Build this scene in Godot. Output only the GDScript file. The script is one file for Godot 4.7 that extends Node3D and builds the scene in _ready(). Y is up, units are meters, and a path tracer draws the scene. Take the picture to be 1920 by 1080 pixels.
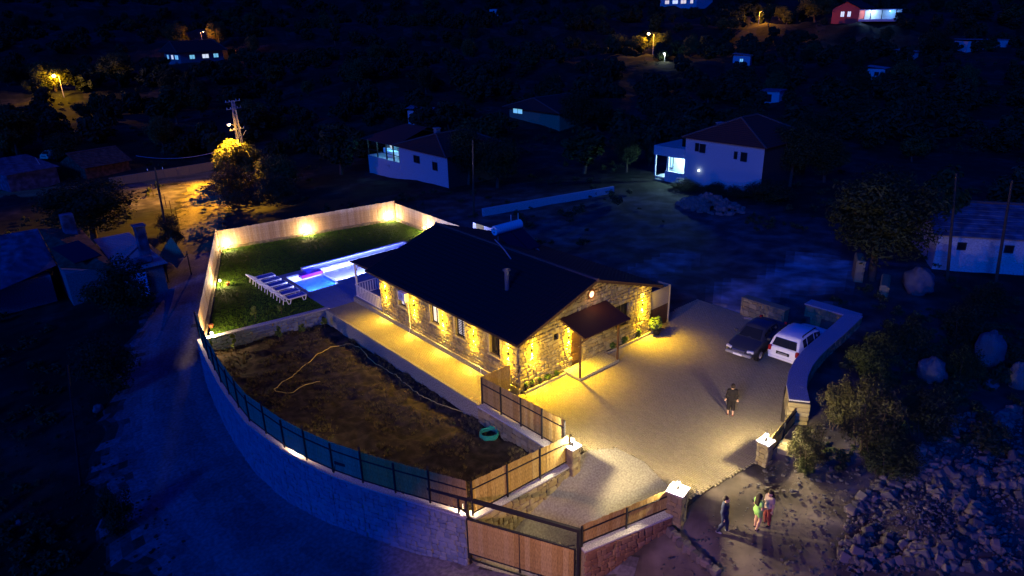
extends Node3D
# A stone villa with a lit terrace, pool and walled forecourt, seen from a drone at night.
# Axes: the villa's long wall lies on x = 0 (running to -z), its entrance gable on z = 0; y = 0 is the forecourt.

var M := {}
var used := {}
var rng := RandomNumberGenerator.new()
var bumps := FastNoiseLite.new()
const EYE := Vector3(-19.96, 18.00, 23.11)
const HEIGHTS := [-13, -6, -3.05, -12.5, -12, -3.05, -13, -18, -3, -12, -24, -2.9, -9, -30, -2.9, -6, -36, -2.8, -3, -42, -2.8, 0, -50, -2.8, 3, -58, -2.8, -14, 2, -3.05, -11.3, 3.5, -2.75, -9, 7, -2.45, -7.2, 9.5, -2.15, -5, 12, -1.55, -3, 12.6, -0.95, -2, 12, -0.6, 0, 12.2, -0.2, 1.5, 11.7, -0.08, 3.2, 12, -0.12, 0, 14, -0.25, 2, 16, 0, 5, 14, 0.1, 6, 12.2, -0.1, 9, 12, 0.25, 12, 11, 0.5, 17, 10.5, 0.6, 21, 7, 0.7, 20, 3, 0.2, 18, 1, -0.04, 17, -2, -0.06, 14, -2, -0.06, 13.5, -6, -0.2, 13.2, -12, -0.5, 13.4, -22, -0.8, 13.4, -30, -1, 8, -35, -1.3, 2, -37, -2.2, -18, -12, -3.1, -22, -6, -3.6, -22, 4, -3.6, -20, -22, -3.6, -17, -36, -3.4, -14, 6, -3, -9, 12, -2.4, -5, 16, -1.5, -2, 19, -0.8, -12, 14, -2.8, -20, 14, -3.4, 5, 18, 0.5, 9, 16.5, 0.9, 12, 15.5, 1, 10, 21, 1.2, 15, 19, 1.1, 17, 13, 0.7, 22, 14, 0.6, 26, 8, 0.5, 30, 12, 0.6, 34, 10, 0.4, 30, 0, 0, 22, -8, -0.3, 30, -14, -0.4, 20, -20, -0.8, 24, -36, -1, 10, -44, -1.6, 2, 20, 0.2, 10, 28, 1.5, 20, 26, 1.5, -79.58, -63.32, -1.6, -37.47, -80.42, -1.6, -4.622, -80.76, -2.6, 16.64, -75.3, -2.6, 36.3, -65.54, -1.6, 53.5, -51.91, -1.6, 67.5, -34.99, -0.3, 77.67, -15.54, -0.3, 83.57, 5.601, -0.3, 83.31, 42.07, -0.3, 65.63, 83.94, -0.3, -105.1, -100.4, 0.5, -44.98, -124.8, 0.5, 1.951, -125.3, 0.5, 32.32, -117.5, 0.5, 60.41, -103.5, 0.5, 84.99, -84.06, 0.5, 105, -59.9, 0.5, 119.5, -32.11, 0.5, 127.9, -1.904, 0.5, 127.6, 50.19, 0.5, 102.3, 110, 0.5, -133.5, -141.5, 4.5, -53.31, -174.1, 4.5, 9.256, -174.7, 4.5, 49.75, -164.3, 4.5, 87.2, -145.8, 4.5, 120, -119.8, 4.5, 146.6, -87.57, 4.5, 166, -50.51, 4.5, 177.2, -10.24, 4.5, 176.8, 59.22, 4.5, 143.1, 139, 4.5, -190.3, -223.8, 13, -69.99, -272.7, 13, 23.86, -273.7, 13, 84.61, -258.1, 13, 140.8, -230.2, 13, 189.9, -191.2, 13, 229.9, -142.9, 13, 259, -87.33, 13, 275.8, -26.92, 13, 275.1, 77.27, 13, 224.6, 196.9, 13, -247.1, -306.1, 25, -86.67, -371.3, 25, 38.47, -372.6, 25, 119.5, -351.8, 25, 194.4, -314.6, 25, 259.9, -262.7, 25, 313.2, -198.2, 25, 351.9, -124.1, 25, 374.4, -43.6, 25, 373.5, 95.32, 25, 306.1, 254.8, 25, -360.7, -470.8, 56, -120, -568.5, 56, 67.69, -570.5, 56, 189.2, -539.3, 56, 301.5, -483.5, 56, 399.8, -405.6, 56, 479.8, -308.9, 56, 537.9, -197.8, 56, 571.6, -76.95, 56, 570.2, 131.4, 56, 469.1, 370.7, 56, -587.8, -800, 130, -186.7, -962.9, 130, 126.1, -966.2, 130, 328.6, -914.2, 130, 515.9, -821.2, 130, 679.7, -691.4, 130, 813, -530.3, 130, 909.8, -345, 130, 966, -143.7, 130, 963.6, 203.6, 130, 795.2, 602.4, 130]
var hx := PackedFloat32Array()

# ---------------------------------------------------------------- geometry collector
class Geo:
	var v := PackedVector3Array()
	var n := PackedVector3Array()
	var c := PackedColorArray()
	var col := Color(1, 1, 1)
	func tri(a: Vector3, b: Vector3, d: Vector3) -> void:
		var nn := (b - a).cross(d - a).normalized()
		v.append(a); v.append(d); v.append(b)
		for i in 3:
			n.append(nn); c.append(col)
	func quad(a: Vector3, b: Vector3, d: Vector3, e: Vector3) -> void:
		tri(a, b, d); tri(a, d, e)
	func trin(a: Vector3, b: Vector3, d: Vector3, na: Vector3, nb: Vector3, nd: Vector3) -> void:
		v.append(a); v.append(d); v.append(b)
		n.append(na); n.append(nd); n.append(nb)
		for i in 3: c.append(col)
	func face(p: Array, centre: Vector3) -> void:
		var m := Vector3.ZERO
		for q in p: m += q
		m /= p.size()
		var nn: Vector3 = (p[1] - p[0]).cross(p[2] - p[0])
		var flip: bool = nn.dot(m - centre) < 0.0
		for i in range(1, p.size() - 1):
			if flip: tri(p[0], p[i + 1], p[i])
			else: tri(p[0], p[i], p[i + 1])
	func box(t: Transform3D, s: Vector3) -> void:
		var h := s / 2
		var k := []
		for i in 8: k.append(t * Vector3(h.x if i & 1 else -h.x, h.y if i & 2 else -h.y, h.z if i & 4 else -h.z))
		for f in [[0, 2, 3, 1], [4, 5, 7, 6], [0, 1, 5, 4], [2, 6, 7, 3], [0, 4, 6, 2], [1, 3, 7, 5]]:
			face([k[f[0]], k[f[1]], k[f[2]], k[f[3]]], t.origin)
	func span(a: Vector3, b: Vector3) -> void:   # axis aligned box between two corners
		box(Transform3D(Basis(), (a + b) / 2), (b - a).abs())
	# box with chamfered edges, its corners shaken by wob
	func cbox(t: Transform3D, s: Vector3, ch: float, wob := 0.0, r: RandomNumberGenerator = null) -> void:
		var p := {}
		for i in 8:
			var g := Vector3(1 if i & 1 else -1, 1 if i & 2 else -1, 1 if i & 4 else -1)
			var q := g * s / 2
			if wob > 0: q += Vector3(r.randf_range(-wob, wob), r.randf_range(-wob, wob), r.randf_range(-wob, wob)) * s
			var cut := Vector3.ONE * ch
			p[i * 3] = t * (q - g * Vector3(0, cut.y, cut.z))
			p[i * 3 + 1] = t * (q - g * Vector3(cut.x, 0, cut.z))
			p[i * 3 + 2] = t * (q - g * Vector3(cut.x, cut.y, 0))
		var o := t.origin
		for a in 3:
			var b := (a + 1) % 3
			var d := (a + 2) % 3
			for sgn in 2:
				var base := (1 << a) * sgn
				var q := [base, base | (1 << b), base | (1 << b) | (1 << d), base | (1 << d)]
				face([p[q[0] * 3 + a], p[q[1] * 3 + a], p[q[2] * 3 + a], p[q[3] * 3 + a]], o)
			for e in 4:
				var i := ((1 << b) if e & 1 else 0) | ((1 << d) if e & 2 else 0)
				var j := i | (1 << a)
				face([p[i * 3 + b], p[j * 3 + b], p[j * 3 + d], p[i * 3 + d]], o)
		for i in 8: face([p[i * 3], p[i * 3 + 1], p[i * 3 + 2]], o)
	func cyl(a: Vector3, b: Vector3, ra: float, rb: float, seg := 10, caps := true) -> void:
		var ax := (b - a).normalized()
		var u := ax.cross(Vector3.RIGHT if absf(ax.x) < 0.8 else Vector3.UP).normalized()
		var w := ax.cross(u)
		for i in seg:
			var t0 := TAU * i / seg
			var t1 := TAU * (i + 1) / seg
			var d0 := u * cos(t0) + w * sin(t0)
			var d1 := u * cos(t1) + w * sin(t1)
			trin(a + d0 * ra, a + d1 * ra, b + d1 * rb, d0, d1, d1)
			trin(a + d0 * ra, b + d1 * rb, b + d0 * rb, d0, d1, d0)
			if caps:
				tri(a, a + d1 * ra, a + d0 * ra); tri(b, b + d0 * rb, b + d1 * rb)
	func bar(a: Vector3, b: Vector3, w: float, h := -1.0) -> void:   # square bar from a to b
		var ax := b - a
		var z := ax.normalized()
		var x := (Vector3.UP if absf(z.y) < 0.95 else Vector3.RIGHT).cross(z).normalized()
		box(Transform3D(Basis(x, z.cross(x), z), (a + b) / 2), Vector3(w, w if h < 0 else h, ax.length()))
	func tube(p: Array, r: float, seg := 6) -> void:
		for i in p.size() - 1: cyl(p[i], p[i + 1], r, r, seg, i == 0 or i == p.size() - 2)
	func ball(o: Vector3, r: Vector3, nu := 12, nv := 8) -> void:
		var g := []
		for j in nv + 1:
			var row := []
			for i in nu + 1:
				var t := -TAU * i / nu
				var f := PI * j / nv
				row.append(o + Vector3(sin(f) * cos(t), cos(f), sin(f) * sin(t)) * r)
			g.append(row)
		grid(g)
	func grid(g: Array, tints := []) -> void:   # smooth sheet over rows of points
		var nr := g.size()
		var nc: int = g[0].size()
		var nn := []
		for j in nr:
			var row := PackedVector3Array()
			for i in nc:
				var a: Vector3 = g[j][mini(i + 1, nc - 1)] - g[j][maxi(i - 1, 0)]
				var b: Vector3 = g[mini(j + 1, nr - 1)][i] - g[maxi(j - 1, 0)][i]
				row.append(b.cross(a).normalized())
			nn.append(row)
		for j in nr - 1:
			for i in nc - 1:
				if tints: col = tints[j][i]
				trin(g[j][i], g[j + 1][i], g[j + 1][i + 1], nn[j][i], nn[j + 1][i], nn[j + 1][i + 1])
				trin(g[j][i], g[j + 1][i + 1], g[j][i + 1], nn[j][i], nn[j + 1][i + 1], nn[j][i + 1])
	func poly(p: PackedVector2Array, y: float, down := 0.0) -> void:   # flat polygon in x, z with sides
		var ix := Geometry2D.triangulate_polygon(p)
		for i in range(0, ix.size(), 3):
			var q := [ix[i], ix[i + 1], ix[i + 2]]
			var w := []
			for k in q: w.append(Vector3(p[k].x, y, p[k].y))
			face(w, w[0] - Vector3(0, 1, 0))
		if down > 0:
			var cw := 1.0
			var area := 0.0
			for i in p.size(): area += p[i].cross(p[(i + 1) % p.size()])
			for i in p.size():
				var a := Vector3(p[i].x, y, p[i].y)
				var b := Vector3(p[(i + 1) % p.size()].x, y, p[(i + 1) % p.size()].y)
				var d := Vector3(0, -down, 0)
				if area > 0: quad(a, b, b + d, a + d)
				else: quad(b, a, a + d, b + d)
	func add(m: Geo, t: Transform3D) -> void:
		var nb := t.basis.inverse().transposed()
		for i in m.v.size():
			v.append(t * m.v[i]); n.append((nb * m.n[i]).normalized()); c.append(m.c[i])
	func mesh(colours := false) -> ArrayMesh:
		var a := []
		a.resize(Mesh.ARRAY_MAX)
		a[Mesh.ARRAY_VERTEX] = v
		a[Mesh.ARRAY_NORMAL] = n
		if colours: a[Mesh.ARRAY_COLOR] = c
		var m := ArrayMesh.new()
		m.add_surface_from_arrays(Mesh.PRIMITIVE_TRIANGLES, a)
		return m

# ---------------------------------------------------------------- scene helpers
func at(x: float, y: float, z: float, turn := 0.0) -> Transform3D:
	return Transform3D(Basis(Vector3.UP, turn), Vector3(x, y, z))

func numbered(called: String) -> String:
	var k: int = used.get(called, -1) + 1
	used[called] = k
	return called if k == 0 else "%s_%03d" % [called, k]

func tag(o: Node3D, label: String, category: String, group := "", kind := "") -> Node3D:
	if label: o.set_meta("label", label)
	if category: o.set_meta("category", category)
	if group: o.set_meta("group", group)
	if kind: o.set_meta("kind", kind)
	return o

func thing(called: String, label: String, category: String, where := Vector3.ZERO, turn := 0.0, group := "") -> Node3D:
	var o := Node3D.new()
	o.name = numbered(called)
	add_child(o)
	o.position = where
	o.rotation.y = turn
	tag(o, label, category, group)
	return o

func obj(called: String, g, m: Material, parent: Node3D = null, t := Transform3D()) -> MeshInstance3D:
	var o := MeshInstance3D.new()
	o.mesh = g.mesh() if g is Geo else g
	o.material_override = m
	o.transform = t
	if parent:
		o.name = called
		parent.add_child(o, true)
	else:
		o.name = numbered(called)
		add_child(o)
	return o

func setting(called: String, label: String, g, m: Material, kind := "structure") -> MeshInstance3D:
	var o := obj(called, g, m)
	tag(o, label, "", "", kind)
	return o

func copy(o: Node3D, where: Vector3, turn: float, label := "", size := 1.0) -> Node3D:
	var base: String = str(o.name)
	var cut := RegEx.create_from_string("_\\d{3}$")
	base = cut.sub(base, "")
	var r: Node3D = o.duplicate()
	r.name = numbered(base)
	add_child(r)
	r.position = where
	r.rotation.y = turn
	r.scale = Vector3.ONE * size
	if label: r.set_meta("label", label)
	return r

func lin(r: float, g: float, b: float) -> Color:
	return Color(r, g, b).linear_to_srgb()

func tex(kind: int, freq: float, octaves: int, lo: float, hi: float, s: int, size := 512) -> NoiseTexture2D:
	var f := FastNoiseLite.new()
	f.noise_type = kind
	f.seed = s
	f.frequency = freq
	f.fractal_octaves = octaves
	var r := Gradient.new()
	r.set_color(0, Color(lo, lo, lo))
	r.set_color(1, Color(hi, hi, hi))
	var t := NoiseTexture2D.new()
	t.width = size
	t.height = size
	t.seamless = true
	t.noise = f
	t.color_ramp = r
	return t

var T := {}
func mk(key: String, c: Color, rough := 0.9, t := "", s := Vector3.ONE, relief := 0.0, relief_tex := "fine") -> StandardMaterial3D:
	var m := StandardMaterial3D.new()
	m.resource_name = key
	m.albedo_color = c
	m.roughness = rough
	m.metallic_specular = 0.3
	if t or relief > 0:
		m.uv1_triplanar = true
		m.uv1_world_triplanar = true
		m.uv1_scale = s
	if t: m.albedo_texture = T[t]
	if relief > 0:
		m.heightmap_enabled = true
		m.heightmap_texture = T[relief_tex]
		m.heightmap_scale = relief
	M[key] = m
	return m

func glow(key: String, c: Color, power: float) -> StandardMaterial3D:
	var m := StandardMaterial3D.new()
	m.resource_name = key
	m.albedo_color = Color(0.8, 0.8, 0.8)
	m.emission_enabled = true
	m.emission = c
	m.emission_energy_multiplier = power
	M[key] = m
	return m

func omni(called: String, p: Vector3, c: Color, e: float, size := 0.05, parent: Node3D = null) -> OmniLight3D:
	var l := OmniLight3D.new()
	l.name = called
	l.light_color = c
	l.light_energy = e
	l.light_size = size
	l.omni_range = 60
	l.omni_attenuation = 2
	l.shadow_enabled = true
	if parent: parent.add_child(l, true)
	else: add_child(l, true)
	l.position = p
	return l

func aimed(dx: float, dy: float, dz: float) -> Vector3:
	return Vector3(dx, dy, dz).normalized()

func spot(called: String, p: Vector3, dir: Vector3, c: Color, e: float, angle: float, soft: float, parent: Node3D) -> SpotLight3D:
	var l := SpotLight3D.new()
	l.name = called
	l.light_color = c
	l.light_energy = e
	l.light_size = 0.03
	l.spot_range = 40
	l.spot_attenuation = 2
	l.spot_angle = angle
	l.spot_angle_attenuation = soft
	l.shadow_enabled = true
	parent.add_child(l, true)
	l.position = p
	var x := dir.cross(Vector3.RIGHT if absf(dir.x) < 0.8 else Vector3.UP).normalized()
	l.basis = Basis(x, (-dir).cross(x), -dir)
	return l

func ground_at(x: float, z: float) -> float:
	var s := 0.0
	var w := 0.0
	for i in range(0, hx.size(), 3):
		var dx := hx[i] - x
		var dz := hx[i + 1] - z
		var d := dx * dx + dz * dz
		var k := 1.0 / (d * d + 1.0)
		s += k * hx[i + 2]
		w += k
	return s / w

func on_ground(x: float, z: float, up := 0.0) -> Vector3:
	return Vector3(x, ground_at(x, z) + up, z)

# ---------------------------------------------------------------- stones and planks
var stones: Array[Geo] = []
var stone_mesh: Array[ArrayMesh] = []
var stone_mats: Array = []
var pale_stone: Array = []
var red_stone: Array = []
var pale_plank: Array = []

func make_stones() -> void:
	for i in 10:
		var g := Geo.new()
		g.cbox(Transform3D(), Vector3.ONE, rng.randf_range(0.09, 0.2), 0.09, rng)
		stones.append(g)
		stone_mesh.append(g.mesh())

# Lays stones over a wall face from a to b (feet of the face), from y0 up to top(u); out is the side they face. Stones past `most` become one joined part.
func lay_stones(parent: Node3D, a: Vector3, b: Vector3, out: Vector3, top: Callable, course: float, mats: Array, most: int, holes := [], bottom = null) -> void:
	var ax := b - a
	ax.y = 0
	var length := ax.length()
	ax = ax.normalized()
	var places := []
	var v := 0.0
	var row := 0
	while v < 8.0:
		var h := course * rng.randf_range(0.8, 1.25)
		var u := rng.randf_range(-0.25, 0.0)
		var any := false
		while u < length:
			var w := course * rng.randf_range(0.8, 2.0)
			var u0 := maxf(u, 0.0)
			var u1 := minf(u + w, length)
			u += w
			if u1 - u0 < 0.08: continue
			var um := (u0 + u1) / 2
			var lo := a.y if bottom == null else float(bottom.call(um))
			var hi: float = top.call(um)
			var y0 := a.y + v
			if y0 > hi - 0.06: continue
			any = true
			var y1 := minf(y0 + h, hi)
			if hi - y1 < 0.08: y1 = hi
			if y1 < lo: continue
			var skip := false
			for q in holes:
				if um > q[0] - 0.1 and um < q[1] + 0.1 and (y0 + y1) / 2 > q[2] - 0.06 and (y0 + y1) / 2 < q[3] + 0.06: skip = true
			if skip: continue
			var p := Vector3(a.x, (y0 + y1) / 2, a.z) + ax * um + out * rng.randf_range(-0.05, -0.025)
			var s := Vector3((u1 - u0) * 0.975, (y1 - y0) * 0.965, 0.16)
			var bs := Basis(ax, Vector3.UP, ax.cross(Vector3.UP)) * Basis(Vector3.BACK, rng.randf_range(-0.06, 0.06))
			places.append([Transform3D(bs * Basis.from_scale(s), p), rng.randi() % stones.size(), rng.randi() % mats.size()])
		if not any and v > 0.3: break
		v += h
		row += 1
	places.sort_custom(func(x, y): return x[0].origin.distance_squared_to(EYE) < y[0].origin.distance_squared_to(EYE))
	var rest := {}
	for i in places.size():
		var p = places[i]
		if i < most: obj("stone", stone_mesh[p[1]], mats[p[2]], parent, p[0])
		else:
			if not rest.has(p[2]): rest[p[2]] = Geo.new()
			rest[p[2]].add(stones[p[1]], p[0])
	for k in rest:
		var o := obj("stonework", rest[k], mats[k], parent)
		o.set_meta("kind", "stuff")

# A fence of upright planks from a to b; posts and rails stand on the side `out`.
var plank_mesh: Array[ArrayMesh] = []
func fence(called: String, label: String, a: Vector3, b: Vector3, height: float, plank: float, post_gap: float, out: Vector3, mats: Array, slope := 0.0, rails := true, uneven := 0.03, group := "", post_up := 0.1) -> Node3D:
	var o := thing(called, label, "fence", a, 0.0, group)
	fence_run(o, Vector3.ZERO, b - a, height, plank, post_gap, out, mats, slope, rails, uneven, post_up)
	return o

func fence_run(o: Node3D, a: Vector3, b: Vector3, height: float, plank: float, post_gap: float, out: Vector3, mats: Array, slope := 0.0, rails := true, uneven := 0.03, post_up := 0.1) -> void:
	if plank_mesh.is_empty():
		for i in 5:
			var g := Geo.new()
			g.cbox(Transform3D(), Vector3.ONE, 0.03, 0.012, rng)
			plank_mesh.append(g.mesh())
	var d := b - a
	var flat := Vector3(d.x, 0, d.z)
	var ax := flat.normalized()
	var n := maxi(1, int(round(flat.length() / plank)))
	var bs := Basis(ax, Vector3.UP, ax.cross(Vector3.UP))
	for i in n:
		var f := (i + 0.5) / n
		var h := height + slope * f + rng.randf_range(-uneven, uneven)
		var p := a + d * f + Vector3(0, 0.06 + h / 2, 0) + out * rng.randf_range(-0.008, 0.004)
		obj("plank", plank_mesh[rng.randi() % 5], mats[rng.randi() % mats.size()], o, Transform3D(bs * Basis.from_scale(Vector3(flat.length() / n * 0.955, h, 0.022)), p))
	if not rails: return
	for y in [0.12, height * 0.78]:
		var g := Geo.new()
		g.bar(a + out * 0.03 + Vector3(0, y, 0), b + out * 0.03 + Vector3(0, y + (slope if y > 0.5 else 0.0), 0), 0.035, 0.045)
		obj("rail", g, M.steel, o)
	var posts := maxi(1, int(round(flat.length() / post_gap)))
	for i in posts + (0 if post_gap >= 5.0 else 1):
		var p := a + d * (float(i) / posts) + out * 0.05
		var g := Geo.new()
		g.bar(p, p + Vector3(0, height + post_up + slope * float(i) / posts, 0), 0.06)
		obj("post", g, M.steel, o)

# ---------------------------------------------------------------- walls with openings, in the plane x (along) - y, thickness towards -z
func pierced(g: Geo, length: float, height: float, thick: float, holes: Array, t: Transform3D) -> void:
	var xs := [0.0, length]
	for h in holes: xs.append_array([h[0], h[1]])
	xs.sort()
	for i in xs.size() - 1:
		var a: float = xs[i]
		var b: float = xs[i + 1]
		if b - a < 0.005: continue
		var m := (a + b) / 2
		var y := 0.0
		var cuts := []
		for h in holes:
			if m > h[0] and m < h[1]: cuts.append(h)
		cuts.sort_custom(func(p, q): return p[2] < q[2])
		for h in cuts:
			if h[2] - y > 0.005: g.box(t * at(m, (y + h[2]) / 2, -thick / 2), Vector3(b - a, h[2] - y, thick))
			y = h[3]
		if height - y > 0.005: g.box(t * at(m, (y + height) / 2, -thick / 2), Vector3(b - a, height - y, thick))

# window set in an opening; t maps x along the wall, y up, +z outwards
func window(parent: Node3D, t: Transform3D, w: float, h: float, frame: Material, pane: Material, leaves := 2, called := "window") -> MeshInstance3D:
	var g := Geo.new()
	for s in [-1, 1]:
		g.box(t * at(s * (w / 2 - 0.03), 0, 0), Vector3(0.06, h, 0.07))
		g.box(t * at(0, s * (h / 2 - 0.03), 0), Vector3(w - 0.12, 0.06, 0.07))
	for i in range(1, leaves): g.box(t * at(-w / 2 + w * i / leaves, 0, 0), Vector3(0.06, h - 0.12, 0.06))
	var o := obj(called, g, frame, parent)
	var p := Geo.new()
	p.box(t * at(0, 0, -0.02), Vector3(w - 0.1, h - 0.1, 0.012))
	obj("pane", p, pane, o)
	return o

const YELLOW := [1.0, 0.6, 0.012]
const SODIUM := [1.0, 0.45, 0.02]
const WARM := [1.0, 0.78, 0.42]
const PEACH := [1.0, 0.66, 0.32]
const CYAN := [0.28, 0.75, 1.0]
func C(a: Array) -> Color:
	return lin(a[0], a[1], a[2])

func _ready() -> void:
	rng.seed = 7
	bumps.seed = 5
	bumps.frequency = 0.05
	bumps.fractal_octaves = 4
	hx = PackedFloat32Array(HEIGHTS)
	# camera
	var cam := Camera3D.new()
	cam.name = "camera"
	cam.fov = 45.12
	cam.near = 0.5
	cam.far = 3000
	add_child(cam)
	cam.transform = Transform3D(Basis(Vector3(0.75518, -0.02348, 0.65510), Vector3(0.26093, 0.92754, -0.26755), Vector3(-0.60135, 0.37299, 0.70658)), EYE)
	cam.current = true
	# night sky, moon
	var sky_m := ProceduralSkyMaterial.new()
	sky_m.sky_top_color = lin(0.0, 0.010, 0.25)
	sky_m.sky_horizon_color = lin(0.0, 0.012, 0.28)
	sky_m.ground_bottom_color = lin(0.0, 0.001, 0.02)
	sky_m.ground_horizon_color = lin(0.0, 0.001, 0.02)
	sky_m.sun_angle_max = 1.0
	var sky := Sky.new()
	sky.sky_material = sky_m
	var env := Environment.new()
	env.background_mode = Environment.BG_SKY
	env.sky = sky
	env.tonemap_mode = Environment.TONE_MAPPER_LINEAR
	env.tonemap_exposure = 1.0
	env.sdfgi_enabled = true
	env.ssao_enabled = true
	env.ssil_enabled = true
	var we := WorldEnvironment.new()
	we.name = "environment"
	we.environment = env
	add_child(we)
	var moon := DirectionalLight3D.new()
	moon.name = "moon"
	moon.light_color = lin(0.0, 0.10, 1.0)
	moon.light_energy = 0.5
	moon.light_angular_distance = 10
	moon.shadow_enabled = true
	moon.sky_mode = DirectionalLight3D.SKY_MODE_LIGHT_ONLY
	add_child(moon)
	moon.look_at_from_position(Vector3(-60, 30, 24), Vector3.ZERO)

	materials()
	make_stones()
	terrain()
	compound_floors()
	villa()
	enclosure()
	pool_garden()
	yard_things()
	vehicles()
	people()
	neighbours()
	vegetation()
	rubble()
	street_furniture()

func materials() -> void:
	T.fine = tex(FastNoiseLite.TYPE_SIMPLEX_SMOOTH, 0.05, 4, 0.62, 1.0, 1)
	T.blotch = tex(FastNoiseLite.TYPE_SIMPLEX, 0.008, 5, 0.45, 1.0, 2)
	T.grain = tex(FastNoiseLite.TYPE_SIMPLEX_SMOOTH, 0.02, 5, 0.55, 1.0, 3)
	T.cells = tex(FastNoiseLite.TYPE_CELLULAR, 0.06, 2, 0.3, 1.0, 4)
	mk("earth", Color(1, 1, 1), 0.95, "blotch", Vector3.ONE * 0.09, 6.0, "blotch").vertex_color_use_as_albedo = true
	mk("dirt_road", lin(0.27, 0.26, 0.31), 0.95, "fine", Vector3.ONE * 0.16, 1.5)
	mk("lamplit_dirt", lin(0.36, 0.29, 0.12), 0.95, "fine", Vector3.ONE * 0.16, 1.5)  # same road dirt, with the lamp's golden light put into the colour
	mk("field_wall", lin(0.42, 0.34, 0.18), 0.9, "fine", Vector3.ONE * 0.5, 1.0)
	mk("gravel", lin(0.24, 0.19, 0.15), 0.95, "blotch", Vector3.ONE * 0.35, 6.0, "fine")
	mk("soil", lin(0.065, 0.048, 0.036), 0.98, "blotch", Vector3.ONE * 0.3, 6.0)
	mk("concrete", lin(0.38, 0.36, 0.27), 0.9, "fine", Vector3.ONE * 0.35, 0.5)
	mk("cap", lin(0.47, 0.47, 0.52), 0.85, "fine", Vector3.ONE * 0.5, 0.4)
	mk("paver_bed", lin(0.2, 0.18, 0.09), 0.95, "fine", Vector3.ONE * 0.6)
	var pv := mk("paver", lin(0.42, 0.37, 0.23), 0.85, "fine", Vector3.ONE * 0.7)
	pv.vertex_color_use_as_albedo = true
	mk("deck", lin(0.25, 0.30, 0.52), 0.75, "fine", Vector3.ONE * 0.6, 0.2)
	mk("lawn", lin(0.045, 0.11, 0.01), 0.98, "blotch", Vector3.ONE * 0.35, 3.0)
	var gr := mk("blade", lin(0.9, 0.9, 0.9), 0.9)
	gr.vertex_color_use_as_albedo = true
	mk("mortar", lin(0.40, 0.34, 0.18), 0.95, "fine", Vector3.ONE * 1.5, 1.0)
	for i in 5:
		var c: Array = [[0.42, 0.35, 0.18], [0.35, 0.29, 0.15], [0.46, 0.40, 0.22], [0.39, 0.31, 0.15], [0.29, 0.25, 0.15]][i]
		mk("stone_%d" % i, lin(c[0], c[1], c[2]), 0.9, "fine", Vector3.ONE * 2.2, 2.0)
		stone_mats.append(M["stone_%d" % i])
	for i in 4:
		var c: Array = [[0.24, 0.29, 0.40], [0.28, 0.33, 0.44], [0.21, 0.26, 0.37], [0.30, 0.34, 0.43]][i]
		pale_stone.append(mk("pale_stone_%d" % i, lin(c[0], c[1], c[2]), 0.9, "fine", Vector3.ONE * 2.2, 2.0))
		c = [[0.30, 0.17, 0.10], [0.36, 0.22, 0.13], [0.26, 0.14, 0.085], [0.33, 0.2, 0.14]][i]
		red_stone.append(mk("red_stone_%d" % i, lin(c[0], c[1], c[2]), 0.9, "fine", Vector3.ONE * 2.2, 2.0))
		c = [[0.72, 0.53, 0.32], [0.66, 0.47, 0.27], [0.74, 0.56, 0.36], [0.62, 0.43, 0.24]][i]
		pale_plank.append(mk("pale_plank_%d" % i, lin(c[0], c[1], c[2]), 0.75, "grain", Vector3(4, 0.45, 4)))
	mk("plaster", lin(0.52, 0.46, 0.30), 0.9, "fine", Vector3.ONE * 0.8, 0.5)
	mk("roof_tile", lin(0.085, 0.04, 0.034), 0.85, "fine", Vector3.ONE * 1.2, 1.0)
	mk("ridge_tile", lin(0.16, 0.10, 0.09), 0.8, "fine", Vector3.ONE * 1.2)
	mk("timber", lin(0.14, 0.075, 0.035), 0.75, "grain", Vector3(2, 2, 2))
	mk("canopy_wood", lin(0.10, 0.045, 0.025), 0.7, "grain", Vector3(1.0, 6, 6))
	mk("white_paint", lin(0.72, 0.70, 0.68), 0.6)
	mk("steel", lin(0.018, 0.018, 0.022), 0.55)
	mk("dark_frame", lin(0.03, 0.025, 0.022), 0.45)
	for i in 4:
		var c: Array = [[0.60, 0.43, 0.14], [0.56, 0.39, 0.12], [0.63, 0.47, 0.17], [0.50, 0.34, 0.10]][i]
		mk("plank_%d" % i, lin(c[0], c[1], c[2]), 0.75, "grain", Vector3(4, 0.45, 4))
	for i in 3:
		var c: Array = [[0.13, 0.40, 0.24], [0.11, 0.36, 0.21], [0.15, 0.44, 0.26]][i]
		mk("panel_%d" % i, lin(c[0], c[1], c[2]), 0.7, "grain", Vector3(4, 0.45, 4))
	var gl := mk("dark_glass", lin(0.012, 0.014, 0.016), 0.08)
	gl.metallic_specular = 0.5
	mk("metal", lin(0.5, 0.5, 0.52), 0.35).metallic = 0.9
	mk("old_flue", lin(0.10, 0.10, 0.13), 0.7)
	mk("unlit_side", lin(0.05, 0.05, 0.05), 0.95, "fine", Vector3.ONE * 0.4)  # near black, carries the painted shade on two house sides
	mk("galvanised", lin(0.42, 0.42, 0.45), 0.5).metallic = 0.5
	mk("plastic_white", lin(0.75, 0.75, 0.76), 0.45)
	mk("sling", lin(0.05, 0.11, 0.45), 0.6)
	mk("rubber", lin(0.015, 0.015, 0.015), 0.8)
	mk("black_panel", lin(0.01, 0.012, 0.025), 0.15)
	mk("bark", lin(0.12, 0.085, 0.06), 0.95, "fine", Vector3.ONE * 2.0, 2.0)
	mk("render_white", lin(0.66, 0.66, 0.66), 0.9, "fine", Vector3.ONE * 0.3)
	mk("render_grey", lin(0.3, 0.3, 0.3), 0.9, "fine", Vector3.ONE * 0.3)
	mk("red_tile", lin(0.19, 0.05, 0.035), 0.85, "fine", Vector3.ONE * 0.8)
	mk("red_paint", lin(0.42, 0.07, 0.05), 0.8)
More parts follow.
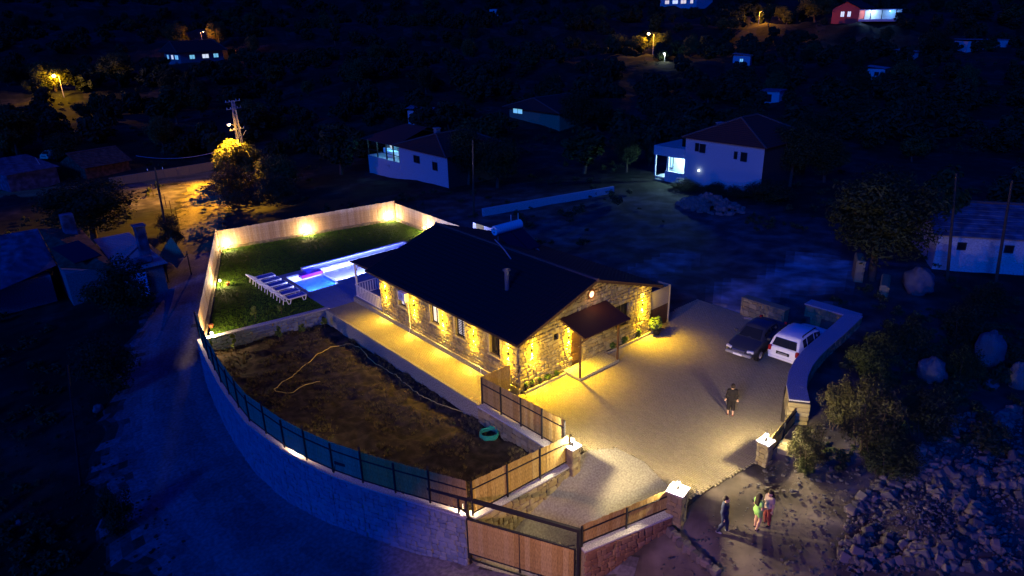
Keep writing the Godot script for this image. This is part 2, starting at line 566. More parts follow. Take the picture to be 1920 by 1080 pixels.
	mk("brown_sheet", lin(0.23, 0.12, 0.07), 0.7, "blotch", Vector3.ONE * 0.3)
	mk("blue_sheet", lin(0.16, 0.19, 0.26), 0.7, "blotch", Vector3.ONE * 0.2)
	mk("corrugated", lin(0.42, 0.39, 0.40), 0.5, "fine", Vector3.ONE * 0.4)
	mk("boulder", lin(0.22, 0.2, 0.21), 0.95, "fine", Vector3.ONE * 1.0, 4.0)
	for i in 3:
		var c: Array = [[0.21, 0.19, 0.18], [0.27, 0.22, 0.2], [0.14, 0.13, 0.13]][i]
		mk("rubble_%d" % i, lin(c[0], c[1], c[2]), 0.95, "fine", Vector3.ONE * 2.0, 2.0)
	var lf := mk("leaf", lin(0.75, 0.75, 0.75), 0.7)
	lf.vertex_color_use_as_albedo = true
	lf.backlight_enabled = true
	lf.backlight = Color(0.25, 0.25, 0.25)
	var wt := StandardMaterial3D.new()
	wt.resource_name = "pool_water"
	wt.transparency = BaseMaterial3D.TRANSPARENCY_ALPHA
	wt.albedo_color = Color(0.75, 0.9, 1.0, 0.06)
	wt.roughness = 0.03
	M.water = wt
	glow("lamp_yellow", C(YELLOW), 30.0)
	glow("lamp_warm", lin(1.0, 0.85, 0.55), 12.0)
	glow("lamp_peach", lin(1.0, 0.8, 0.5), 14.0)
	glow("lamp_sodium", lin(1.0, 0.7, 0.3), 22.0)
	glow("lamp_white", lin(0.85, 0.97, 1.0), 8.0)
	glow("window_cream", lin(0.95, 0.80, 0.62), 0.75)
	glow("lamp_strip_blue", lin(0.05, 0.03, 1.0), 0.8)
	glow("lamp_pool", lin(0.25, 0.4, 1.0), 14.0)
	glow("lamp_gable", lin(1.0, 0.5, 0.22), 1.0)
	glow("window_cyan", lin(0.2, 0.6, 0.9), 0.8)
	glow("window_white", lin(0.75, 0.85, 1.0), 0.9)

# outline of everything that stands above the natural ground
const PLOT := [-9.6, -17.8, -2.75, -34.5, 12.5, -31.5, 12.4, -1.2, 16.8, -1.2, 16.8, 5.2, 18.7, 5.5, 18.7, 8.4, 13.5, 9.0, 9.5, 9.9, 7.6, 10.9, 3.9, 11.3, -1.4, 10.8, -5.6, 9.6, -7.5, 5.4, -8.8, 2.8, -9.9, 0.3, -10.5, -1.6, -10.9, -3.8, -11.2, -7.0, -11.0, -11.0, -10.5, -14.5]

func plot() -> PackedVector2Array:
	var p := PackedVector2Array()
	for i in range(0, PLOT.size(), 2): p.append(Vector2(PLOT[i], PLOT[i + 1]))
	return p

func terrain() -> void:
	var inner := Geometry2D.offset_polygon(plot(), -0.9)[0]
	var far := atan2(-0.76, 0.65)
	var rows := 300
	var cols := 300
	var g := []
	var tints := []
	for j in rows + 1:
		var r := 8.0 * pow(1500.0 / 8.0, float(j) / rows)
		var row := PackedVector3Array()
		var tint := PackedColorArray()
		for i in cols + 1:
			var t := far + deg_to_rad(-100.0 + 200.0 * i / cols)
			var x := EYE.x + r * cos(t)
			var z := EYE.z + r * sin(t)
			var y := ground_at(x, z)
			var rough := clampf((r - 60.0) / 200.0, 0.0, 1.0)
			y += bumps.get_noise_2d(x * 4.0, z * 4.0) * 0.12 + bumps.get_noise_2d(x, z) * rough * 3.0
			if r < 90 and Geometry2D.is_point_in_polygon(Vector2(x, z), inner): y = -5.0
			row.append(Vector3(x, y, z))
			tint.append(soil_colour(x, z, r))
		g.append(row)
		tints.append(tint)
	var e := Geo.new()
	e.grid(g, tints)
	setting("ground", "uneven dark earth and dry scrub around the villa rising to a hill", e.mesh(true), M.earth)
	# dirt road along the plot's long side and up to the junction under the street lamp, and its cross road
	ribbon("road", "pale dirt road curving past the retaining wall to the lamp lit junction", M.dirt_road, [[-7.5, 12.5, 5.0], [-10.2, 6.5, 5.0], [-12.2, 1.0, 5.0], [-13.3, -6.0, 4.8], [-13.0, -13.0, 4.3], [-11.6, -20.0, 3.4], [-9.3, -27.5, 2.6], [-5.6, -36.0, 2.4], [-2.2, -44.5, 2.5]])
	ribbon("road", "golden lit stretch of the dirt road below the lattice lamp post", M.lamplit_dirt, [[-2.6, -43.5, 2.5], [-1.6, -46.0, 2.5], [2.4, -56.0, 3.0], [6.2, -66.0, 3.4], [9.0, -75.0, 3.6]], 0.034)
	ribbon("road", "lamp lit cross road running off to the left behind the bushes", M.lamplit_dirt, [[20.0, -76.0, 3.0], [10.0, -77.5, 4.0], [0.0, -80.0, 3.6], [-10.0, -84.0, 3.4], [-22.0, -90.0, 3.4], [-50.0, -101.0, 3.4]])

# bare field behind the forecourt, dark scrub on the verges and up the slope
func soil_colour(x: float, z: float, r: float) -> Color:
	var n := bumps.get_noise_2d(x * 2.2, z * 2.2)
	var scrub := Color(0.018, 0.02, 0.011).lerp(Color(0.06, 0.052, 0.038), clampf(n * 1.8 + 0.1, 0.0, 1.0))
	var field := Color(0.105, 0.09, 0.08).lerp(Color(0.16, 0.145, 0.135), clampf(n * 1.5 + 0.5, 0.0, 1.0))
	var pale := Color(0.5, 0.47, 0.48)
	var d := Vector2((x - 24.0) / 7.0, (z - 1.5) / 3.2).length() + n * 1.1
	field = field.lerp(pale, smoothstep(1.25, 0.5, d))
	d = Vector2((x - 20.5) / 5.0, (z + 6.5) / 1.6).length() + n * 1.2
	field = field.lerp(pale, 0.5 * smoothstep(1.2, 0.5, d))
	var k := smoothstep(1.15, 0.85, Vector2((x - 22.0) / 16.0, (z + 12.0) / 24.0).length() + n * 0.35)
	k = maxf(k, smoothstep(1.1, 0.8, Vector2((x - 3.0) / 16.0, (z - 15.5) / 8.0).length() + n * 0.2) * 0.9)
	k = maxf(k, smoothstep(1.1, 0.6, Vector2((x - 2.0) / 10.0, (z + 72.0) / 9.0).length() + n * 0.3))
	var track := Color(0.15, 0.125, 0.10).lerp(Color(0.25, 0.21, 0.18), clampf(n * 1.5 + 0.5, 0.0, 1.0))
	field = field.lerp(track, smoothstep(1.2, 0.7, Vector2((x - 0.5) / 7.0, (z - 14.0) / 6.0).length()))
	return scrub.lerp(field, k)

func ribbon(called: String, label: String, m: StandardMaterial3D, path: Array, up := 0.03) -> void:
	var cv := Curve3D.new()
	for i in path.size():
		var p := Vector3(path[i][0], path[i][2], path[i][1])
		var a: Array = path[maxi(i - 1, 0)]
		var b: Array = path[mini(i + 1, path.size() - 1)]
		var t := Vector3(b[0] - a[0], b[2] - a[2], b[1] - a[1]) * 0.17
		cv.add_point(p, -t, t)
	var g := []
	var tints := []
	m.vertex_color_use_as_albedo = true
	var n := int(cv.get_baked_length() / 0.6)
	for i in n + 1:
		var p := cv.sample_baked(cv.get_baked_length() * i / n)
		var q := cv.sample_baked(minf(cv.get_baked_length() * i / n + 0.3, cv.get_baked_length()))
		var o := cv.sample_baked(maxf(cv.get_baked_length() * i / n - 0.3, 0.0))
		var d := Vector2(q.x - o.x, q.z - o.z).normalized()
		var side := Vector2(-d.y, d.x)
		var row := PackedVector3Array()
		var tint := PackedColorArray()
		for k in 25:
			var f := (k - 12) / 12.0
			var w := p.y * (1.0 + bumps.get_noise_2d(p.x * 6.0 + signf(f) * 90.0, p.z * 6.0) * 0.35 * absf(f))
			var x := p.x + side.x * f * w
			var z := p.z + side.y * f * w
			var y := ground_at(x, z) + bumps.get_noise_2d(x * 4.0, z * 4.0) * 0.12
			row.append(Vector3(x, y + up + 0.09 * (1.0 - f * f) - (0.12 if absf(f) > 0.99 else 0.0), z))
			# two paler wheel tracks, worn patches, scrub creeping in from the verges
			var v := 0.72 + 0.28 * exp(-pow((absf(f) - 0.36) / 0.13, 2.0)) + bumps.get_noise_2d(x * 9.0, z * 9.0) * 0.24 + bumps.get_noise_2d(x * 40.0, z * 40.0) * 0.2
			var edge := smoothstep(0.62, 1.0, absf(f) + bumps.get_noise_2d(x * 14.0, z * 14.0) * 0.5)
			tint.append(Color(v, v, v).lerp(Color(0.16, 0.17, 0.1), edge))
		g.append(row)
		tints.append(tint)
	var e := Geo.new()
	e.grid(g, tints)
	setting(called, label, e.mesh(true), m)

# concrete blocks laid over a polygon, as one mass
func pavers(called: String, parent: Node3D, p: PackedVector2Array, y: float, turn: float, skip: Array) -> void:
	var lo := p[0]
	var hi := p[0]
	for q in p:
		lo = lo.min(q)
		hi = hi.max(q)
	var g := Geo.new()
	g.cbox(Transform3D(), Vector3(0.192, 0.05, 0.094), 0.008)
	var places: Array[Transform3D] = []
	var ix := 0
	var x := lo.x
	while x < hi.x:
		var k := 0
		var z := lo.y - (0.1 if ix & 1 else 0.0)
		while z < hi.y:
			var c := Vector2(x + 0.05, z + 0.1)
			if Geometry2D.is_point_in_polygon(c, p):
				var free := true
				for s in skip:
					if c.x > s[0] and c.x < s[1] and c.y > s[2] and c.y < s[3]: free = false
				if free: places.append(Transform3D(Basis(Vector3.UP, PI / 2 + rng.randf_range(-0.02, 0.02)), Vector3(c.x, y - 0.025 + rng.randf_range(-0.002, 0.001), c.y)))
			z += 0.2
		x += 0.1
		ix += 1
	var mm := MultiMesh.new()
	mm.transform_format = MultiMesh.TRANSFORM_3D
	mm.use_colors = true
	mm.mesh = g.mesh()
	mm.instance_count = places.size()
	for i in places.size():
		mm.set_instance_transform(i, places[i])
		var v := rng.randf_range(0.86, 1.0)
		mm.set_instance_color(i, Color(v, v * rng.randf_range(0.95, 1.0), v * rng.randf_range(0.9, 1.0)))
	var o := MultiMeshInstance3D.new()
	o.name = called
	o.multimesh = mm
	o.material_override = M.paver
	o.set_meta("kind", "stuff")
	parent.add_child(o, true)

func pts(a: Array) -> PackedVector2Array:
	var p := PackedVector2Array()
	for i in range(0, a.size(), 2): p.append(Vector2(a[i], a[i + 1]))
	return p

func compound_floors() -> void:
	# forecourt of concrete blocks
	var court := pts([-1.75, -0.25, 16.5, -1.0, 16.5, 5.1, 18.3, 5.3, 18.3, 8.2, 13.5, 8.7, 9.5, 9.6, 7.7, 10.5, 3.9, 11.15, -1.2, 10.55, -0.35, 9.4, 0.15, 7.9, 0.05, 6.4, -1.0, 5.7, -1.75, 5.5])
	var g := Geo.new()
	g.poly(court, -0.05, 0.5)
	var c := setting("forecourt", "forecourt paved with small concrete blocks in front of the villa", g, M.paver_bed)
	pavers("paver", c, court, 0.0, 0.0, [[0.0, 10.3, -3.0, 0.18], [3.09, 6.19, -1.0, 1.28]])
	# walkway along the long wall
	var walk := pts([-2.12, -0.25, -0.02, -0.25, -0.02, -16.7, -2.12, -16.7])
	g = Geo.new()
	g.poly(walk, -0.05, 0.3)
	c = setting("walkway", "block paved walkway between the villa's long wall and the sunken garden", g, M.paver_bed)
	pavers("paver", c, walk, 0.0, 0.0, [])
	# concrete ramp falling from the forecourt to the sliding gate
	var gg := []
	var up_line := [Vector2(-1.8, 5.75), Vector2(-1.0, 5.72), Vector2(0.02, 6.4), Vector2(0.12, 7.9), Vector2(-0.36, 9.4), Vector2(-0.95, 10.3), Vector2(-1.35, 10.5)]
	for j in 25:
		var f := j / 24.0
		var row := PackedVector3Array()
		for i in 31:
			var k := i / 30.0 * 5.999
			var a: Vector2 = up_line[int(k)].lerp(up_line[int(k) + 1], k - int(k))
			var b := Vector2(-7.55, 5.9).lerp(Vector2(-5.75, 9.45), i / 30.0)
			var p := a.lerp(b, f)
			var e := f * f * (3.0 - 2.0 * f)
			row.append(Vector3(p.x, lerpf(-0.012, -2.15, lerpf(f, e, 0.55)) + bumps.get_noise_2d(p.x * 12, p.y * 12) * 0.03 * f, p.y))
		gg.append(row)
	g = Geo.new()
	g.grid(gg)
	setting("driveway", "swept concrete driveway ramp falling from the forecourt to the sliding gate", g, M.concrete)
	# sunken garden bed
	var bed := pts([-9.5, -17.55, -2.0, -16.75, -2.1, -0.4, -2.0, 4.9, -2.4, 5.75, -7.4, 5.6, -8.7, 2.8, -9.8, 0.3, -10.4, -1.6, -10.8, -3.8, -11.1, -7.0, -10.9, -11.0, -10.4, -14.5])
	gg = []
	for j in 121:
		var row := PackedVector3Array()
		for i in 56:
			var x := -11.4 + i * 0.18
			var z := -17.9 + j * 0.2
			var q := Vector2(x, z)
			if not Geometry2D.is_point_in_polygon(q, bed):
				var best := INF
				for k in bed.size():
					var s := Geometry2D.get_closest_point_to_segment(q, bed[k], bed[(k + 1) % bed.size()])
					if s.distance_to(q) < best:
						best = s.distance_to(q)
						x = s.x
						z = s.y
			row.append(Vector3(x, -0.92 + bumps.get_noise_2d(x * 10, z * 10) * 0.22 + bumps.get_noise_2d(x * 45, z * 45) * 0.09, z))
		gg.append(row)
	g = Geo.new()
	g.grid(gg)
	setting("garden_soil", "bare clumpy soil of the sunken garden with dry grass", g, M.soil)
	tufts("dry_grass", "sparse dry weeds growing in the bare garden soil", bed, -0.92, 4200, [0.17, 0.125, 0.06], [0.09, 0.08, 0.03], 0.12, true)
	# lawn and pool deck
	var lawn := pts([-9.45, -17.5, -2.05, -16.85, -2.05, -25.0, 9.2, -25.0, 9.2, -16.0, 12.2, -16.0, 12.25, -31.3, -2.65, -34.2])
	g = Geo.new()
	g.poly(lawn, 0.0, 0.6)
	setting("lawn", "mown lawn round the pool inside the board fence", g, M.lawn)
	tufts("grass", "short grass blades of the lawn round the pool", lawn, 0.0, 26000, [0.06, 0.16, 0.01], [0.11, 0.2, 0.015], 0.06, false)

func tufts(called: String, label: String, p: PackedVector2Array, y: float, many: int, ca: Array, cb: Array, size: float, patchy: bool) -> void:
	var g := Geo.new()
	for i in 7:
		var t := TAU * i / 7.0
		var d := Vector3(cos(t), 0, sin(t))
		var w := Vector3(-d.z, 0, d.x) * 0.12
		g.tri(d * 0.15 - w, d * 0.15 + w, d * rng.randf_range(0.4, 0.9) + Vector3(0, rng.randf_range(0.7, 1.2), 0))
	var lo := p[0]
	var hi := p[0]
	for q in p:
		lo = lo.min(q)
		hi = hi.max(q)
	var places: Array[Transform3D] = []
	var tries := 0
	while places.size() < many and tries < many * 6:
		tries += 1
		var q := Vector2(rng.randf_range(lo.x, hi.x), rng.randf_range(lo.y, hi.y))
		if patchy and bumps.get_noise_2d(q.x * 8.0, q.y * 8.0) < rng.randf_range(-0.15, 0.3): continue
		if Geometry2D.is_point_in_polygon(q, p):
			var yy := y
			if patchy: yy += bumps.get_noise_2d(q.x * 10, q.y * 10) * 0.22
			var s := size * rng.randf_range(0.6, 1.6)
			places.append(Transform3D(Basis(Vector3.UP, rng.randf() * TAU).scaled(Vector3(s, s * rng.randf_range(0.6, 1.2), s)), Vector3(q.x, yy - 0.01, q.y)))
	var mm := MultiMesh.new()
	mm.transform_format = MultiMesh.TRANSFORM_3D
	mm.use_colors = true
	mm.mesh = g.mesh()
	mm.instance_count = places.size()
	for i in places.size():
		mm.set_instance_transform(i, places[i])
		var f := rng.randf()
		mm.set_instance_color(i, Color(lerpf(ca[0], cb[0], f), lerpf(ca[1], cb[1], f), lerpf(ca[2], cb[2], f)))
	var o := MultiMeshInstance3D.new()
	o.name = numbered(called)
	o.multimesh = mm
	o.material_override = M.blade
	add_child(o)
	tag(o, label, called.replace("_", " "), "", "stuff")

func villa() -> void:
	var h := thing("stone_villa", "stone clad single storey villa with dark tiled gable roof, glowing under yellow wall lamps", "house")
	# walls with their openings
	var tl := Transform3D(Basis(Vector3(0, 0, 1), Vector3.UP, Vector3(-1, 0, 0)), Vector3(0, 0, -13.1))
	var long_holes := [[2.1, 2.98, 1.45, 2.62], [5.52, 6.4, 1.45, 2.62], [7.9, 8.78, 1.45, 2.62], [10.88, 11.74, 1.45, 2.62]]
	var g := Geo.new()
	pierced(g, 13.1, 2.93, 0.3, long_holes, tl)
	var wall := obj("long_wall", g, M.mortar, h)
	lay_stones(wall, Vector3(-0.02, 0.3, -13.1), Vector3(-0.02, 0.3, 0.02), Vector3(-1, 0, 0), func(_u): return 2.9, 0.21, stone_mats, 300, long_holes)
	var gable_holes := [[3.72, 4.5, 0.0, 2.1], [7.25, 8.35, 1.2, 2.55], [2.45, 2.8, 2.1, 2.45]]
	g = Geo.new()
	pierced(g, 10.3, 2.93, 0.3, gable_holes, at(0, 0, 0))
	g.face([Vector3(0, 2.93, -0.005), Vector3(10.3, 2.93, -0.005), Vector3(5.15, 4.66, -0.005)], Vector3(5, 3.5, -2))
	g.face([Vector3(0, 2.93, -0.3), Vector3(10.3, 2.93, -0.3), Vector3(5.15, 4.66, -0.3)], Vector3(5, 3.5, 2))
	wall = obj("gable_wall", g, M.mortar, h)
	lay_stones(wall, Vector3(0, 0.05, 0.02), Vector3(10.32, 0.05, 0.02), Vector3(0, 0, 1), func(u): return 2.93 + minf(u, 10.3 - u) * 0.33, 0.21, stone_mats, 300, [[3.72, 4.5, 0.0, 2.1], [7.25, 8.35, 1.2, 2.55], [2.45, 2.8, 2.1, 2.45], [4.94, 5.36, 3.72, 4.16]])
	g = Geo.new()
	g.span(Vector3(0.3, 0, -13.1), Vector3(10.3, 2.93, -12.8))
	g.face([Vector3(0, 2.93, -13.1), Vector3(10.3, 2.93, -13.1), Vector3(5.15, 4.66, -13.1)], Vector3(5, 3.5, -10))
	obj("rear_gable_wall", g, M.plaster, h)
	g = Geo.new()
	g.span(Vector3(10.0, 0, -12.8), Vector3(10.3, 2.93, -0.3))
	obj("side_wall", g, M.plaster, h)
	g = Geo.new()   # plinth
	g.span(Vector3(-0.13, -0.06, -13.1), Vector3(-0.02, 0.3, 0.13))
	g.span(Vector3(-0.13, -0.06, -16.65), Vector3(0.0, 0.3, -13.1))
	obj("plinth", g, M.concrete, h)
	# windows of the long wall
	for i in 4:
		var o: Array = long_holes[i]
		var t: Transform3D = tl * at((o[0] + o[1]) / 2, (o[2] + o[3]) / 2, -0.16)
		var w := window(h, t, o[1] - o[0], o[3] - o[2], M.dark_frame, M.dark_glass if i == 3 else M.window_cream, 2)
		g = Geo.new()
		g.cbox(tl * at((o[0] + o[1]) / 2, o[2] - 0.03, 0.0), Vector3(o[1] - o[0] + 0.2, 0.06, 0.28), 0.012)
		obj("sill", g, M.plaster, w)
		for s in [o[0] - 0.06, o[1] + 0.06]:   # smooth rendered surround
			g = Geo.new()
			g.box(tl * at(s, (o[2] + o[3]) / 2, 0.015), Vector3(0.12, o[3] - o[2], 0.09))
			obj("surround", g, M.plaster, w)
		if i == 2:
			for k in 11:
				g = Geo.new()
				g.box(t * at(0, -0.52 + k * 0.1, 0.015), Vector3(0.76, 0.05, 0.012))
				obj("slat", g, M.dark_frame, w)
	# windows and door of the gable
	var w2 := window(h, at(7.8, 1.875, -0.16), 1.1, 1.35, M.dark_frame, M.dark_glass, 2)
	g = Geo.new()
	g.cbox(at(7.8, 1.17, 0.02), Vector3(1.3, 0.06, 0.3), 0.012)
	obj("sill", g, M.plaster, w2)
	window(h, at(2.625, 2.275, -0.12), 0.35, 0.35, M.dark_frame, M.dark_glass, 1)
	g = Geo.new()
	g.cbox(at(4.11, 1.05, -0.14), Vector3(0.78, 2.1, 0.06), 0.01)
	for k in 3: g.cbox(at(4.11, 0.5 + k * 0.62, -0.1), Vector3(0.5, 0.46, 0.03), 0.012)
	var door := obj("door", g, M.timber, h)
	g = Geo.new()
	g.cyl(Vector3(4.4, 1.05, -0.11), Vector3(4.4, 1.05, -0.03), 0.02, 0.02, 8)
	obj("handle", g, M.metal, door)
	# roof: two slopes of tile courses, ridge, barge boards, soffit
	for s in [-1, 1]:
		g = Geo.new()
		var rowsn := 18
		var colsn := 348
		var a := Vector3(5.15 + s * 5.6, 2.98, 0)
		var b := Vector3(5.15, 4.85, 0)
		var up := Vector3(b.y - a.y, 0, 0)
		var nrm := Vector3(s * (4.85 - 2.98), 5.6, 0).normalized()
		for j in rowsn:
			var gg := []
			for k in 2:
				var row := PackedVector3Array()
				for i in colsn + 1:
					var f := (j + k * 1.04) / rowsn
					var z := 0.5 - 14.5 * i / colsn
					var lift := 0.03 * absf(sin(i * PI / 6.0)) + (0.05 if k == 0 else 0.0) + bumps.get_noise_2d(z * 30, j * 40.0) * 0.012
					var p := a.lerp(b, f) + nrm * lift
					p.z = z
					row.append(p)
				gg.append(row)
			if s > 0: gg.reverse()
			g.grid(gg)
		var slope := obj("roof", g, M.roof_tile, h)
		slope.set_meta("kind", "stuff")
		g = Geo.new()   # boarding under the tiles
		var dn := nrm * -0.07
		var p0 := a + dn + Vector3(0, 0, 0.5)
		var p1 := b + dn + Vector3(0, 0, 0.5)
		var q0 := a + dn + Vector3(0, 0, -14.0)
		var q1 := b + dn + Vector3(0, 0, -14.0)
		g.face([p0, p1, q1, q0], p0 + nrm)
		obj("soffit", g, M.timber, slope)
		for z in [0.49, -13.99]:
			g = Geo.new()
			g.bar(a + Vector3(0, -0.05, z), b + Vector3(0, -0.05, z), 0.035, 0.16)
			obj("barge_board", g, M.timber, slope)
		g = Geo.new()
		g.span(Vector3(a.x + s * 0.01, 2.9, 0.5), Vector3(a.x + s * 0.035, 3.03, -14.0))
		obj("fascia", g, M.timber, slope)
	g = Geo.new()
	for i in 37: g.cyl(Vector3(5.15, 4.85, 0.52 - i * 0.395), Vector3(5.15, 4.86, 0.52 - i * 0.395 - 0.41), 0.105, 0.09, 10)
	obj("ridge", g, M.ridge_tile, h).set_meta("kind", "stuff")
	# flue
	var c := Vector3(2.39, 3.93, -3.55)
	g = Geo.new()
	g.cyl(c + Vector3(0, -0.15, 0), c + Vector3(0, 1.12, 0), 0.13, 0.13, 14)
	var flue := obj("flue_pipe", g, M.old_flue, h)
	g = Geo.new()
	g.cyl(c + Vector3(0, 1.15, 0), c + Vector3(0, 1.24, 0), 0.24, 0.05, 14)
	g.cyl(c + Vector3(0, 1.1, 0), c + Vector3(0, 1.16, 0), 0.22, 0.24, 14)
	obj("cowl", g, M.old_flue, flue)
	# round porthole light in the gable
	g = Geo.new()
	g.cyl(Vector3(5.15, 3.94, 0.03), Vector3(5.15, 3.94, 0.09), 0.2, 0.2, 24)
	var pl := obj("round_gable_light", g, M.lamp_gable, h)
	g = Geo.new()
	for i in 24:
		var t0 := TAU * i / 24.0
		var t1 := TAU * (i + 1) / 24.0
		g.bar(Vector3(5.15 + cos(t0) * 0.225, 3.94 + sin(t0) * 0.225, 0.07), Vector3(5.15 + cos(t1) * 0.225, 3.94 + sin(t1) * 0.225, 0.07), 0.05, 0.1)
	obj("rim", g, M.timber, pl)
	omni("gable_lamp", Vector3(5.15, 3.9, 0.3), lin(1.0, 0.45, 0.2), 0.5, 0.15, h)
	# entrance porch: slab, two posts, a boarded canopy
	g = Geo.new()
	g.cbox(at(4.64, 0.075, 0.64), Vector3(3.1, 0.16, 1.28), 0.015)
	obj("porch_slab", g, M.concrete, h)
	var canopy := Geo.new()
	canopy.bar(Vector3(2.9, 2.62, 1.62), Vector3(6.3, 2.62, 1.62), 0.1)
	for x in [2.95, 4.6, 6.2]: canopy.bar(Vector3(x, 3.1, 0.05), Vector3(x, 2.64, 1.7), 0.07, 0.1)
	var cn := obj("canopy", canopy, M.timber, h)
	for i in 8:
		g = Geo.new()
		var f0 := i / 8.0
		var f1 := (i + 1.12) / 8.0
		g.cbox(Transform3D(Basis(Vector3.RIGHT, 0.255 + 0.03), Vector3(4.58, 3.22 - 0.5 * (f0 + f1) / 2, 0.04 + 1.78 * (f0 + f1) / 2)), Vector3(3.5, 0.035, 0.255), 0.008)
		obj("board", g, M.canopy_wood, cn)
	for x in [3.17, 6.1]:
		g = Geo.new()
		g.cbox(at(x, 1.38, 1.2), Vector3(0.1, 2.46, 0.1), 0.012)
		var post := obj("post", g, M.timber, cn)
		g = Geo.new()
		g.bar(Vector3(x, 2.1, 1.2), Vector3(x + (0.4 if x < 4 else -0.4), 2.56, 1.55), 0.07)
		obj("brace", g, M.timber, post)
	# verandah at the far end
	g = Geo.new()
	g.span(Vector3(0.0, -0.05, -16.65), Vector3(10.3, 0.3, -13.1))
	var ver := obj("verandah", g, M.deck, h)
	g = Geo.new()
	g.face([Vector3(0.12, 2.86, -13.55), Vector3(10.5, 2.86, -13.55), Vector3(10.5, 2.7, -17.1), Vector3(0.12, 2.7, -17.1)], Vector3(5, 0, -15))
	g.face([Vector3(0.12, 2.78, -13.55), Vector3(10.5, 2.78, -13.55), Vector3(10.5, 2.62, -17.1), Vector3(0.12, 2.62, -17.1)], Vector3(5, 9, -15))
	g.quad(Vector3(0.12, 2.62, -17.1), Vector3(0.12, 2.62, -13.55), Vector3(0.12, 2.86, -13.55), Vector3(0.12, 2.7, -17.1))
	g.quad(Vector3(10.5, 2.62, -17.1), Vector3(0.12, 2.62, -17.1), Vector3(0.12, 2.7, -17.1), Vector3(10.5, 2.7, -17.1))
	obj("verandah_roof", g, M.roof_tile, ver)
	for x in [0.18, 3.5, 7.0, 10.2]:
		g = Geo.new()
		g.cbox(at(x, 1.47, -16.58), Vector3(0.11, 2.34, 0.11), 0.012)
		if x < 9: g.bar(Vector3(x, 2.05, -16.58), Vector3(x + 0.42, 2.6, -16.58), 0.07)
		obj("verandah_post", g, M.white_paint, ver)
	for run in [[Vector3(0.04, 0.3, -16.5), Vector3(0.04, 0.3, -13.14), 17], [Vector3(0.1, 0.3, -16.58), Vector3(3.46, 0.3, -16.58), 17], [Vector3(3.55, 0.3, -16.58), Vector3(6.95, 0.3, -16.58), 20]]:
		g = Geo.new()
		g.bar(run[0] + Vector3(0, 0.9, 0), run[1] + Vector3(0, 0.9, 0), 0.08, 0.05)
		g.bar(run[0] + Vector3(0, 0.12, 0), run[1] + Vector3(0, 0.12, 0), 0.05, 0.05)
		var rail := obj("railing", g, M.white_paint, ver)
		for i in run[2]:
			g = Geo.new()
			var p: Vector3 = run[0].lerp(run[1], (i + 0.5) / run[2])
			g.box(at(p.x, 0.8, p.z), Vector3(0.05, 0.66, 0.05))
			obj("baluster", g, M.white_paint, rail)
	# eaves cable run down the wall
	g = Geo.new()
	g.tube([Vector3(-0.1, 2.1, -9.95), Vector3(-0.13, 1.9, -9.72), Vector3(-0.13, 0.4, -9.7), Vector3(-0.16, 0.33, -9.7), Vector3(-0.17, 0.0, -9.85)], 0.018)
	obj("cable", g, M.plastic_white, h)
	# bracketed hose tap by the plinth
	g = Geo.new()
	g.tube([Vector3(-0.15, 0.32, -2.9), Vector3(-0.18, 0.1, -2.88), Vector3(-0.2, 0.0, -2.8)], 0.015)
	obj("drain_pipe", g, M.plastic_white, h)

	# air conditioner hung on the long wall
	var ac := thing("air_conditioner", "air conditioner outdoor unit hung beside the far window of the villa's long wall", "air conditioner", Vector3(-0.22, 2.1, -10.05))
	g = Geo.new()
	g.cbox(at(0, 0.26, 0), Vector3(0.28, 0.54, 0.78), 0.02)
	obj("casing", g, M.plastic_white, ac)
	g = Geo.new()
	for k in 3:
		var pr := []
		for i in 17: pr.append(Vector3(-0.148, 0.26 + sin(TAU * i / 16.0) * (0.07 + 0.07 * k), -0.1 + cos(TAU * i / 16.0) * (0.07 + 0.07 * k)))
		g.tube(pr, 0.008, 4)
	obj("grille", g, M.steel, ac)
	g = Geo.new()
	for z in [-0.3, 0.3]: g.bar(Vector3(0.2, -0.03, z), Vector3(-0.14, -0.03, z), 0.03)
	obj("bracket", g, M.steel, ac)

	# solar water heater on the rear slope
	var sh := thing("solar_water_heater", "solar water heater with white cylinder tank on the villa's rear roof slope", "water heater", Vector3(7.35, 4.2, -9.2))
	g = Geo.new()
	g.cyl(Vector3(-1.15, 0.98, 0), Vector3(1.0, 0.98, 0), 0.3, 0.3, 24)
	var tank := obj("tank", g, M.plastic_white, sh)
	g = Geo.new()
	for k in 2: g.cyl(Vector3(-1.155, 0.98 + 0.12 * (k * 2 - 1), 0), Vector3(-1.19, 0.98 + 0.12 * (k * 2 - 1), 0), 0.05, 0.05, 10)
	obj("fitting", g, M.steel, tank)
	g = Geo.new()
	for x in [-0.8, 0.8]:
		g.bar(Vector3(x, -0.3, -0.1), Vector3(x, 0.7, -0.05), 0.04)
		g.bar(Vector3(x, -0.3, 2.0), Vector3(x, 0.75, 0.1), 0.04)
		g.bar(Vector3(x, -0.3, -0.1), Vector3(x, -0.28, 2.0), 0.04)
	obj("stand", g, M.galvanised, sh)
	for x in [-0.52, 0.52]:
		g = Geo.new()
		g.cbox(Transform3D(Basis(Vector3.RIGHT, 0.45), Vector3(x, 0.3, 1.05)), Vector3(0.98, 0.09, 1.95), 0.015)
		obj("solar_panel", g, M.black_panel, sh)
	g = Geo.new()
	for x in [0.25, 0.85]: g.cyl(Vector3(x, 1.25, 0), Vector3(x, 1.72, 0), 0.025, 0.025, 8)
	obj("vent_pipe", g, M.plastic_white, sh)
	g = Geo.new()
	g.tube([Vector3(5.39, 5.02, -8.16), Vector3(5.15, 4.94, -7.43), Vector3(4.88, 4.85, -6.67), Vector3(4.60, 4.76, -6.01), Vector3(4.40, 4.69, -5.55)], 0.04, 8)
	tag(obj("water_pipe", g, M.galvanised), "pale insulated pipe running over the villa's roof ridge below the water tank", "pipe")

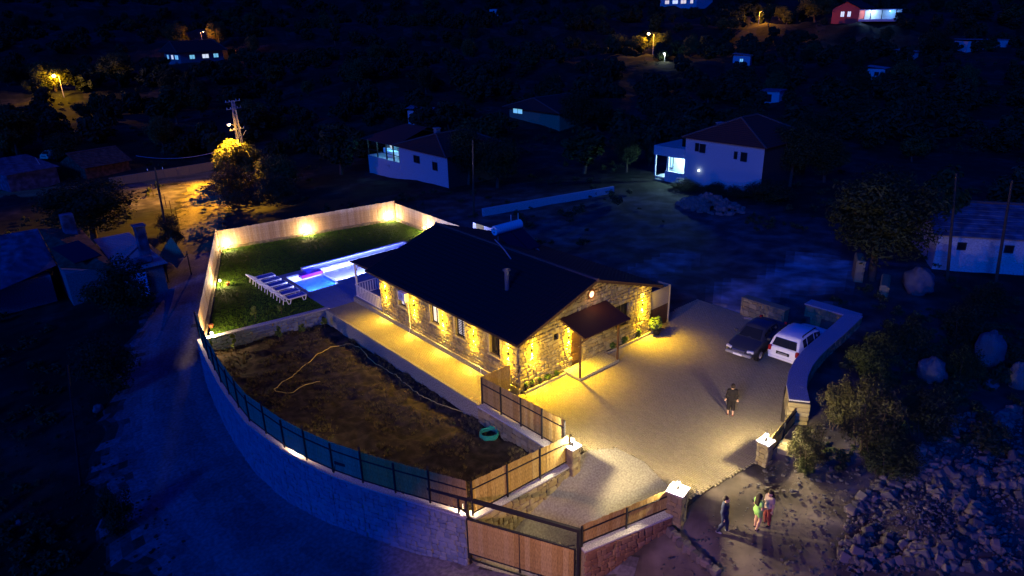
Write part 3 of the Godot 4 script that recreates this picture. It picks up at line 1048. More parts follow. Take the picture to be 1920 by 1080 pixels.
	# wall lamps throwing light up and down the piers
	var where := ["at the verandah end of the long wall", "between the far window with the air conditioner and the curtained window", "between the curtained window and the slatted window", "between the slatted window and the unlit window", "between the unlit window and the entrance corner"]
	var zs := [-12.4, -9.2, -6.27, -3.5, -0.7]
	for i in 5: wall_lamp(Vector3(0, 2.0, zs[i]), Vector3(-1, 0, 0), "yellow wall lamp " + where[i])
	wall_lamp(Vector3(0.86, 2.15, 0), Vector3(0, 0, 1), "yellow wall lamp on the gable by the entrance corner above the left planting bed")
	wall_lamp(Vector3(3.48, 1.98, 0), Vector3(0, 0, 1), "yellow wall lamp on the gable beside the front door under the canopy")
	wall_lamp(Vector3(9.48, 2.05, 0), Vector3(0, 0, 1), "yellow wall lamp on the gable at the right end above the bushy plant")

	# side screen right of the gable
	var sc := fence("side_screen", "brown board screen closing the gap right of the gable, pale panel on top", Vector3(10.34, 0, -0.12), Vector3(12.2, 0, -0.12), 1.25, 0.3, 0.9, Vector3(0, 0, 1), [M.timber], 0.0, false, 0.0)
	g = Geo.new()
	g.cbox(at(0.93, 1.9, 0.02), Vector3(1.86, 1.14, 0.06), 0.01)
	obj("upper_panel", g, M.plaster, sc)
	g = Geo.new()
	g.cbox(at(1.86, 1.25, -0.35), Vector3(0.06, 2.5, 0.9), 0.01)
	obj("return_panel", g, M.plaster, sc)

func wall_lamp(p: Vector3, out: Vector3, label: String) -> void:
	var l := thing("wall_lamp", label, "wall lamp", p, 0.0, "up and down wall lamps on the villa")
	var c := out * 0.1
	var g := Geo.new()
	g.cyl(c + Vector3(0, -0.11, 0), c + Vector3(0, 0.11, 0), 0.05, 0.05, 12)
	g.bar(Vector3.ZERO, c, 0.03)
	g.box(Transform3D(Basis(), out * 0.035), Vector3(0.09, 0.1, 0.09))
	obj("body", g, M.steel, l)
	for s in [-1, 1]:
		g = Geo.new()
		g.cyl(c + Vector3(0, s * 0.112, 0), c + Vector3(0, s * 0.125, 0), 0.045, 0.045, 12)
		obj("bulb", g, M.lamp_yellow, l)
		var q := c + Vector3(0, s * 0.14, 0)
		spot("beam", q, Vector3(0, s, 0), lin(1.0, 0.72, 0.2), 17.0, 26.0, 0.8, l)
		spot("spill", q + out * 0.07, (Vector3(0, s, 0) + out * 0.38).normalized(), C(YELLOW), (22.0 if out.x < 0 else 46.0) if s < 0 else 6.0, 60.0, 1.0, l)
		omni("glow", q + out * 0.26, C(YELLOW), 2.0, 0.06, l)

# a free wall along a line of points: core, cap slabs and stones on the given sides (+1: side ax x UP)
func stone_wall(o: Node3D, line: Array, half: float, y0: Callable, y1: float, cap_over: float, course: float, per: int, sides: Array, cap_mat: Material, cap_t := 0.08, mats := stone_mats) -> void:
	for i in line.size() - 1:
		var a := Vector3(line[i].x, 0, line[i].y)
		var b := Vector3(line[i + 1].x, 0, line[i + 1].y)
		var ax := (b - a).normalized()
		var side := ax.cross(Vector3.UP)
		var ya: float = y0.call(a.x, a.z)
		var yb: float = y0.call(b.x, b.z)
		var lo := minf(ya, yb) - 0.3
		var g := Geo.new()
		var ln := a.distance_to(b)
		g.box(Transform3D(Basis(ax, Vector3.UP, side), (a + b) / 2 + Vector3(0, (lo + y1 - cap_t) / 2, 0)), Vector3(ln + 0.02, y1 - cap_t - lo, half * 2 - 0.06))
		var core := obj("wall", g, M.mortar, o)
		for s in sides:
			var p: Vector3 = a + side * half * s
			var q: Vector3 = b + side * half * s
			if s < 0:
				var k := p
				p = q
				q = k
			p.y = lo
			lay_stones(core, p, q, side * s, func(_u): return y1 - cap_t - 0.01, course, mats, per, [], func(u): return minf(ya, yb) - 0.25 + 0.0 * u)
		if cap_t > 0:
			g = Geo.new()
			g.cbox(Transform3D(Basis(ax, Vector3.UP, side), (a + b) / 2 + Vector3(0, y1 - cap_t / 2 + 0.002 * (i % 2), 0)), Vector3(ln + half * 0.35, cap_t, half * 2 + cap_over * 2), 0.015)
			obj("cap", g, cap_mat, o)

func smooth_line(a: Array, step: float) -> Array:
	var cv := Curve2D.new()
	for i in range(0, a.size(), 2):
		var p := Vector2(a[i], a[i + 1])
		var i0 := maxi(i - 2, 0)
		var i1 := mini(i + 2, a.size() - 2)
		var t := Vector2(a[i1] - a[i0], a[i1 + 1] - a[i0 + 1]) * 0.16
		cv.add_point(p, -t, t)
	var out := []
	var n := maxi(2, int(round(cv.get_baked_length() / step)))
	for i in n + 1: out.append(cv.sample_baked(cv.get_baked_length() * i / n))
	return out

func pillar(label: String, x: float, z: float, top: float, turn: float, foot: float, half := 0.25) -> void:
	var o := thing("stone_pillar", label, "pillar", Vector3(x, 0, z), turn, "stone entrance pillars")
	var g := Geo.new()
	g.span(Vector3(-half + 0.03, foot, -half + 0.03), Vector3(half - 0.03, top - 0.07, half - 0.03))
	var core := obj("shaft", g, M.mortar, o)
	for k in 4:
		var d := Vector3(0, 0, 1).rotated(Vector3.UP, PI / 2 * k)
		var ax := Vector3.UP.cross(d)
		var a := d * (half - 0.02) - ax * half
		var b := d * (half - 0.02) + ax * half
		a.y = foot
		b.y = foot
		lay_stones(core, a, b, d, func(_u): return top - 0.08, 0.22, stone_mats, 60)
	g = Geo.new()
	g.cbox(at(0, top - 0.035, 0), Vector3(half * 2 + 0.12, 0.07, half * 2 + 0.12), 0.012)
	obj("cap", g, M.cap, o)
	var l := thing("pillar_lamp", label.replace("stone entrance pillar", "lamp on the pillar"), "lamp", Vector3(x, top, z), turn, "lamps on the entrance pillars")
	g = Geo.new()
	g.cyl(Vector3(0, 0, 0), Vector3(0, 0.2, 0), 0.05, 0.035, 14)
	obj("base", g, M.steel, l)
	g = Geo.new()
	g.ball(Vector3(0, 0.28, 0), Vector3(0.085, 0.1, 0.085), 14, 10)
	obj("bulb", g, M.lamp_warm, l)
	g = Geo.new()
	g.cyl(Vector3(0, 0.385, 0), Vector3(0, 0.4, 0), 0.06, 0.045, 14)
	obj("lid", g, M.galvanised, l)
	omni("light", Vector3(0, 0.28, 0), C(WARM), 26.0, 0.06, l)

func fence_lamp(label: String, p: Vector3, e := 1.6) -> void:
	var l := thing("fence_lamp", label, "lamp", p, 0.0, "lamps along the fence")
	var g := Geo.new()
	g.cyl(Vector3(0, -p.y if p.y < 0.6 else -0.3, 0), Vector3(0, -0.07, 0), 0.03, 0.03, 8)
	obj("stem", g, M.steel, l)
	g = Geo.new()
	g.ball(Vector3.ZERO, Vector3(0.085, 0.1, 0.085), 12, 8)
	obj("bulb", g, M.lamp_peach, l)
	omni("light", Vector3.ZERO, C(PEACH), e, 0.05, l)

func enclosure() -> void:
	var wood := [M.plank_0, M.plank_1, M.plank_2, M.plank_3]
	# curved retaining wall over the road and its panel fence
	var curve := smooth_line([-9.78, -17.95, -10.35, -14.6, -10.85, -11.0, -11.15, -7.0, -10.85, -3.8, -10.4, -1.6, -9.8, 0.3, -8.7, 2.8, -7.45, 5.45], 1.6)
	var rw := thing("retaining_wall", "tall curved stone retaining wall dropping to the dirt road, sunken garden behind it", "retaining wall")
	stone_wall(rw, curve, 0.2, func(x, z): return ground_at(x - 0.4, z) - 0.1, 0.0, 0.03, 0.23, 19, [1], M.cap, 0.08, pale_stone)
	var pf := thing("panel_fence", "grey blue board fence with steel posts along the curved retaining wall", "fence")
	for i in curve.size() - 1:
		var f := float(i) / curve.size()
		fence_run(pf, Vector3(curve[i].x, 0.05, curve[i].y), Vector3(curve[i + 1].x, 0.05, curve[i + 1].y), 1.42, 0.2, 5.0, Vector3(-1, 0, 0), [M.panel_0, M.panel_1, M.panel_2] if f < 0.72 else [M.plank_1, M.plank_3], 0.0, true, 0.006, 0.32 if i % 2 == 0 else 0.02)
	fence_lamp("small lamp behind the panel fence midway along the curved retaining wall", Vector3(-10.55, 0.22, -2.9), 7.0)
	fence_lamp("small lamp in the garden corner behind the gate post", Vector3(-7.45, 0.22, 5.2), 7.0)
	# lawn: low stone wall towards the sunken garden, board fences on the three far sides
	var lw := thing("garden_wall", "low stone wall with pale cap between the lawn and the sunken garden", "wall")
	stone_wall(lw, [Vector2(-9.6, -17.72), Vector2(-7.6, -17.47), Vector2(-5.6, -17.22), Vector2(-3.6, -16.97), Vector2(-1.95, -16.76)], 0.16, func(_x, _z): return -1.0, 0.06, 0.03, 0.24, 60, [1, -1], M.cap, 0.08, pale_stone)
	var ww := thing("walkway_wall", "straight concrete kerb wall holding the walkway above the sunken garden", "wall")
	var g := Geo.new()
	g.span(Vector3(-2.27, -1.3, -16.6), Vector3(-2.1, 0.04, -0.42))
	obj("wall", g, M.concrete, ww)
	var fs := [
		["board fence on the road side of the lawn, two lamps glowing at its foot", Vector3(-9.68, 0.12, -17.85), Vector3(-2.78, 0.12, -34.5), Vector3(-1, 0, -0.4)],
		["long board fence across the far end of the lawn behind the pool", Vector3(-2.72, 0.12, -34.52), Vector3(12.5, 0.12, -31.55), Vector3(0.2, 0, -1)],
		["board fence on the far right of the lawn running towards the villa", Vector3(12.52, 0.12, -31.5), Vector3(12.3, 0.12, -19.5), Vector3(1, 0, 0)]]
	for f in fs:
		var fo := fence("board_fence", f[1 - 1], f[1], f[2], 1.42, 0.17, 2.4, f[3], pale_plank, 0.25 if f[1].z > -20 else (0.2 if f[1].x < 0 else 0.0), true, 0.012, "board fences round the lawn", 0.0)
		g = Geo.new()   # kerb of rough stones at the foot
		var d: Vector3 = f[2] - f[1]
		var n := int(d.length() / 0.28)
		g.bar(Vector3(0, -0.1, 0), d + Vector3(0, -0.1, 0), 0.3, 0.3)
		var kerb := obj("kerb", g, M.mortar, fo)
		var inner: Vector3 = d.normalized().cross(Vector3.UP)
		if inner.dot(f[3]) > 0: inner = -inner
		for i in n:
			obj("stone", stone_mesh[rng.randi() % 10], stone_mats[rng.randi() % 5], kerb, Transform3D(Basis(d.normalized(), Vector3.UP, d.normalized().cross(Vector3.UP)) * Basis.from_scale(Vector3(0.26, 0.22, 0.1)), d * ((i + 0.5) / n) + Vector3(0, -0.05, 0) + inner * 0.13))
	fence("board_fence", "taller pale board fence section seen behind the villa's rear roof edge", Vector3(12.3, 0.1, -19.4), Vector3(12.3, 0.1, -14.2), 2.15, 0.2, 2.6, Vector3(1, 0, 0), [M.white_paint, M.plank_2], 0.0, true, 0.01, "", 0.0)
	var spots := [[Vector3(-9.2, 0.3, -17.6), "bright lamp in the front corner of the lawn where board fence meets low stone wall"], [Vector3(-5.72, 0.4, -26.0), "lamp halfway along the road side board fence of the lawn"], [Vector3(-2.3, 0.4, -33.8), "lamp in the far left corner of the lawn fence"], [Vector3(4.3, 0.4, -32.66), "lamp midway along the far board fence behind the pool"], [Vector3(11.7, 0.42, -31.2), "lamp in the far right corner of the lawn fence"], [Vector3(11.9, 0.55, -25.9), "lamp on the right board fence just above the villa roof"]]
	for s in spots: fence_lamp(s[1], s[0], 11.5)

	# forecourt: fence over the garden, cross panel by the walkway, ramp fence
	var cw := thing("forecourt_wall", "low stone wall under the forecourt fence, facing the sunken garden", "wall")
	stone_wall(cw, [Vector2(-2.06, -0.42), Vector2(-2.0, 1.4), Vector2(-1.98, 3.2), Vector2(-1.98, 5.1)], 0.26, func(_x, _z): return -1.1, 0.02, 0.04, 0.24, 40, [1], M.cap)
	fence("board_fence", "pale board fence with dark steel posts between the forecourt and the sunken garden", Vector3(-1.98, 0.03, -0.42), Vector3(-1.86, 0.03, 5.15), 1.4, 0.2, 1.55, Vector3(-1, 0, 0), wood, 0.1, true, 0.015, "", 0.08)
	fence("board_fence", "short board screen across the walkway beside the villa's entrance corner", Vector3(-1.95, 0.03, -0.5), Vector3(-0.14, 0.03, -0.5), 1.4, 0.2, 1.0, Vector3(0, 0, -1), wood, 0.0, false, 0.015)
	var rf := thing("ramp_wall", "stone wall beside the driveway ramp under the yellow lit fence", "wall")
	stone_wall(rf, [Vector2(-2.0, 5.78), Vector2(-3.8, 5.78), Vector2(-5.6, 5.72), Vector2(-7.4, 5.62)], 0.2, func(x, _z): return lerpf(-0.2, -2.2, clampf((-1.5 - x) / 5.8, 0.0, 1.0)), 0.0, 0.03, 0.26, 60, [-1], M.cap)
	fence("board_fence", "yellow lit board fence on the stone wall beside the driveway ramp", Vector3(-2.25, 0.03, 5.8), Vector3(-7.4, 0.03, 5.66), 1.3, 0.19, 1.75, Vector3(0, 0, 1), wood, 0.2, true, 0.015, "", 0.1)
	# right side of the ramp
	var gw := thing("gate_wall", "reddish stone wall with sloping ground before it, right of the sliding gate", "wall")
	stone_wall(gw, [Vector2(-5.5, 9.62), Vector2(-4.2, 9.94), Vector2(-2.9, 10.26), Vector2(-1.72, 10.56)], 0.24, func(x, z): return ground_at(x, z + 0.5) - 0.2, 0.0, 0.03, 0.24, 75, [1, -1], M.cap, 0.08, red_stone)
	fence("board_fence", "board fence on top of the stone wall right of the sliding gate", Vector3(-5.5, 0.02, 9.58), Vector3(-1.7, 0.02, 10.5), 0.85, 0.17, 1.9, Vector3(-0.2, 0, 0.97), wood, 0.05, true, 0.02, "", 0.06)
	pillar("stone entrance pillar at the top of the ramp beside the yellow lit fence", -2.2, 5.92, 0.9, 0.0, -0.5, 0.24)
	pillar("stone entrance pillar at the end of the reddish wall, left of the open entrance", -1.42, 10.72, 1.0, 0.24, -0.9, 0.3)
	pillar("stone entrance pillar right of the open entrance beside the bushes", 3.86, 11.28, 1.0, 0.0, -0.6, 0.24)
	fence("board_fence", "short board fence between the right entrance pillar and the curved wall end", Vector3(4.15, 0.0, 11.3), Vector3(7.45, 0.0, 10.75), 0.85, 0.17, 1.6, Vector3(0.1, 0, 1), wood, 0.05, true, 0.02, "", 0.05)
	# wide capped wall round the parking bay
	var pw := thing("parking_wall", "thick stone wall with wide bare cap curving round the parked white car", "wall")
	stone_wall(pw, smooth_line([7.55, 10.75, 8.2, 10.25, 9.5, 9.6, 11.4, 9.0, 13.5, 8.72, 16.0, 8.5, 18.6, 8.2], 1.3), 0.4, func(x, z): return ground_at(x, z) - 0.3, 1.22, 0.05, 0.26, 24, [1, -1], M.cap)
	stone_wall(pw, [Vector2(18.6, 8.4), Vector2(18.6, 7.0), Vector2(18.55, 5.5)], 0.4, func(_x, _z): return -0.2, 1.2, 0.05, 0.26, 40, [1, -1], M.cap)
	for k in 5:   # coursed blocks closing the wall's end
		var endw := Geo.new()
		endw.cbox(Transform3D(Basis(Vector3.UP, 0.6 + rng.randf_range(-0.03, 0.03)), Vector3(7.52 + rng.randf_range(-0.03, 0.03), 0.1 + k * 0.235, 10.78)), Vector3(0.36, 0.222, 0.92), 0.025, 0.02, rng)
		obj("end_block", endw, stone_mats[k % 3], pw)
	var bw := thing("parking_wall", "short stone wall behind the dark parked car", "wall")
	stone_wall(bw, [Vector2(16.7, 5.1), Vector2(16.7, 3.7), Vector2(16.7, 2.3)], 0.3, func(_x, _z): return -0.2, 1.15, 0.02, 0.26, 60, [1, -1], M.mortar, 0.05)

	# cantilever sliding gate with its long top beam
	var p0 := Vector3(-7.62, 0, 5.62)
	var p1 := Vector3(-5.72, 0, 9.48)
	var gate := thing("sliding_gate", "brown board sliding gate in a dark steel frame under a long steel beam", "gate", p0)
	var d := p1 - p0
	var out := d.normalized().cross(Vector3.UP)
	if out.x > 0: out = -out
	g = Geo.new()
	g.bar(Vector3(0, -0.02, 0), d + Vector3(0, -0.06, 0), 0.07)
	g.bar(Vector3(0, -1.68, 0), d + Vector3(0, -1.74, 0), 0.07)
	for f in [0.0, 0.5, 1.0]: g.bar(d * f + Vector3(0, -1.95, 0), d * f + Vector3(0, -0.02, 0), 0.07)
	g.bar(Vector3(0, -2.0, 0), d + Vector3(0, -2.06, 0), 0.05)
	g.bar(d * 0.9 + Vector3(0, -0.1, 0), d * 1.0 + Vector3(0, 0.12, 0), 0.035)
	obj("frame", g, M.steel, gate)
	var n := 20
	for i in n:
		obj("plank", plank_mesh[rng.randi() % 5], wood[rng.randi() % 4], gate, Transform3D(Basis(d.normalized(), Vector3.UP, d.normalized().cross(Vector3.UP)) * Basis.from_scale(Vector3(d.length() / n * 0.97, 1.6, 0.022)), d * ((i + 0.5) / n) + Vector3(0, -0.88, 0) + out * 0.02))
	for i in 15:
		g = Geo.new()
		var q := d * (0.5 + 0.48 * i / 15.0) + Vector3(0, -0.02, 0)
		g.cyl(q, q + Vector3(0, 0.12, 0), 0.012, 0.002, 5)
		obj("spike", g, M.steel, gate)
	var gp := thing("gate_portal", "dark steel posts and long overhead beam of the sliding gate", "gate frame", p0)
	var far := Vector3(-9.98, 0.56, -0.35) - p0
	g = Geo.new()
	g.bar(far, p1 - p0 + Vector3(0.08, 0.8, 0.1), 0.12, 0.14)
	obj("beam", g, M.steel, gp)
	for q in [[Vector3(0.12, 0, -0.12), 0.68, -2.45], [Vector3(-0.05, 0, -0.45), 0.64, -2.45], [d + Vector3(0.09, 0, 0.12), 0.86, -2.2]]:
		g = Geo.new()
		g.bar(q[0] + Vector3(0, q[2], 0), q[0] + Vector3(0, q[1], 0), 0.11 if q[0] != Vector3(-0.05, 0, -0.45) else 0.06)
		obj("post", g, M.steel, gp)
	g = Geo.new()
	g.bar(far + Vector3(0.03, 0, 0.05), far + Vector3(-0.1, -0.62, -0.1), 0.04)
	g.bar(far.lerp(d, 0.28) + Vector3(0, 0.35, 0), far.lerp(d, 0.32) + Vector3(0, -0.5, 0), 0.04)
	g.bar(Vector3(-0.05, 0.3, -0.45), Vector3(0.12, 0.05, -0.1), 0.04)
	obj("brace", g, M.steel, gp)

func pool_garden() -> void:
	# deck of pale slabs round the basin, with walkway behind the villa
	var g := Geo.new()
	var holes := [-1.6, -24.4, 8.2, -20.84]
	for r in [[-2.05, -20.22, 10.4, -16.66], [0.63, -20.76, 10.4, -20.22], [-2.05, -24.47, -1.68, -20.22], [8.28, -24.47, 10.4, -20.76], [-2.05, -25.0, 10.4, -24.47], [10.32, -16.66, 12.2, -0.3]]:
		g.span(Vector3(r[0], -0.9, r[1]), Vector3(r[2], -0.012, r[3]))
	var deck := setting("pool_deck", "pale slab deck between the pool and the verandah", g, M.paver_bed)
	var x := -2.05
	var placed := 0
	while x < 10.3:
		var z := -24.98
		while z < -16.7:
			var c := Vector2(x + 0.3, z + 0.3)
			var wet: bool = c.x > -1.6 - 0.25 and c.x < 8.4 and c.y > -24.6 and (c.y < -20.84 + 0.25 or (c.x < 0.95 and c.y < -20.05))
			if not wet:
				var q := Geo.new()
				if placed < 300:
					q.cbox(Transform3D(), Vector3(0.585, 0.03, 0.585), 0.006)
					obj("slab", q, M.deck, deck, at(c.x, -0.005 + rng.randf_range(-0.003, 0.003), c.y))
				placed += 1
			z += 0.6
		x += 0.6
	var coping := Geo.new()
	for r in [[-1.86, -20.33, 0.95, -20.06], [0.67, -20.87, 8.4, -20.6], [-1.86, -24.4, -1.57, -20.33], [0.67, -20.6, 0.95, -20.33]]: coping.span(Vector3(r[0], -0.1, r[1]), Vector3(r[2], 0.02, r[3]))
	obj("coping", coping, M.cap, deck)
	# the basin
	var pool := thing("swimming_pool", "swimming pool lit blue white from within, behind the villa's verandah", "pool")
	g = Geo.new()
	g.span(Vector3(-1.75, -0.72, -24.5), Vector3(1.4, -0.6, -20.2))
	g.span(Vector3(1.4, -0.72, -24.5), Vector3(8.3, -0.46, -20.6))
	g.span(Vector3(-1.75, -0.6, -24.55), Vector3(8.3, -0.05, -24.4))
	g.span(Vector3(-1.75, -0.6, -24.4), Vector3(-1.6, -0.05, -20.2))
	g.span(Vector3(-1.6, -0.6, -20.3), Vector3(0.7, -0.05, -20.15))
	g.span(Vector3(0.7, -0.6, -20.84), Vector3(8.3, -0.05, -20.7))
	g.span(Vector3(0.6, -0.6, -20.7), Vector3(0.7, -0.05, -20.3))
	g.span(Vector3(8.2, -0.46, -24.4), Vector3(8.35, -0.05, -20.8))
	var basin := mk("pool_tile", lin(0.72, 0.74, 0.80), 0.5, "fine", Vector3.ONE * 2.0)
	obj("basin", g, basin, pool)
	var deep := mk("deep_tile", lin(0.03, 0.19, 0.75), 0.5)
	for k in 25:   # tiles of the deeper end
		g = Geo.new()
		g.cbox(at(-1.3 + (k % 5) * 0.6, -0.595, -24.0 + (k / 5) * 0.8 + 0.03), Vector3(0.592, 0.012, 0.792), 0.003)
		obj("floor_tile", g, deep, pool)
	g = Geo.new()
	var gg := []
	for j in 30:
		var row := PackedVector3Array()
		for i in 70:
			var xx := -1.6 + 9.8 * i / 69.0
			var zz := lerpf(-24.4, -20.3 if xx < 0.7 else -20.84, j / 29.0)
			row.append(Vector3(xx, -0.13 + bumps.get_noise_2d(xx * 30, zz * 30) * 0.008, zz))
		gg.append(row)
	g.grid(gg)
	var wtr := obj("water", g, M.water, pool)
	wtr.set_meta("kind", "structure")
	for p in [[Vector3(-0.9, -0.33, -20.3), Vector3(0, 0, -1)], [Vector3(1.9, -0.28, -20.84), Vector3(0, 0, -1)], [Vector3(4.2, -0.28, -20.84), Vector3(0, 0, -1)], [Vector3(6.6, -0.28, -20.84), Vector3(0, 0, -1)]]:
		g = Geo.new()
		g.cyl(p[0], p[0] + p[1] * 0.03, 0.1, 0.09, 16)
		obj("underwater_lamp", g, M.lamp_pool, pool)
		omni("pool_light", p[0] + p[1] * 0.35 + Vector3(0, 0.09, 0), lin(0.36, 0.43, 1.0), 58.0, 0.1, pool)
	g = Geo.new()   # purple spill ledge on the back edge
	g.cbox(at(0.15, -0.02, -23.75), Vector3(1.7, 0.24, 0.62), 0.02)
	obj("spill_ledge", g, mk("purple_tile", lin(0.30, 0.02, 0.42), 0.4), pool)
	var rim := thing("pool_back_wall", "low raised wall with a pale top running behind the pool", "wall")
	g = Geo.new()
	g.cbox(at(4.45, 0.13, -24.62), Vector3(9.2, 0.36, 0.26), 0.02)
	obj("wall", g, M.deck, rim)
	g = Geo.new()   # blue light strip under the lip of the wall
	g.span(Vector3(-0.1, 0.22, -24.49), Vector3(8.8, 0.26, -24.47))
	obj("light_strip", g, M.lamp_strip_blue, rim)
	for sx in [0.3, 1.4, 2.5, 3.6, 4.7, 5.8, 6.9, 8.0]: omni("strip_light", Vector3(sx, 0.24, -24.4), lin(0.02, 0.03, 1.0), 0.6, 0.2, rim)
	g = Geo.new()
	g.cbox(at(8.95, 0.13, -24.1), Vector3(0.26, 0.36, 0.78), 0.02)
	obj("return", g, M.deck, rim)
	# sun loungers
	var first := lounger()
	var words := ["nearest of the row", "second nearest of the row", "third nearest of the row", "third from the far end", "second from the far end", "at the far end of the row"]
	for i in 6:
		var p := Vector3(-3.25, 0.0, -19.55 - 1.03 * i)
		var label: String = "white plastic sun lounger beside the pool, " + words[i]
		if i == 0:
			first.position = p
			first.set_meta("label", label)
		else: copy(first, p, rng.randf_range(-0.04, 0.04), label)

func lounger() -> Node3D:
	var o := thing("sun_lounger", "", "sun lounger", Vector3.ZERO, 0.0, "row of white sun loungers beside the pool")
	var g := Geo.new()
	for s in [-1, 1]:
		g.bar(Vector3(-0.3, 0.34, s * 0.33), Vector3(0.98, 0.34, s * 0.33), 0.06, 0.075)
		g.bar(Vector3(-0.9, 0.72, s * 0.33), Vector3(-0.3, 0.34, s * 0.33), 0.055, 0.07)
	g.bar(Vector3(0.97, 0.34, -0.33), Vector3(0.97, 0.34, 0.33), 0.06, 0.07)
	g.bar(Vector3(-0.9, 0.72, -0.33), Vector3(-0.9, 0.72, 0.33), 0.06, 0.07)
	obj("frame", g, M.plastic_white, o)
	for q in [0.78, -0.3]:
		for s in [-1, 1]:
			g = Geo.new()
			g.bar(Vector3(q + 0.16, 0.33, s * 0.33), Vector3(q + 0.06, 0.01, s * 0.33), 0.045)
			g.bar(Vector3(q - 0.16, 0.33, s * 0.33), Vector3(q - 0.06, 0.01, s * 0.33), 0.045)
			g.bar(Vector3(q - 0.08, 0.02, s * 0.33), Vector3(q + 0.08, 0.02, s * 0.33), 0.045)
			obj("leg", g, M.plastic_white, o)
	g = Geo.new()
	g.bar(Vector3(-0.62, 0.52, -0.28), Vector3(-0.72, 0.05, -0.28), 0.035)
	g.bar(Vector3(-0.62, 0.52, 0.28), Vector3(-0.72, 0.05, 0.28), 0.035)
	obj("prop", g, M.plastic_white, o)
	var seat := Geo.new()
	for i in 9: seat.cbox(at(-0.2 + i * 0.135, 0.355, 0), Vector3(0.118, 0.02, 0.61), 0.006)
	obj("seat", seat, M.sling, o)
	var back := Geo.new()
	for i in 5:
		var f := (i + 0.5) / 5.0
		back.cbox(Transform3D(Basis(Vector3.BACK, -0.564), Vector3(-0.3 - 0.6 * f, 0.355 + 0.38 * f, 0)), Vector3(0.118, 0.02, 0.61), 0.006)
	obj("backrest", back, M.plastic_white, o)
	return o

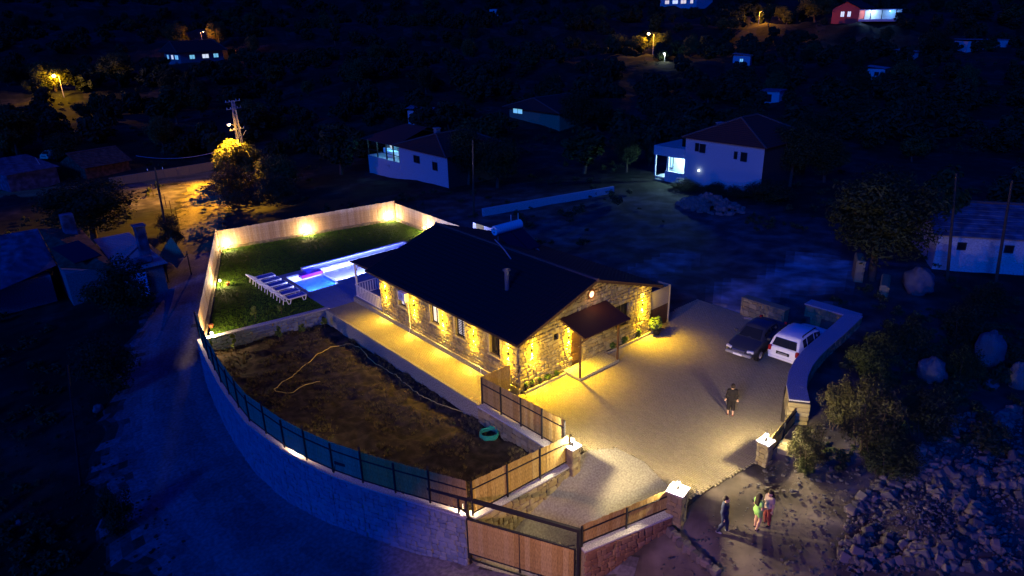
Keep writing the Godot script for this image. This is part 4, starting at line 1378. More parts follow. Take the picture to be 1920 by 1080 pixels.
func yard_things() -> void:
	# planting beds along the gable
	for b in [["left planting bed along the gable, holding small flower pots", 0.12, 3.02, 0.22], ["right planting bed along the gable with low plants", 6.3, 10.5, 0.18]]:
		var o := thing("planting_bed", b[0], "planting bed", Vector3(b[1], 0, 0))
		var w: float = b[2] - b[1]
		var g := Geo.new()
		g.cbox(at(w / 2, 0.07, b[3] + 0.06), Vector3(w, 0.16, 0.1), 0.012)
		g.cbox(at(0.05, 0.068, b[3] / 2 + 0.03), Vector3(0.1, 0.155, b[3] - 0.06), 0.012)
		obj("kerb", g, M.concrete, o)
		g = Geo.new()
		g.span(Vector3(0.1, -0.02, 0.05), Vector3(w - 0.02, 0.1, b[3] + 0.01))
		obj("soil", g, M.soil, o)
	var pots := [[0.35, "dark flower pot nearest the entrance corner in the left planting bed"], [0.75, "second dark flower pot in the left planting bed"], [1.3, "third small flower pot in the left planting bed"]]
	for p in pots:
		var o := thing("flower_pot", p[1], "flower pot", Vector3(p[0], 0.1, 0.16), 0.0, "flower pots in the planting bed")
		var g := Geo.new()
		g.cyl(Vector3.ZERO, Vector3(0, 0.2, 0), 0.07, 0.1, 12)
		obj("pot", g, M.dark_frame, o)
		obj("leaves", leaves(220, Vector3(0, 0.3, 0), Vector3(0.12, 0.14, 0.12), 0.07, [0.09, 0.15, 0.03]), M.leaf, o)
	var plants := [[1.9, 0.14, 0.3, "low leafy plant under the small vent in the left planting bed"], [2.5, 0.14, 0.28, "low leafy plant beside the porch in the left planting bed"], [7.0, 0.1, 0.3, "dark low plant under the gable window in the right planting bed"], [8.0, 0.1, 0.32, "second dark low plant under the gable window"], [9.1, 0.12, 0.45, "twiggy plant glowing under the right gable lamp"]]
	for p in plants:
		var o := thing("garden_plant", p[3], "plant", Vector3(p[0], 0.1, p[1]), 0.0, "plants along the gable")
		obj("foliage", leaves(500, Vector3(0, p[2] * 0.6, 0), Vector3(p[2] * 0.8, p[2] * 0.7, 0.16), 0.08, [0.08, 0.14, 0.03]), M.leaf, o)
		var g := Geo.new()
		for i in 6: g.cyl(Vector3(rng.randf_range(-0.05, 0.05), 0, rng.randf_range(-0.05, 0.05)), Vector3(rng.randf_range(-0.2, 0.2), p[2], rng.randf_range(-0.1, 0.1)), 0.008, 0.004, 5)
		obj("stem", g, M.bark, o)
	var pp := thing("potted_plant", "bushy potted plant standing on the forecourt at the right end of the gable bed", "potted plant", Vector3(10.35, 0.0, 0.52))
	var g2 := Geo.new()
	g2.cyl(Vector3.ZERO, Vector3(0, 0.34, 0), 0.16, 0.22, 16)
	g2.cyl(Vector3(0, 0.3, 0), Vector3(0, 0.36, 0), 0.24, 0.24, 16)
	obj("pot", g2, M.rubber, pp)
	obj("foliage", leaves(900, Vector3(0, 0.75, 0), Vector3(0.5, 0.45, 0.42), 0.13, [0.09, 0.15, 0.05]), M.leaf, pp)
	var pg := Geo.new()
	for i in 9: pg.cyl(Vector3(0, 0.3, 0), Vector3(rng.randf_range(-0.35, 0.35), rng.randf_range(0.7, 1.1), rng.randf_range(-0.3, 0.3)), 0.014, 0.006, 5)
	obj("stem", pg, M.bark, pp)
	# hoses
	var cv := Curve3D.new()
	var line := [-6.25, -9.59, -6.99, -9.72, -7.96, -9.61, -8.51, -10.21, -8.36, -10.62, -7.27, -11.13, -5.81, -12.18, -4.20, -13.01, -3.17, -12.92, -2.53, -12.10, -2.70, -10.90, -2.83, -9.08, -2.79, -7.14, -3.00, -4.95, -2.79, -3.27, -2.39, -1.97, -1.85, -1.33]
	for i in range(0, line.size(), 2):
		var i0 := maxi(i - 2, 0)
		var i1 := mini(i + 2, line.size() - 2)
		var t := Vector3(line[i1] - line[i0], 0, line[i1 + 1] - line[i0 + 1]) * 0.17
		cv.add_point(Vector3(line[i], 0, line[i + 1]), -t, t)
	cv.add_point(Vector3(-2.3, 0.06, -1.2))
	cv.add_point(Vector3(-1.9, 0.03, -0.9))
	var hp := []
	var n := int(cv.get_baked_length() / 0.2)
	for i in n + 1:
		var p := cv.sample_baked(cv.get_baked_length() * i / n)
		if p.y < 0.001 or p.x < -2.35: p.y = maxf(p.y, -0.92 + bumps.get_noise_2d(p.x * 10, p.z * 10) * 0.22 + bumps.get_noise_2d(p.x * 45, p.z * 45) * 0.09 + 0.05) if p.y > 0.0 and p.x > -2.5 else -0.92 + bumps.get_noise_2d(p.x * 10, p.z * 10) * 0.22 + bumps.get_noise_2d(p.x * 45, p.z * 45) * 0.09 + 0.05
		hp.append(p)
	var hg := Geo.new()
	hg.tube(hp, 0.022, 6)
	tag(obj("garden_hose", hg, mk("hose_yellow", lin(0.55, 0.42, 0.12), 0.5)), "long yellow garden hose looped across the bare soil of the sunken garden", "hose")
	var coil := []
	for i in 150:
		var t := TAU * i / 30.0
		coil.append(Vector3(cos(t) * (0.43 + 0.04 * sin(i * 0.7)), 0.05 + i * 0.0014 + 0.015 * sin(i * 1.3), sin(t) * (0.4 + 0.04 * cos(i * 0.9))))
	hg = Geo.new()
	hg.tube(coil, 0.034, 7)
	var gh := obj("green_hose", hg, mk("hose_green", lin(0.02, 0.26, 0.17), 0.4))
	gh.position = Vector3(-2.75, -0.86, 0.95)
	tag(gh, "coil of green hose lying on the soil below the forecourt fence", "hose")
	# saplings in the sunken garden and by the lawn
	var sap := [[-8.35, -0.9, -16.6, 1.3, "thin sapling in front of the low stone wall at the bright corner lamp"], [-5.8, -0.9, -15.9, 1.2, "sapling before the middle of the low stone wall"], [-4.4, -0.9, -15.7, 0.9, "small sapling towards the walkway end of the low stone wall"], [-2.9, -0.9, -15.6, 1.0, "dark bushy sapling by the walkway corner of the sunken garden"], [-6.2, 0.0, -18.4, 0.9, "young shrub on the lawn just behind the low stone wall"], [-4.6, 0.0, -18.1, 0.7, "smallest young shrub on the lawn behind the low stone wall"]]
	for s in sap:
		var o := thing("sapling", s[4], "sapling", Vector3(s[0], s[1], s[2]), 0.0, "saplings round the low garden wall")
		var g := Geo.new()
		g.cyl(Vector3(0, -0.1, 0), Vector3(0.02, s[3], 0), 0.018, 0.008, 6)
		obj("stem", g, M.bark, o)
		obj("foliage", leaves(420, Vector3(0, s[3] * 0.62, 0), Vector3(0.22, s[3] * 0.42, 0.22), 0.085, [0.12, 0.17, 0.03]), M.leaf, o)
	# terracotta pot by the lawn lamp
	for p in [[-8.75, -19.1, "small orange pot on the lawn near the bright corner lamp"], [-5.3, -25.7, "small orange pot on the lawn beside the fence halfway lamp"]]:
		var g := Geo.new()
		g.cyl(Vector3(0, 0, 0), Vector3(0, 0.24, 0), 0.1, 0.15, 12)
		var o := obj("clay_pot", g, mk("clay", lin(0.45, 0.14, 0.05), 0.8))
		o.position = Vector3(p[0], 0, p[1])
		tag(o, p[2], "pot")

# leaf-sized faces spread through an ellipsoid in clumps
func leaves(many: int, centre: Vector3, reach: Vector3, size: float, tone: Array, clumps := 0) -> ArrayMesh:
	var g := Geo.new()
	var cs := []
	for i in (clumps if clumps else maxi(5, many / 45)):
		var d := Vector3(rng.randfn(), rng.randfn(), rng.randfn()).normalized() * pow(rng.randf(), 0.45)
		cs.append([d * reach * 0.8, rng.randf_range(0.22, 0.42) * minf(reach.x, reach.y), rng.randf_range(0.65, 1.3)])
	for i in many:
		var k: Array = cs[i % cs.size()]
		var q := Vector3(rng.randfn(), rng.randfn(), rng.randfn()).normalized() * pow(rng.randf(), 0.4)
		var p: Vector3 = centre + k[0] + q * k[1]
		var nn := (q + Vector3(rng.randf_range(-0.7, 0.7), rng.randf_range(-0.2, 1.0), rng.randf_range(-0.7, 0.7))).normalized()
		var u := nn.cross(Vector3(rng.randf() - 0.5, rng.randf() - 0.5, rng.randf() - 0.5)).normalized()
		var w := nn.cross(u)
		var s := size * rng.randf_range(0.6, 1.4)
		var f: float = k[2] * rng.randf_range(0.75, 1.25)
		g.col = Color(tone[0] * f, tone[1] * f, tone[2] * f * rng.randf_range(0.7, 1.3))
		g.tri(p - u * s, p + w * s * 0.45 + nn * s * 0.12, p + u * s)
		g.tri(p - u * s, p + u * s, p - w * s * 0.45 + nn * s * 0.12)
	return g.mesh(true)

# ---------------------------------------------------------------- vehicles
func vehicles() -> void:
	car("parked_car", "white suv seen from behind, parked beside the curved stone wall", Vector3(12.0, 0.0, 7.5), 0.06, {
		"body": [[0.0, 0.42, 0.82, 0.74], [0.06, 0.34, 1.02, 0.85], [0.5, 0.28, 1.08, 0.9], [1.4, 0.26, 1.09, 0.91], [2.6, 0.26, 1.06, 0.91], [3.15, 0.28, 1.06, 0.9], [3.7, 0.3, 1.0, 0.88], [4.15, 0.34, 0.9, 0.82], [4.3, 0.42, 0.7, 0.7]],
		"top": [[0.1, 1.06, 0.80, 0.80], [0.32, 1.52, 0.70, 0.83], [0.6, 1.63, 0.66, 0.84], [1.5, 1.67, 0.66, 0.84], [2.3, 1.6, 0.66, 0.84], [2.6, 1.5, 0.66, 0.84], [3.2, 1.08, 0.74, 0.8]],
		"wheels": [0.82, 3.45, 0.35], "tail": true, "rails": true}, mk("paint_white", lin(0.72, 0.73, 0.75), 0.25))
	car("parked_car", "dark car parked facing the villa, front bumper catching yellow light", Vector3(15.2, 0.0, 5.15), PI + 0.1, {
		"body": [[0.0, 0.42, 0.8, 0.68], [0.08, 0.36, 0.98, 0.8], [0.6, 0.28, 1.0, 0.86], [1.4, 0.25, 0.98, 0.87], [2.5, 0.25, 0.95, 0.87], [3.1, 0.26, 0.93, 0.86], [3.8, 0.28, 0.82, 0.84], [4.2, 0.3, 0.72, 0.78], [4.36, 0.36, 0.58, 0.66]],
		"top": [[0.5, 0.99, 0.74, 0.76], [1.05, 1.36, 0.60, 0.78], [1.5, 1.43, 0.58, 0.78], [2.2, 1.43, 0.58, 0.78], [2.5, 1.37, 0.59, 0.78], [3.15, 0.94, 0.70, 0.76]],
		"wheels": [0.85, 3.5, 0.32], "tail": false, "rails": false}, mk("paint_dark", lin(0.03, 0.033, 0.04), 0.2))

# Stations run from the rear (x = 0) to the nose: body [x, underside, shoulder, half width], top [x, roof, half width at roof, half width at shoulder].
func car(called: String, label: String, where: Vector3, turn: float, s: Dictionary, paint: Material) -> void:
	var o := thing(called, label, "car", where, turn)
	(paint as StandardMaterial3D).clearcoat_enabled = true
	(paint as StandardMaterial3D).clearcoat = 0.6
	var b: Array = s.body
	var g := Geo.new()
	var gg := []
	var fine := []
	for i in b.size() - 1:
		for k in 4:
			var f := k / 4.0
			fine.append([lerpf(b[i][0], b[i + 1][0], f), lerpf(b[i][1], b[i + 1][1], f), lerpf(b[i][2], b[i + 1][2], f), lerpf(b[i][3], b[i + 1][3], f)])
	fine.append(b[b.size() - 1])
	for q in fine:
		var row := PackedVector3Array()
		var x: float = q[0]
		var y0: float = q[1]
		var y1: float = q[2]
		var w: float = q[3]
		var prof := [[0.0, y0], [-w * 0.8, y0], [-w * 0.95, y0 + 0.06], [-w, lerpf(y0, y1, 0.45)], [-w * 1.0, lerpf(y0, y1, 0.6)], [-w * 0.97, y1 - 0.09], [-w * 0.9, y1 - 0.015], [-w * 0.7, y1 + 0.01], [0.0, y1 + 0.035]]
		for p in prof: row.append(Vector3(x, p[1], p[0]))
		for i in range(prof.size() - 2, -1, -1): row.append(Vector3(x, prof[i][1], -prof[i][0]))
		gg.append(row)
	gg.reverse()
	g.grid(gg)
	for e in [0, gg.size() - 1]:
		var c := Vector3.ZERO
		for p in gg[e]: c += p
		c /= gg[e].size()
		for i in gg[e].size() - 1: g.face([c, gg[e][i], gg[e][i + 1]], Vector3(2.1, c.y, 0))
	var body := obj("body", g, paint, o)
	# cabin
	var t: Array = s.top
	var sh := func(x: float) -> float:
		for i in b.size() - 1:
			if x >= b[i][0] and x <= b[i + 1][0]: return lerpf(b[i][2], b[i + 1][2], (x - b[i][0]) / (b[i + 1][0] - b[i][0]))
		return b[0][2]
	gg = []
	for q in t:
		var row := PackedVector3Array()
		var y0: float = sh.call(q[0]) - 0.03
		var y1: float = maxf(q[1], y0 + 0.02)
		for p in [[-q[3], y0], [-lerpf(q[3], q[2], 0.9), lerpf(y0, y1, 0.86)], [-q[2] + 0.05, y1 - 0.02], [-q[2] * 0.5, y1 + 0.008], [0.0, y1 + 0.015], [q[2] * 0.5, y1 + 0.008], [q[2] - 0.05, y1 - 0.02], [lerpf(q[3], q[2], 0.9), lerpf(y0, y1, 0.86)], [q[3], y0]]: row.append(Vector3(q[0], p[1], p[0]))
		gg.append(row)
	var hi := gg.duplicate()
	hi.reverse()
	g = Geo.new()
	g.grid(hi)
	obj("cabin", g, paint, o)
	# glass: panels a few millimetres proud of the cabin
	var out := 0.012
	for e in [[0, 1, "rear_window"], [t.size() - 1, t.size() - 2, "windscreen"]]:
		var lo: PackedVector3Array = gg[e[0]]
		var up: PackedVector3Array = gg[e[1]]
		var n := Vector3(-1.0 if e[0] == 0 else 1.0, 0.6, 0) * 0.045
		g = Geo.new()
		var a := lo[0].lerp(lo[8], 0.08).lerp(up[2].lerp(up[6], 0.08), 0.12)
		var c := lo[0].lerp(lo[8], 0.92).lerp(up[2].lerp(up[6], 0.92), 0.12)
		var d := up[2].lerp(up[6], 0.93).lerp(c, 0.08)
		var f := up[2].lerp(up[6], 0.07).lerp(a, 0.08)
		var m := (a + c + d + f) / 4
		g.face([a + n, c + n, d + n, f + n], m - n * 10)
		for pr in [[a, c], [c, d], [d, f], [f, a]]: g.face([pr[0], pr[1], pr[1] + n, pr[0] + n], m)
		obj(e[2], g, M.dark_glass, o)
	for side in [-1, 1]:
		var k0 := 0 if side < 0 else 8
		var k1 := 1 if side < 0 else 7
		var xs: Array = [[0.62, 1.02], [1.1, 1.85], [1.95, 2.72]] if s.rails else [[1.12, 1.9], [2.0, 2.72]]
		for xx in xs:
			var cs := []
			for x in xx:
				for i in t.size() - 1:
					if x >= t[i][0] and x <= t[i + 1][0]:
						var f: float = (x - t[i][0]) / (t[i + 1][0] - t[i][0])
						var lo: Vector3 = gg[i][k0].lerp(gg[i + 1][k0], f)
						var up: Vector3 = gg[i][k1].lerp(gg[i + 1][k1], f)
						cs.append([lo.lerp(up, 0.14), lo.lerp(up, 0.95)])
			if cs.size() < 2: continue
			var n := Vector3(0, 0.3, side) * out
			g = Geo.new()
			g.face([cs[0][0] + n, cs[1][0] + n, cs[1][1] + n, cs[0][1] + n], Vector3(2, 1.2, 0))
			obj("side_window", g, M.dark_glass, o)
		g = Geo.new()   # door mirror
		g.cbox(at(2.75, sh.call(2.75) + 0.08, side * (b[4][3] + 0.08)), Vector3(0.12, 0.15, 0.2), 0.03)
		obj("mirror", g, paint, o)
		g = Geo.new()   # sill
		g.span(Vector3(s.wheels[0] + 0.45, 0.27, side * (b[4][3] - 0.06)), Vector3(s.wheels[1] - 0.45, 0.4, side * (b[4][3] + 0.01)))
		obj("sill_trim", g, M.rubber, o)
		for wx in [s.wheels[0], s.wheels[1]]:
			var r: float = s.wheels[2]
			var z: float = side * (b[3][3] - 0.1)
			g = Geo.new()
			g.cyl(Vector3(wx, r, z - 0.1 * side), Vector3(wx, r, z + 0.105 * side), r + 0.06, r + 0.06, 22)
			var arch := obj("wheel_arch", g, M.rubber, o)
			g = Geo.new()
			g.cyl(Vector3(wx, r, z - 0.09 * side), Vector3(wx, r, z + 0.125 * side), r, r, 24)
			var wh := obj("wheel", g, M.steel, o)
			g = Geo.new()
			g.cyl(Vector3(wx, r, z + 0.1 * side), Vector3(wx, r, z + 0.132 * side), r * 0.66, r * 0.6, 18)
			for k in 5:
				var a := TAU * k / 5.0
				g.bar(Vector3(wx, r, z + 0.135 * side), Vector3(wx + cos(a) * r * 0.6, r + sin(a) * r * 0.6, z + 0.135 * side), 0.05)
			obj("rim", g, M.metal, wh)
			arch.name = "wheel_arch"
		if s.rails:
			g = Geo.new()
			g.bar(Vector3(0.75, 1.71, side * 0.62), Vector3(2.3, 1.69, side * 0.62), 0.04)
			for x in [0.8, 2.25]: g.bar(Vector3(x, 1.6, side * 0.62), Vector3(x, 1.71, side * 0.62), 0.04)
			obj("roof_rail", g, M.rubber, o)
		# lights
		g = Geo.new()
		g.cbox(at(0.06, 0.9, side * 0.74), Vector3(0.16, 0.3, 0.17), 0.03)
		obj("tail_light", g, mk("lens_red", lin(0.35, 0.02, 0.02), 0.2), o)
		g = Geo.new()
		var nose: float = b[b.size() - 1][0]
		g.cbox(Transform3D(Basis(Vector3.UP, -0.35 * side), Vector3(nose - 0.16, 0.66 if not s.rails else 0.8, side * 0.6)), Vector3(0.16, 0.15, 0.36), 0.03)
		obj("headlight", g, mk("lens_clear", lin(0.6, 0.6, 0.62), 0.08), o)
	g = Geo.new()
	g.cbox(at(0.02, 0.45, 0), Vector3(0.16, 0.16, 1.56), 0.04)
	obj("rear_bumper", g, paint, o)
	g = Geo.new()
	g.cbox(at(-0.005, 0.76, 0), Vector3(0.05, 0.17, 0.72), 0.01)
	var recess := obj("plate_recess", g, M.rubber, o)
	g = Geo.new()
	g.cbox(at(-0.035, 0.74, 0), Vector3(0.02, 0.11, 0.52), 0.006)
	obj("number_plate", g, M.render_grey, recess)
	var nx: float = b[b.size() - 1][0]
	g = Geo.new()
	g.cbox(at(nx - 0.03, 0.45, 0), Vector3(0.2, 0.17, 1.46), 0.05)
	obj("front_bumper", g, mk("bumper", lin(0.25, 0.25, 0.26), 0.3), o)
	g = Geo.new()
	for k in 3: g.cbox(at(nx + 0.0, 0.58 + k * 0.05, 0), Vector3(0.05, 0.022, 0.7), 0.006)
	obj("grille", g, M.metal, o)
	g = Geo.new()
	g.cbox(at(nx + 0.08, 0.45, 0), Vector3(0.02, 0.11, 0.5), 0.006)
	obj("front_plate", g, M.plastic_white, o)
	body.set_meta("label", "")
	body.remove_meta("label")

# ---------------------------------------------------------------- people
# Body as one surface: tapered capsules joined with a smooth minimum, meshed with surface nets.
func blob(bones: Array, cell: float, k: float) -> Geo:
	var lo := Vector3.INF
	var hi := -Vector3.INF
	for b in bones:
		var m := maxf(b[2], b[3]) + cell * 2
		lo = lo.min((b[0] as Vector3).min(b[1]) - Vector3.ONE * m)
		hi = hi.max((b[0] as Vector3).max(b[1]) + Vector3.ONE * m)
	var nx := int((hi.x - lo.x) / cell) + 2
	var ny := int((hi.y - lo.y) / cell) + 2
	var nz := int((hi.z - lo.z) / cell) + 2
	var f := PackedFloat32Array()
	f.resize(nx * ny * nz)
	f.fill(1.0)
	for b in bones:   # visit only the cells near each bone
		var a: Vector3 = b[0]
		var d: Vector3 = b[1] - a
		var dd := maxf(d.length_squared(), 1e-8)
		var m := maxf(b[2], b[3]) + k + cell * 2
		var c0 := ((a.min(b[1]) - Vector3.ONE * m - lo) / cell).floor()
		var c1 := ((a.max(b[1]) + Vector3.ONE * m - lo) / cell).ceil()
		for z in range(maxi(0, int(c0.z)), mini(nz, int(c1.z) + 1)):
			for y in range(maxi(0, int(c0.y)), mini(ny, int(c1.y) + 1)):
				for x in range(maxi(0, int(c0.x)), mini(nx, int(c1.x) + 1)):
					var p := lo + Vector3(x, y, z) * cell
					var t := clampf((p - a).dot(d) / dd, 0.0, 1.0)
					var v: float = p.distance_to(a + d * t) - lerpf(b[2], b[3], t)
					var ix := (z * ny + y) * nx + x
					var o := f[ix]
					var h := maxf(k - absf(o - v), 0.0) / k
					f[ix] = minf(o, v) - h * h * k * 0.25
	var where := {}
	var vs := PackedVector3Array()
	for z in nz - 1:
		for y in ny - 1:
			for x in nx - 1:
				var base := (z * ny + y) * nx + x
				var q := [f[base], f[base + 1], f[base + nx], f[base + nx + 1], f[base + nx * ny], f[base + nx * ny + 1], f[base + nx * ny + nx], f[base + nx * ny + nx + 1]]
				var inside := 0
				for e in q:
					if e < 0: inside += 1
				if inside == 0 or inside == 8: continue
				var s := Vector3.ZERO
				var n := 0
				for e in [[0, 1], [2, 3], [4, 5], [6, 7], [0, 2], [1, 3], [4, 6], [5, 7], [0, 4], [1, 5], [2, 6], [3, 7]]:
					var va: float = q[e[0]]
					var vb: float = q[e[1]]
					if (va < 0) != (vb < 0):
						var t := va / (va - vb)
						var pa := Vector3(e[0] & 1, (e[0] >> 1) & 1, e[0] >> 2)
						var pb := Vector3(e[1] & 1, (e[1] >> 1) & 1, e[1] >> 2)
						s += pa.lerp(pb, t)
						n += 1
				where[base] = vs.size()
				vs.append(lo + (Vector3(x, y, z) + s / n) * cell)
	var idx := PackedInt32Array()
	for base in where:
		var x: int = base % nx
		var y: int = (base / nx) % ny
		var z: int = base / (nx * ny)
		for ax in 3:
			var st: int = [1, nx, nx * ny][ax]
			var b: int = [nx, nx * ny, 1][ax]
			var c: int = [nx * ny, 1, nx][ax]
			if [y, z, x][ax] == 0 or [z, x, y][ax] == 0: continue
			var va := f[base]
			var vb := f[base + st]
			if (va < 0) == (vb < 0): continue
			if not (where.has(base - b) and where.has(base - c) and where.has(base - b - c)): continue
			var q := [where[base], where[base - b], where[base - b - c], where[base - c]]
			if va < 0: idx.append_array([q[0], q[1], q[2], q[0], q[2], q[3]])
			else: idx.append_array([q[0], q[2], q[1], q[0], q[3], q[2]])
	var ns := PackedVector3Array()
	ns.resize(vs.size())
	for i in range(0, idx.size(), 3):
		var n := (vs[idx[i + 1]] - vs[idx[i]]).cross(vs[idx[i + 2]] - vs[idx[i]])
		for j in 3: ns[idx[i + j]] += n
	var g := Geo.new()
	for i in range(0, idx.size(), 3):
		g.trin(vs[idx[i]], vs[idx[i + 1]], vs[idx[i + 2]], ns[idx[i]].normalized(), ns[idx[i + 1]].normalized(), ns[idx[i + 2]].normalized())
	return g

# Joints face +z; stride moves the right foot forward, bend lists [elbow l, hand l, elbow r, hand r] offsets from the shoulders.
func person(label: String, where: Vector3, turn: float, tall: float, look: Dictionary) -> Node3D:
	var o := thing("person", label, "person", where, turn, "")
	var u := tall / 1.7
	var st: float = look.get("stride", 0.0)
	var wide: float = look.get("wide", 1.0)
	var J := {}
	J.hip = Vector3(0, 0.92, 0)
	J.chest = Vector3(0, 1.24, 0.01)
	J.neck = Vector3(0, 1.44, 0.0)
	J.head = Vector3(0, 1.58, 0.03)
	var bones := []
	var add := func(a: Vector3, b: Vector3, ra: float, rb: float) -> void: bones.append([a * u, b * u, ra * u, rb * u])
	add.call(Vector3(-0.06, 0.95, 0), Vector3(0.06, 0.95, 0), 0.125 * wide, 0.125 * wide)
	add.call(Vector3(0, 0.95, 0), Vector3(0, 1.12, 0.005), 0.12 * wide, 0.105 * wide)
	add.call(Vector3(-0.05, 1.26, 0.0), Vector3(0.05, 1.26, 0.0), 0.125 * wide, 0.125 * wide)
	add.call(Vector3(-0.14, 1.38, -0.01), Vector3(0.14, 1.38, -0.01), 0.062, 0.062)
	add.call(Vector3(0, 1.36, -0.01), Vector3(0, 1.5, 0.015), 0.056, 0.05)
	add.call(Vector3(0, 1.56, 0.045), Vector3(0, 1.62, 0.0), 0.075, 0.09)
	add.call(Vector3(0, 1.53, 0.07), Vector3(0, 1.52, 0.075), 0.05, 0.045)
	add.call(Vector3(0, 1.575, 0.115), Vector3(0, 1.55, 0.128), 0.014, 0.017)   # nose
	for s in [-1, 1]: add.call(Vector3(s * 0.088, 1.585, 0.01), Vector3(s * 0.09, 1.55, 0.01), 0.018, 0.012)   # ears
	var hands := []
	for s in [-1, 1]:
		var f: float = st * s
		var hip := Vector3(s * 0.09, 0.9, 0)
		var knee := Vector3(s * 0.105, 0.49, 0.03 + f * 0.5)
		var ank := Vector3(s * 0.11, 0.085, -0.02 + f)
		if f < 0: knee.z += 0.06
		add.call(hip, knee, 0.088 * wide, 0.056)
		add.call(knee, knee.lerp(ank, 0.35) + Vector3(0, 0, -0.02), 0.054, 0.055)
		add.call(knee.lerp(ank, 0.35) + Vector3(0, 0, -0.02), ank, 0.055, 0.036)
		add.call(ank + Vector3(0, -0.03, -0.03), ank + Vector3(s * 0.01, -0.055, 0.13), 0.038, 0.028)
		var sh := Vector3(s * 0.17, 1.38, -0.01)
		var arm: Array = look.get("arms", [Vector3(-0.06, -0.27, -0.03), Vector3(-0.04, -0.25, 0.08), Vector3(0.06, -0.27, -0.03), Vector3(0.04, -0.25, 0.08)])
		var el: Vector3 = sh + arm[0 if s < 0 else 2]
		var wr: Vector3 = el + arm[1 if s < 0 else 3]
		add.call(sh, el, 0.05, 0.038)
		add.call(el, wr, 0.038, 0.026)
		hands.append([wr * u, (wr - el).normalized(), s])
	var g := blob(bones, 0.02, 0.05)
	for h in hands:   # palm, four curled fingers, thumb
		var d: Vector3 = h[1]
		var side := d.cross(Vector3(0, 0, 1) if absf(d.z) < 0.8 else Vector3.UP).normalized()
		var palm := d.cross(side).normalized()
		var w: Vector3 = h[0]
		var hb := [[w - d * 0.02, w + d * 0.03, 0.022, 0.02]]
		for i in 4:
			var q: Vector3 = w + d * 0.075 + side * (i - 1.5) * 0.02
			var l: float = [0.028, 0.034, 0.032, 0.024][i]
			hb.append([w + d * 0.02 + side * (i - 1.5) * 0.014, q, 0.013, 0.01])
			hb.append([q, q + (d * 0.8 + palm * 0.6) * l, 0.0095, 0.009])
			hb.append([q + (d * 0.8 + palm * 0.6) * l, q + (d * 0.8 + palm * 0.6) * l + (d * 0.3 + palm) * l * 0.8, 0.009, 0.008])
		var tb: Vector3 = w + d * 0.02 + side * 0.025 * h[2]
		hb.append([tb, tb + (side * h[2] * 0.7 + d * 0.7) * 0.04, 0.012, 0.01])
		hb.append([tb + (side * h[2] * 0.7 + d * 0.7) * 0.04, tb + (side * h[2] * 0.6 + d * 1.3) * 0.045, 0.01, 0.008])
		g.add(blob(hb, 0.006, 0.008), Transform3D())
	var skin := mk("skin", lin(0.42, 0.26, 0.18), 0.6)
	obj("body", g, skin, o)
	var e := Geo.new()
	for s in [-1, 1]: e.ball(Vector3(s * 0.034, 1.6, 0.108) * u, Vector3(0.013, 0.009, 0.008) * u, 8, 6)
	obj("eyes", e, M.dark_frame, o)
	# clothes: the same bones, a little wider, cut where the cloth ends
	var parts: Array = look.clothes
	for c in parts:
		var cb := []
		for i in bones.size():
			if not i in c[2]: continue
			var b: Array = bones[i]
			var a0: Vector3 = b[0]
			var b0: Vector3 = b[1]
			if c.size() > 4 and i in c[4]: b0 = a0.lerp(b0, c[4][i])
			cb.append([a0, b0, b[2] + c[3], lerpf(b[2], b[3], c[4][i] if c.size() > 4 and i in c[4] else 1.0) + c[3]])
		obj(c[0], blob(cb, 0.02, 0.05), c[1], o)
	# hair
	var hb2 := [[Vector3(0, 1.63, -0.015) * u, Vector3(0, 1.6, -0.03) * u, 0.1 * u, 0.097 * u], [Vector3(0, 1.66, 0.04) * u, Vector3(0, 1.68, 0.0) * u, 0.06 * u, 0.07 * u]]
	if look.get("long_hair", false):
		for x in [-0.05, 0.0, 0.05]: hb2.append([Vector3(x, 1.58, -0.06) * u, Vector3(x * 1.4, 1.28, -0.12) * u, 0.075 * u, 0.05 * u])
	obj("hair", blob(hb2, 0.018, 0.03), mk("hair_dark", lin(0.018, 0.012, 0.01), 0.7), o)
	return o

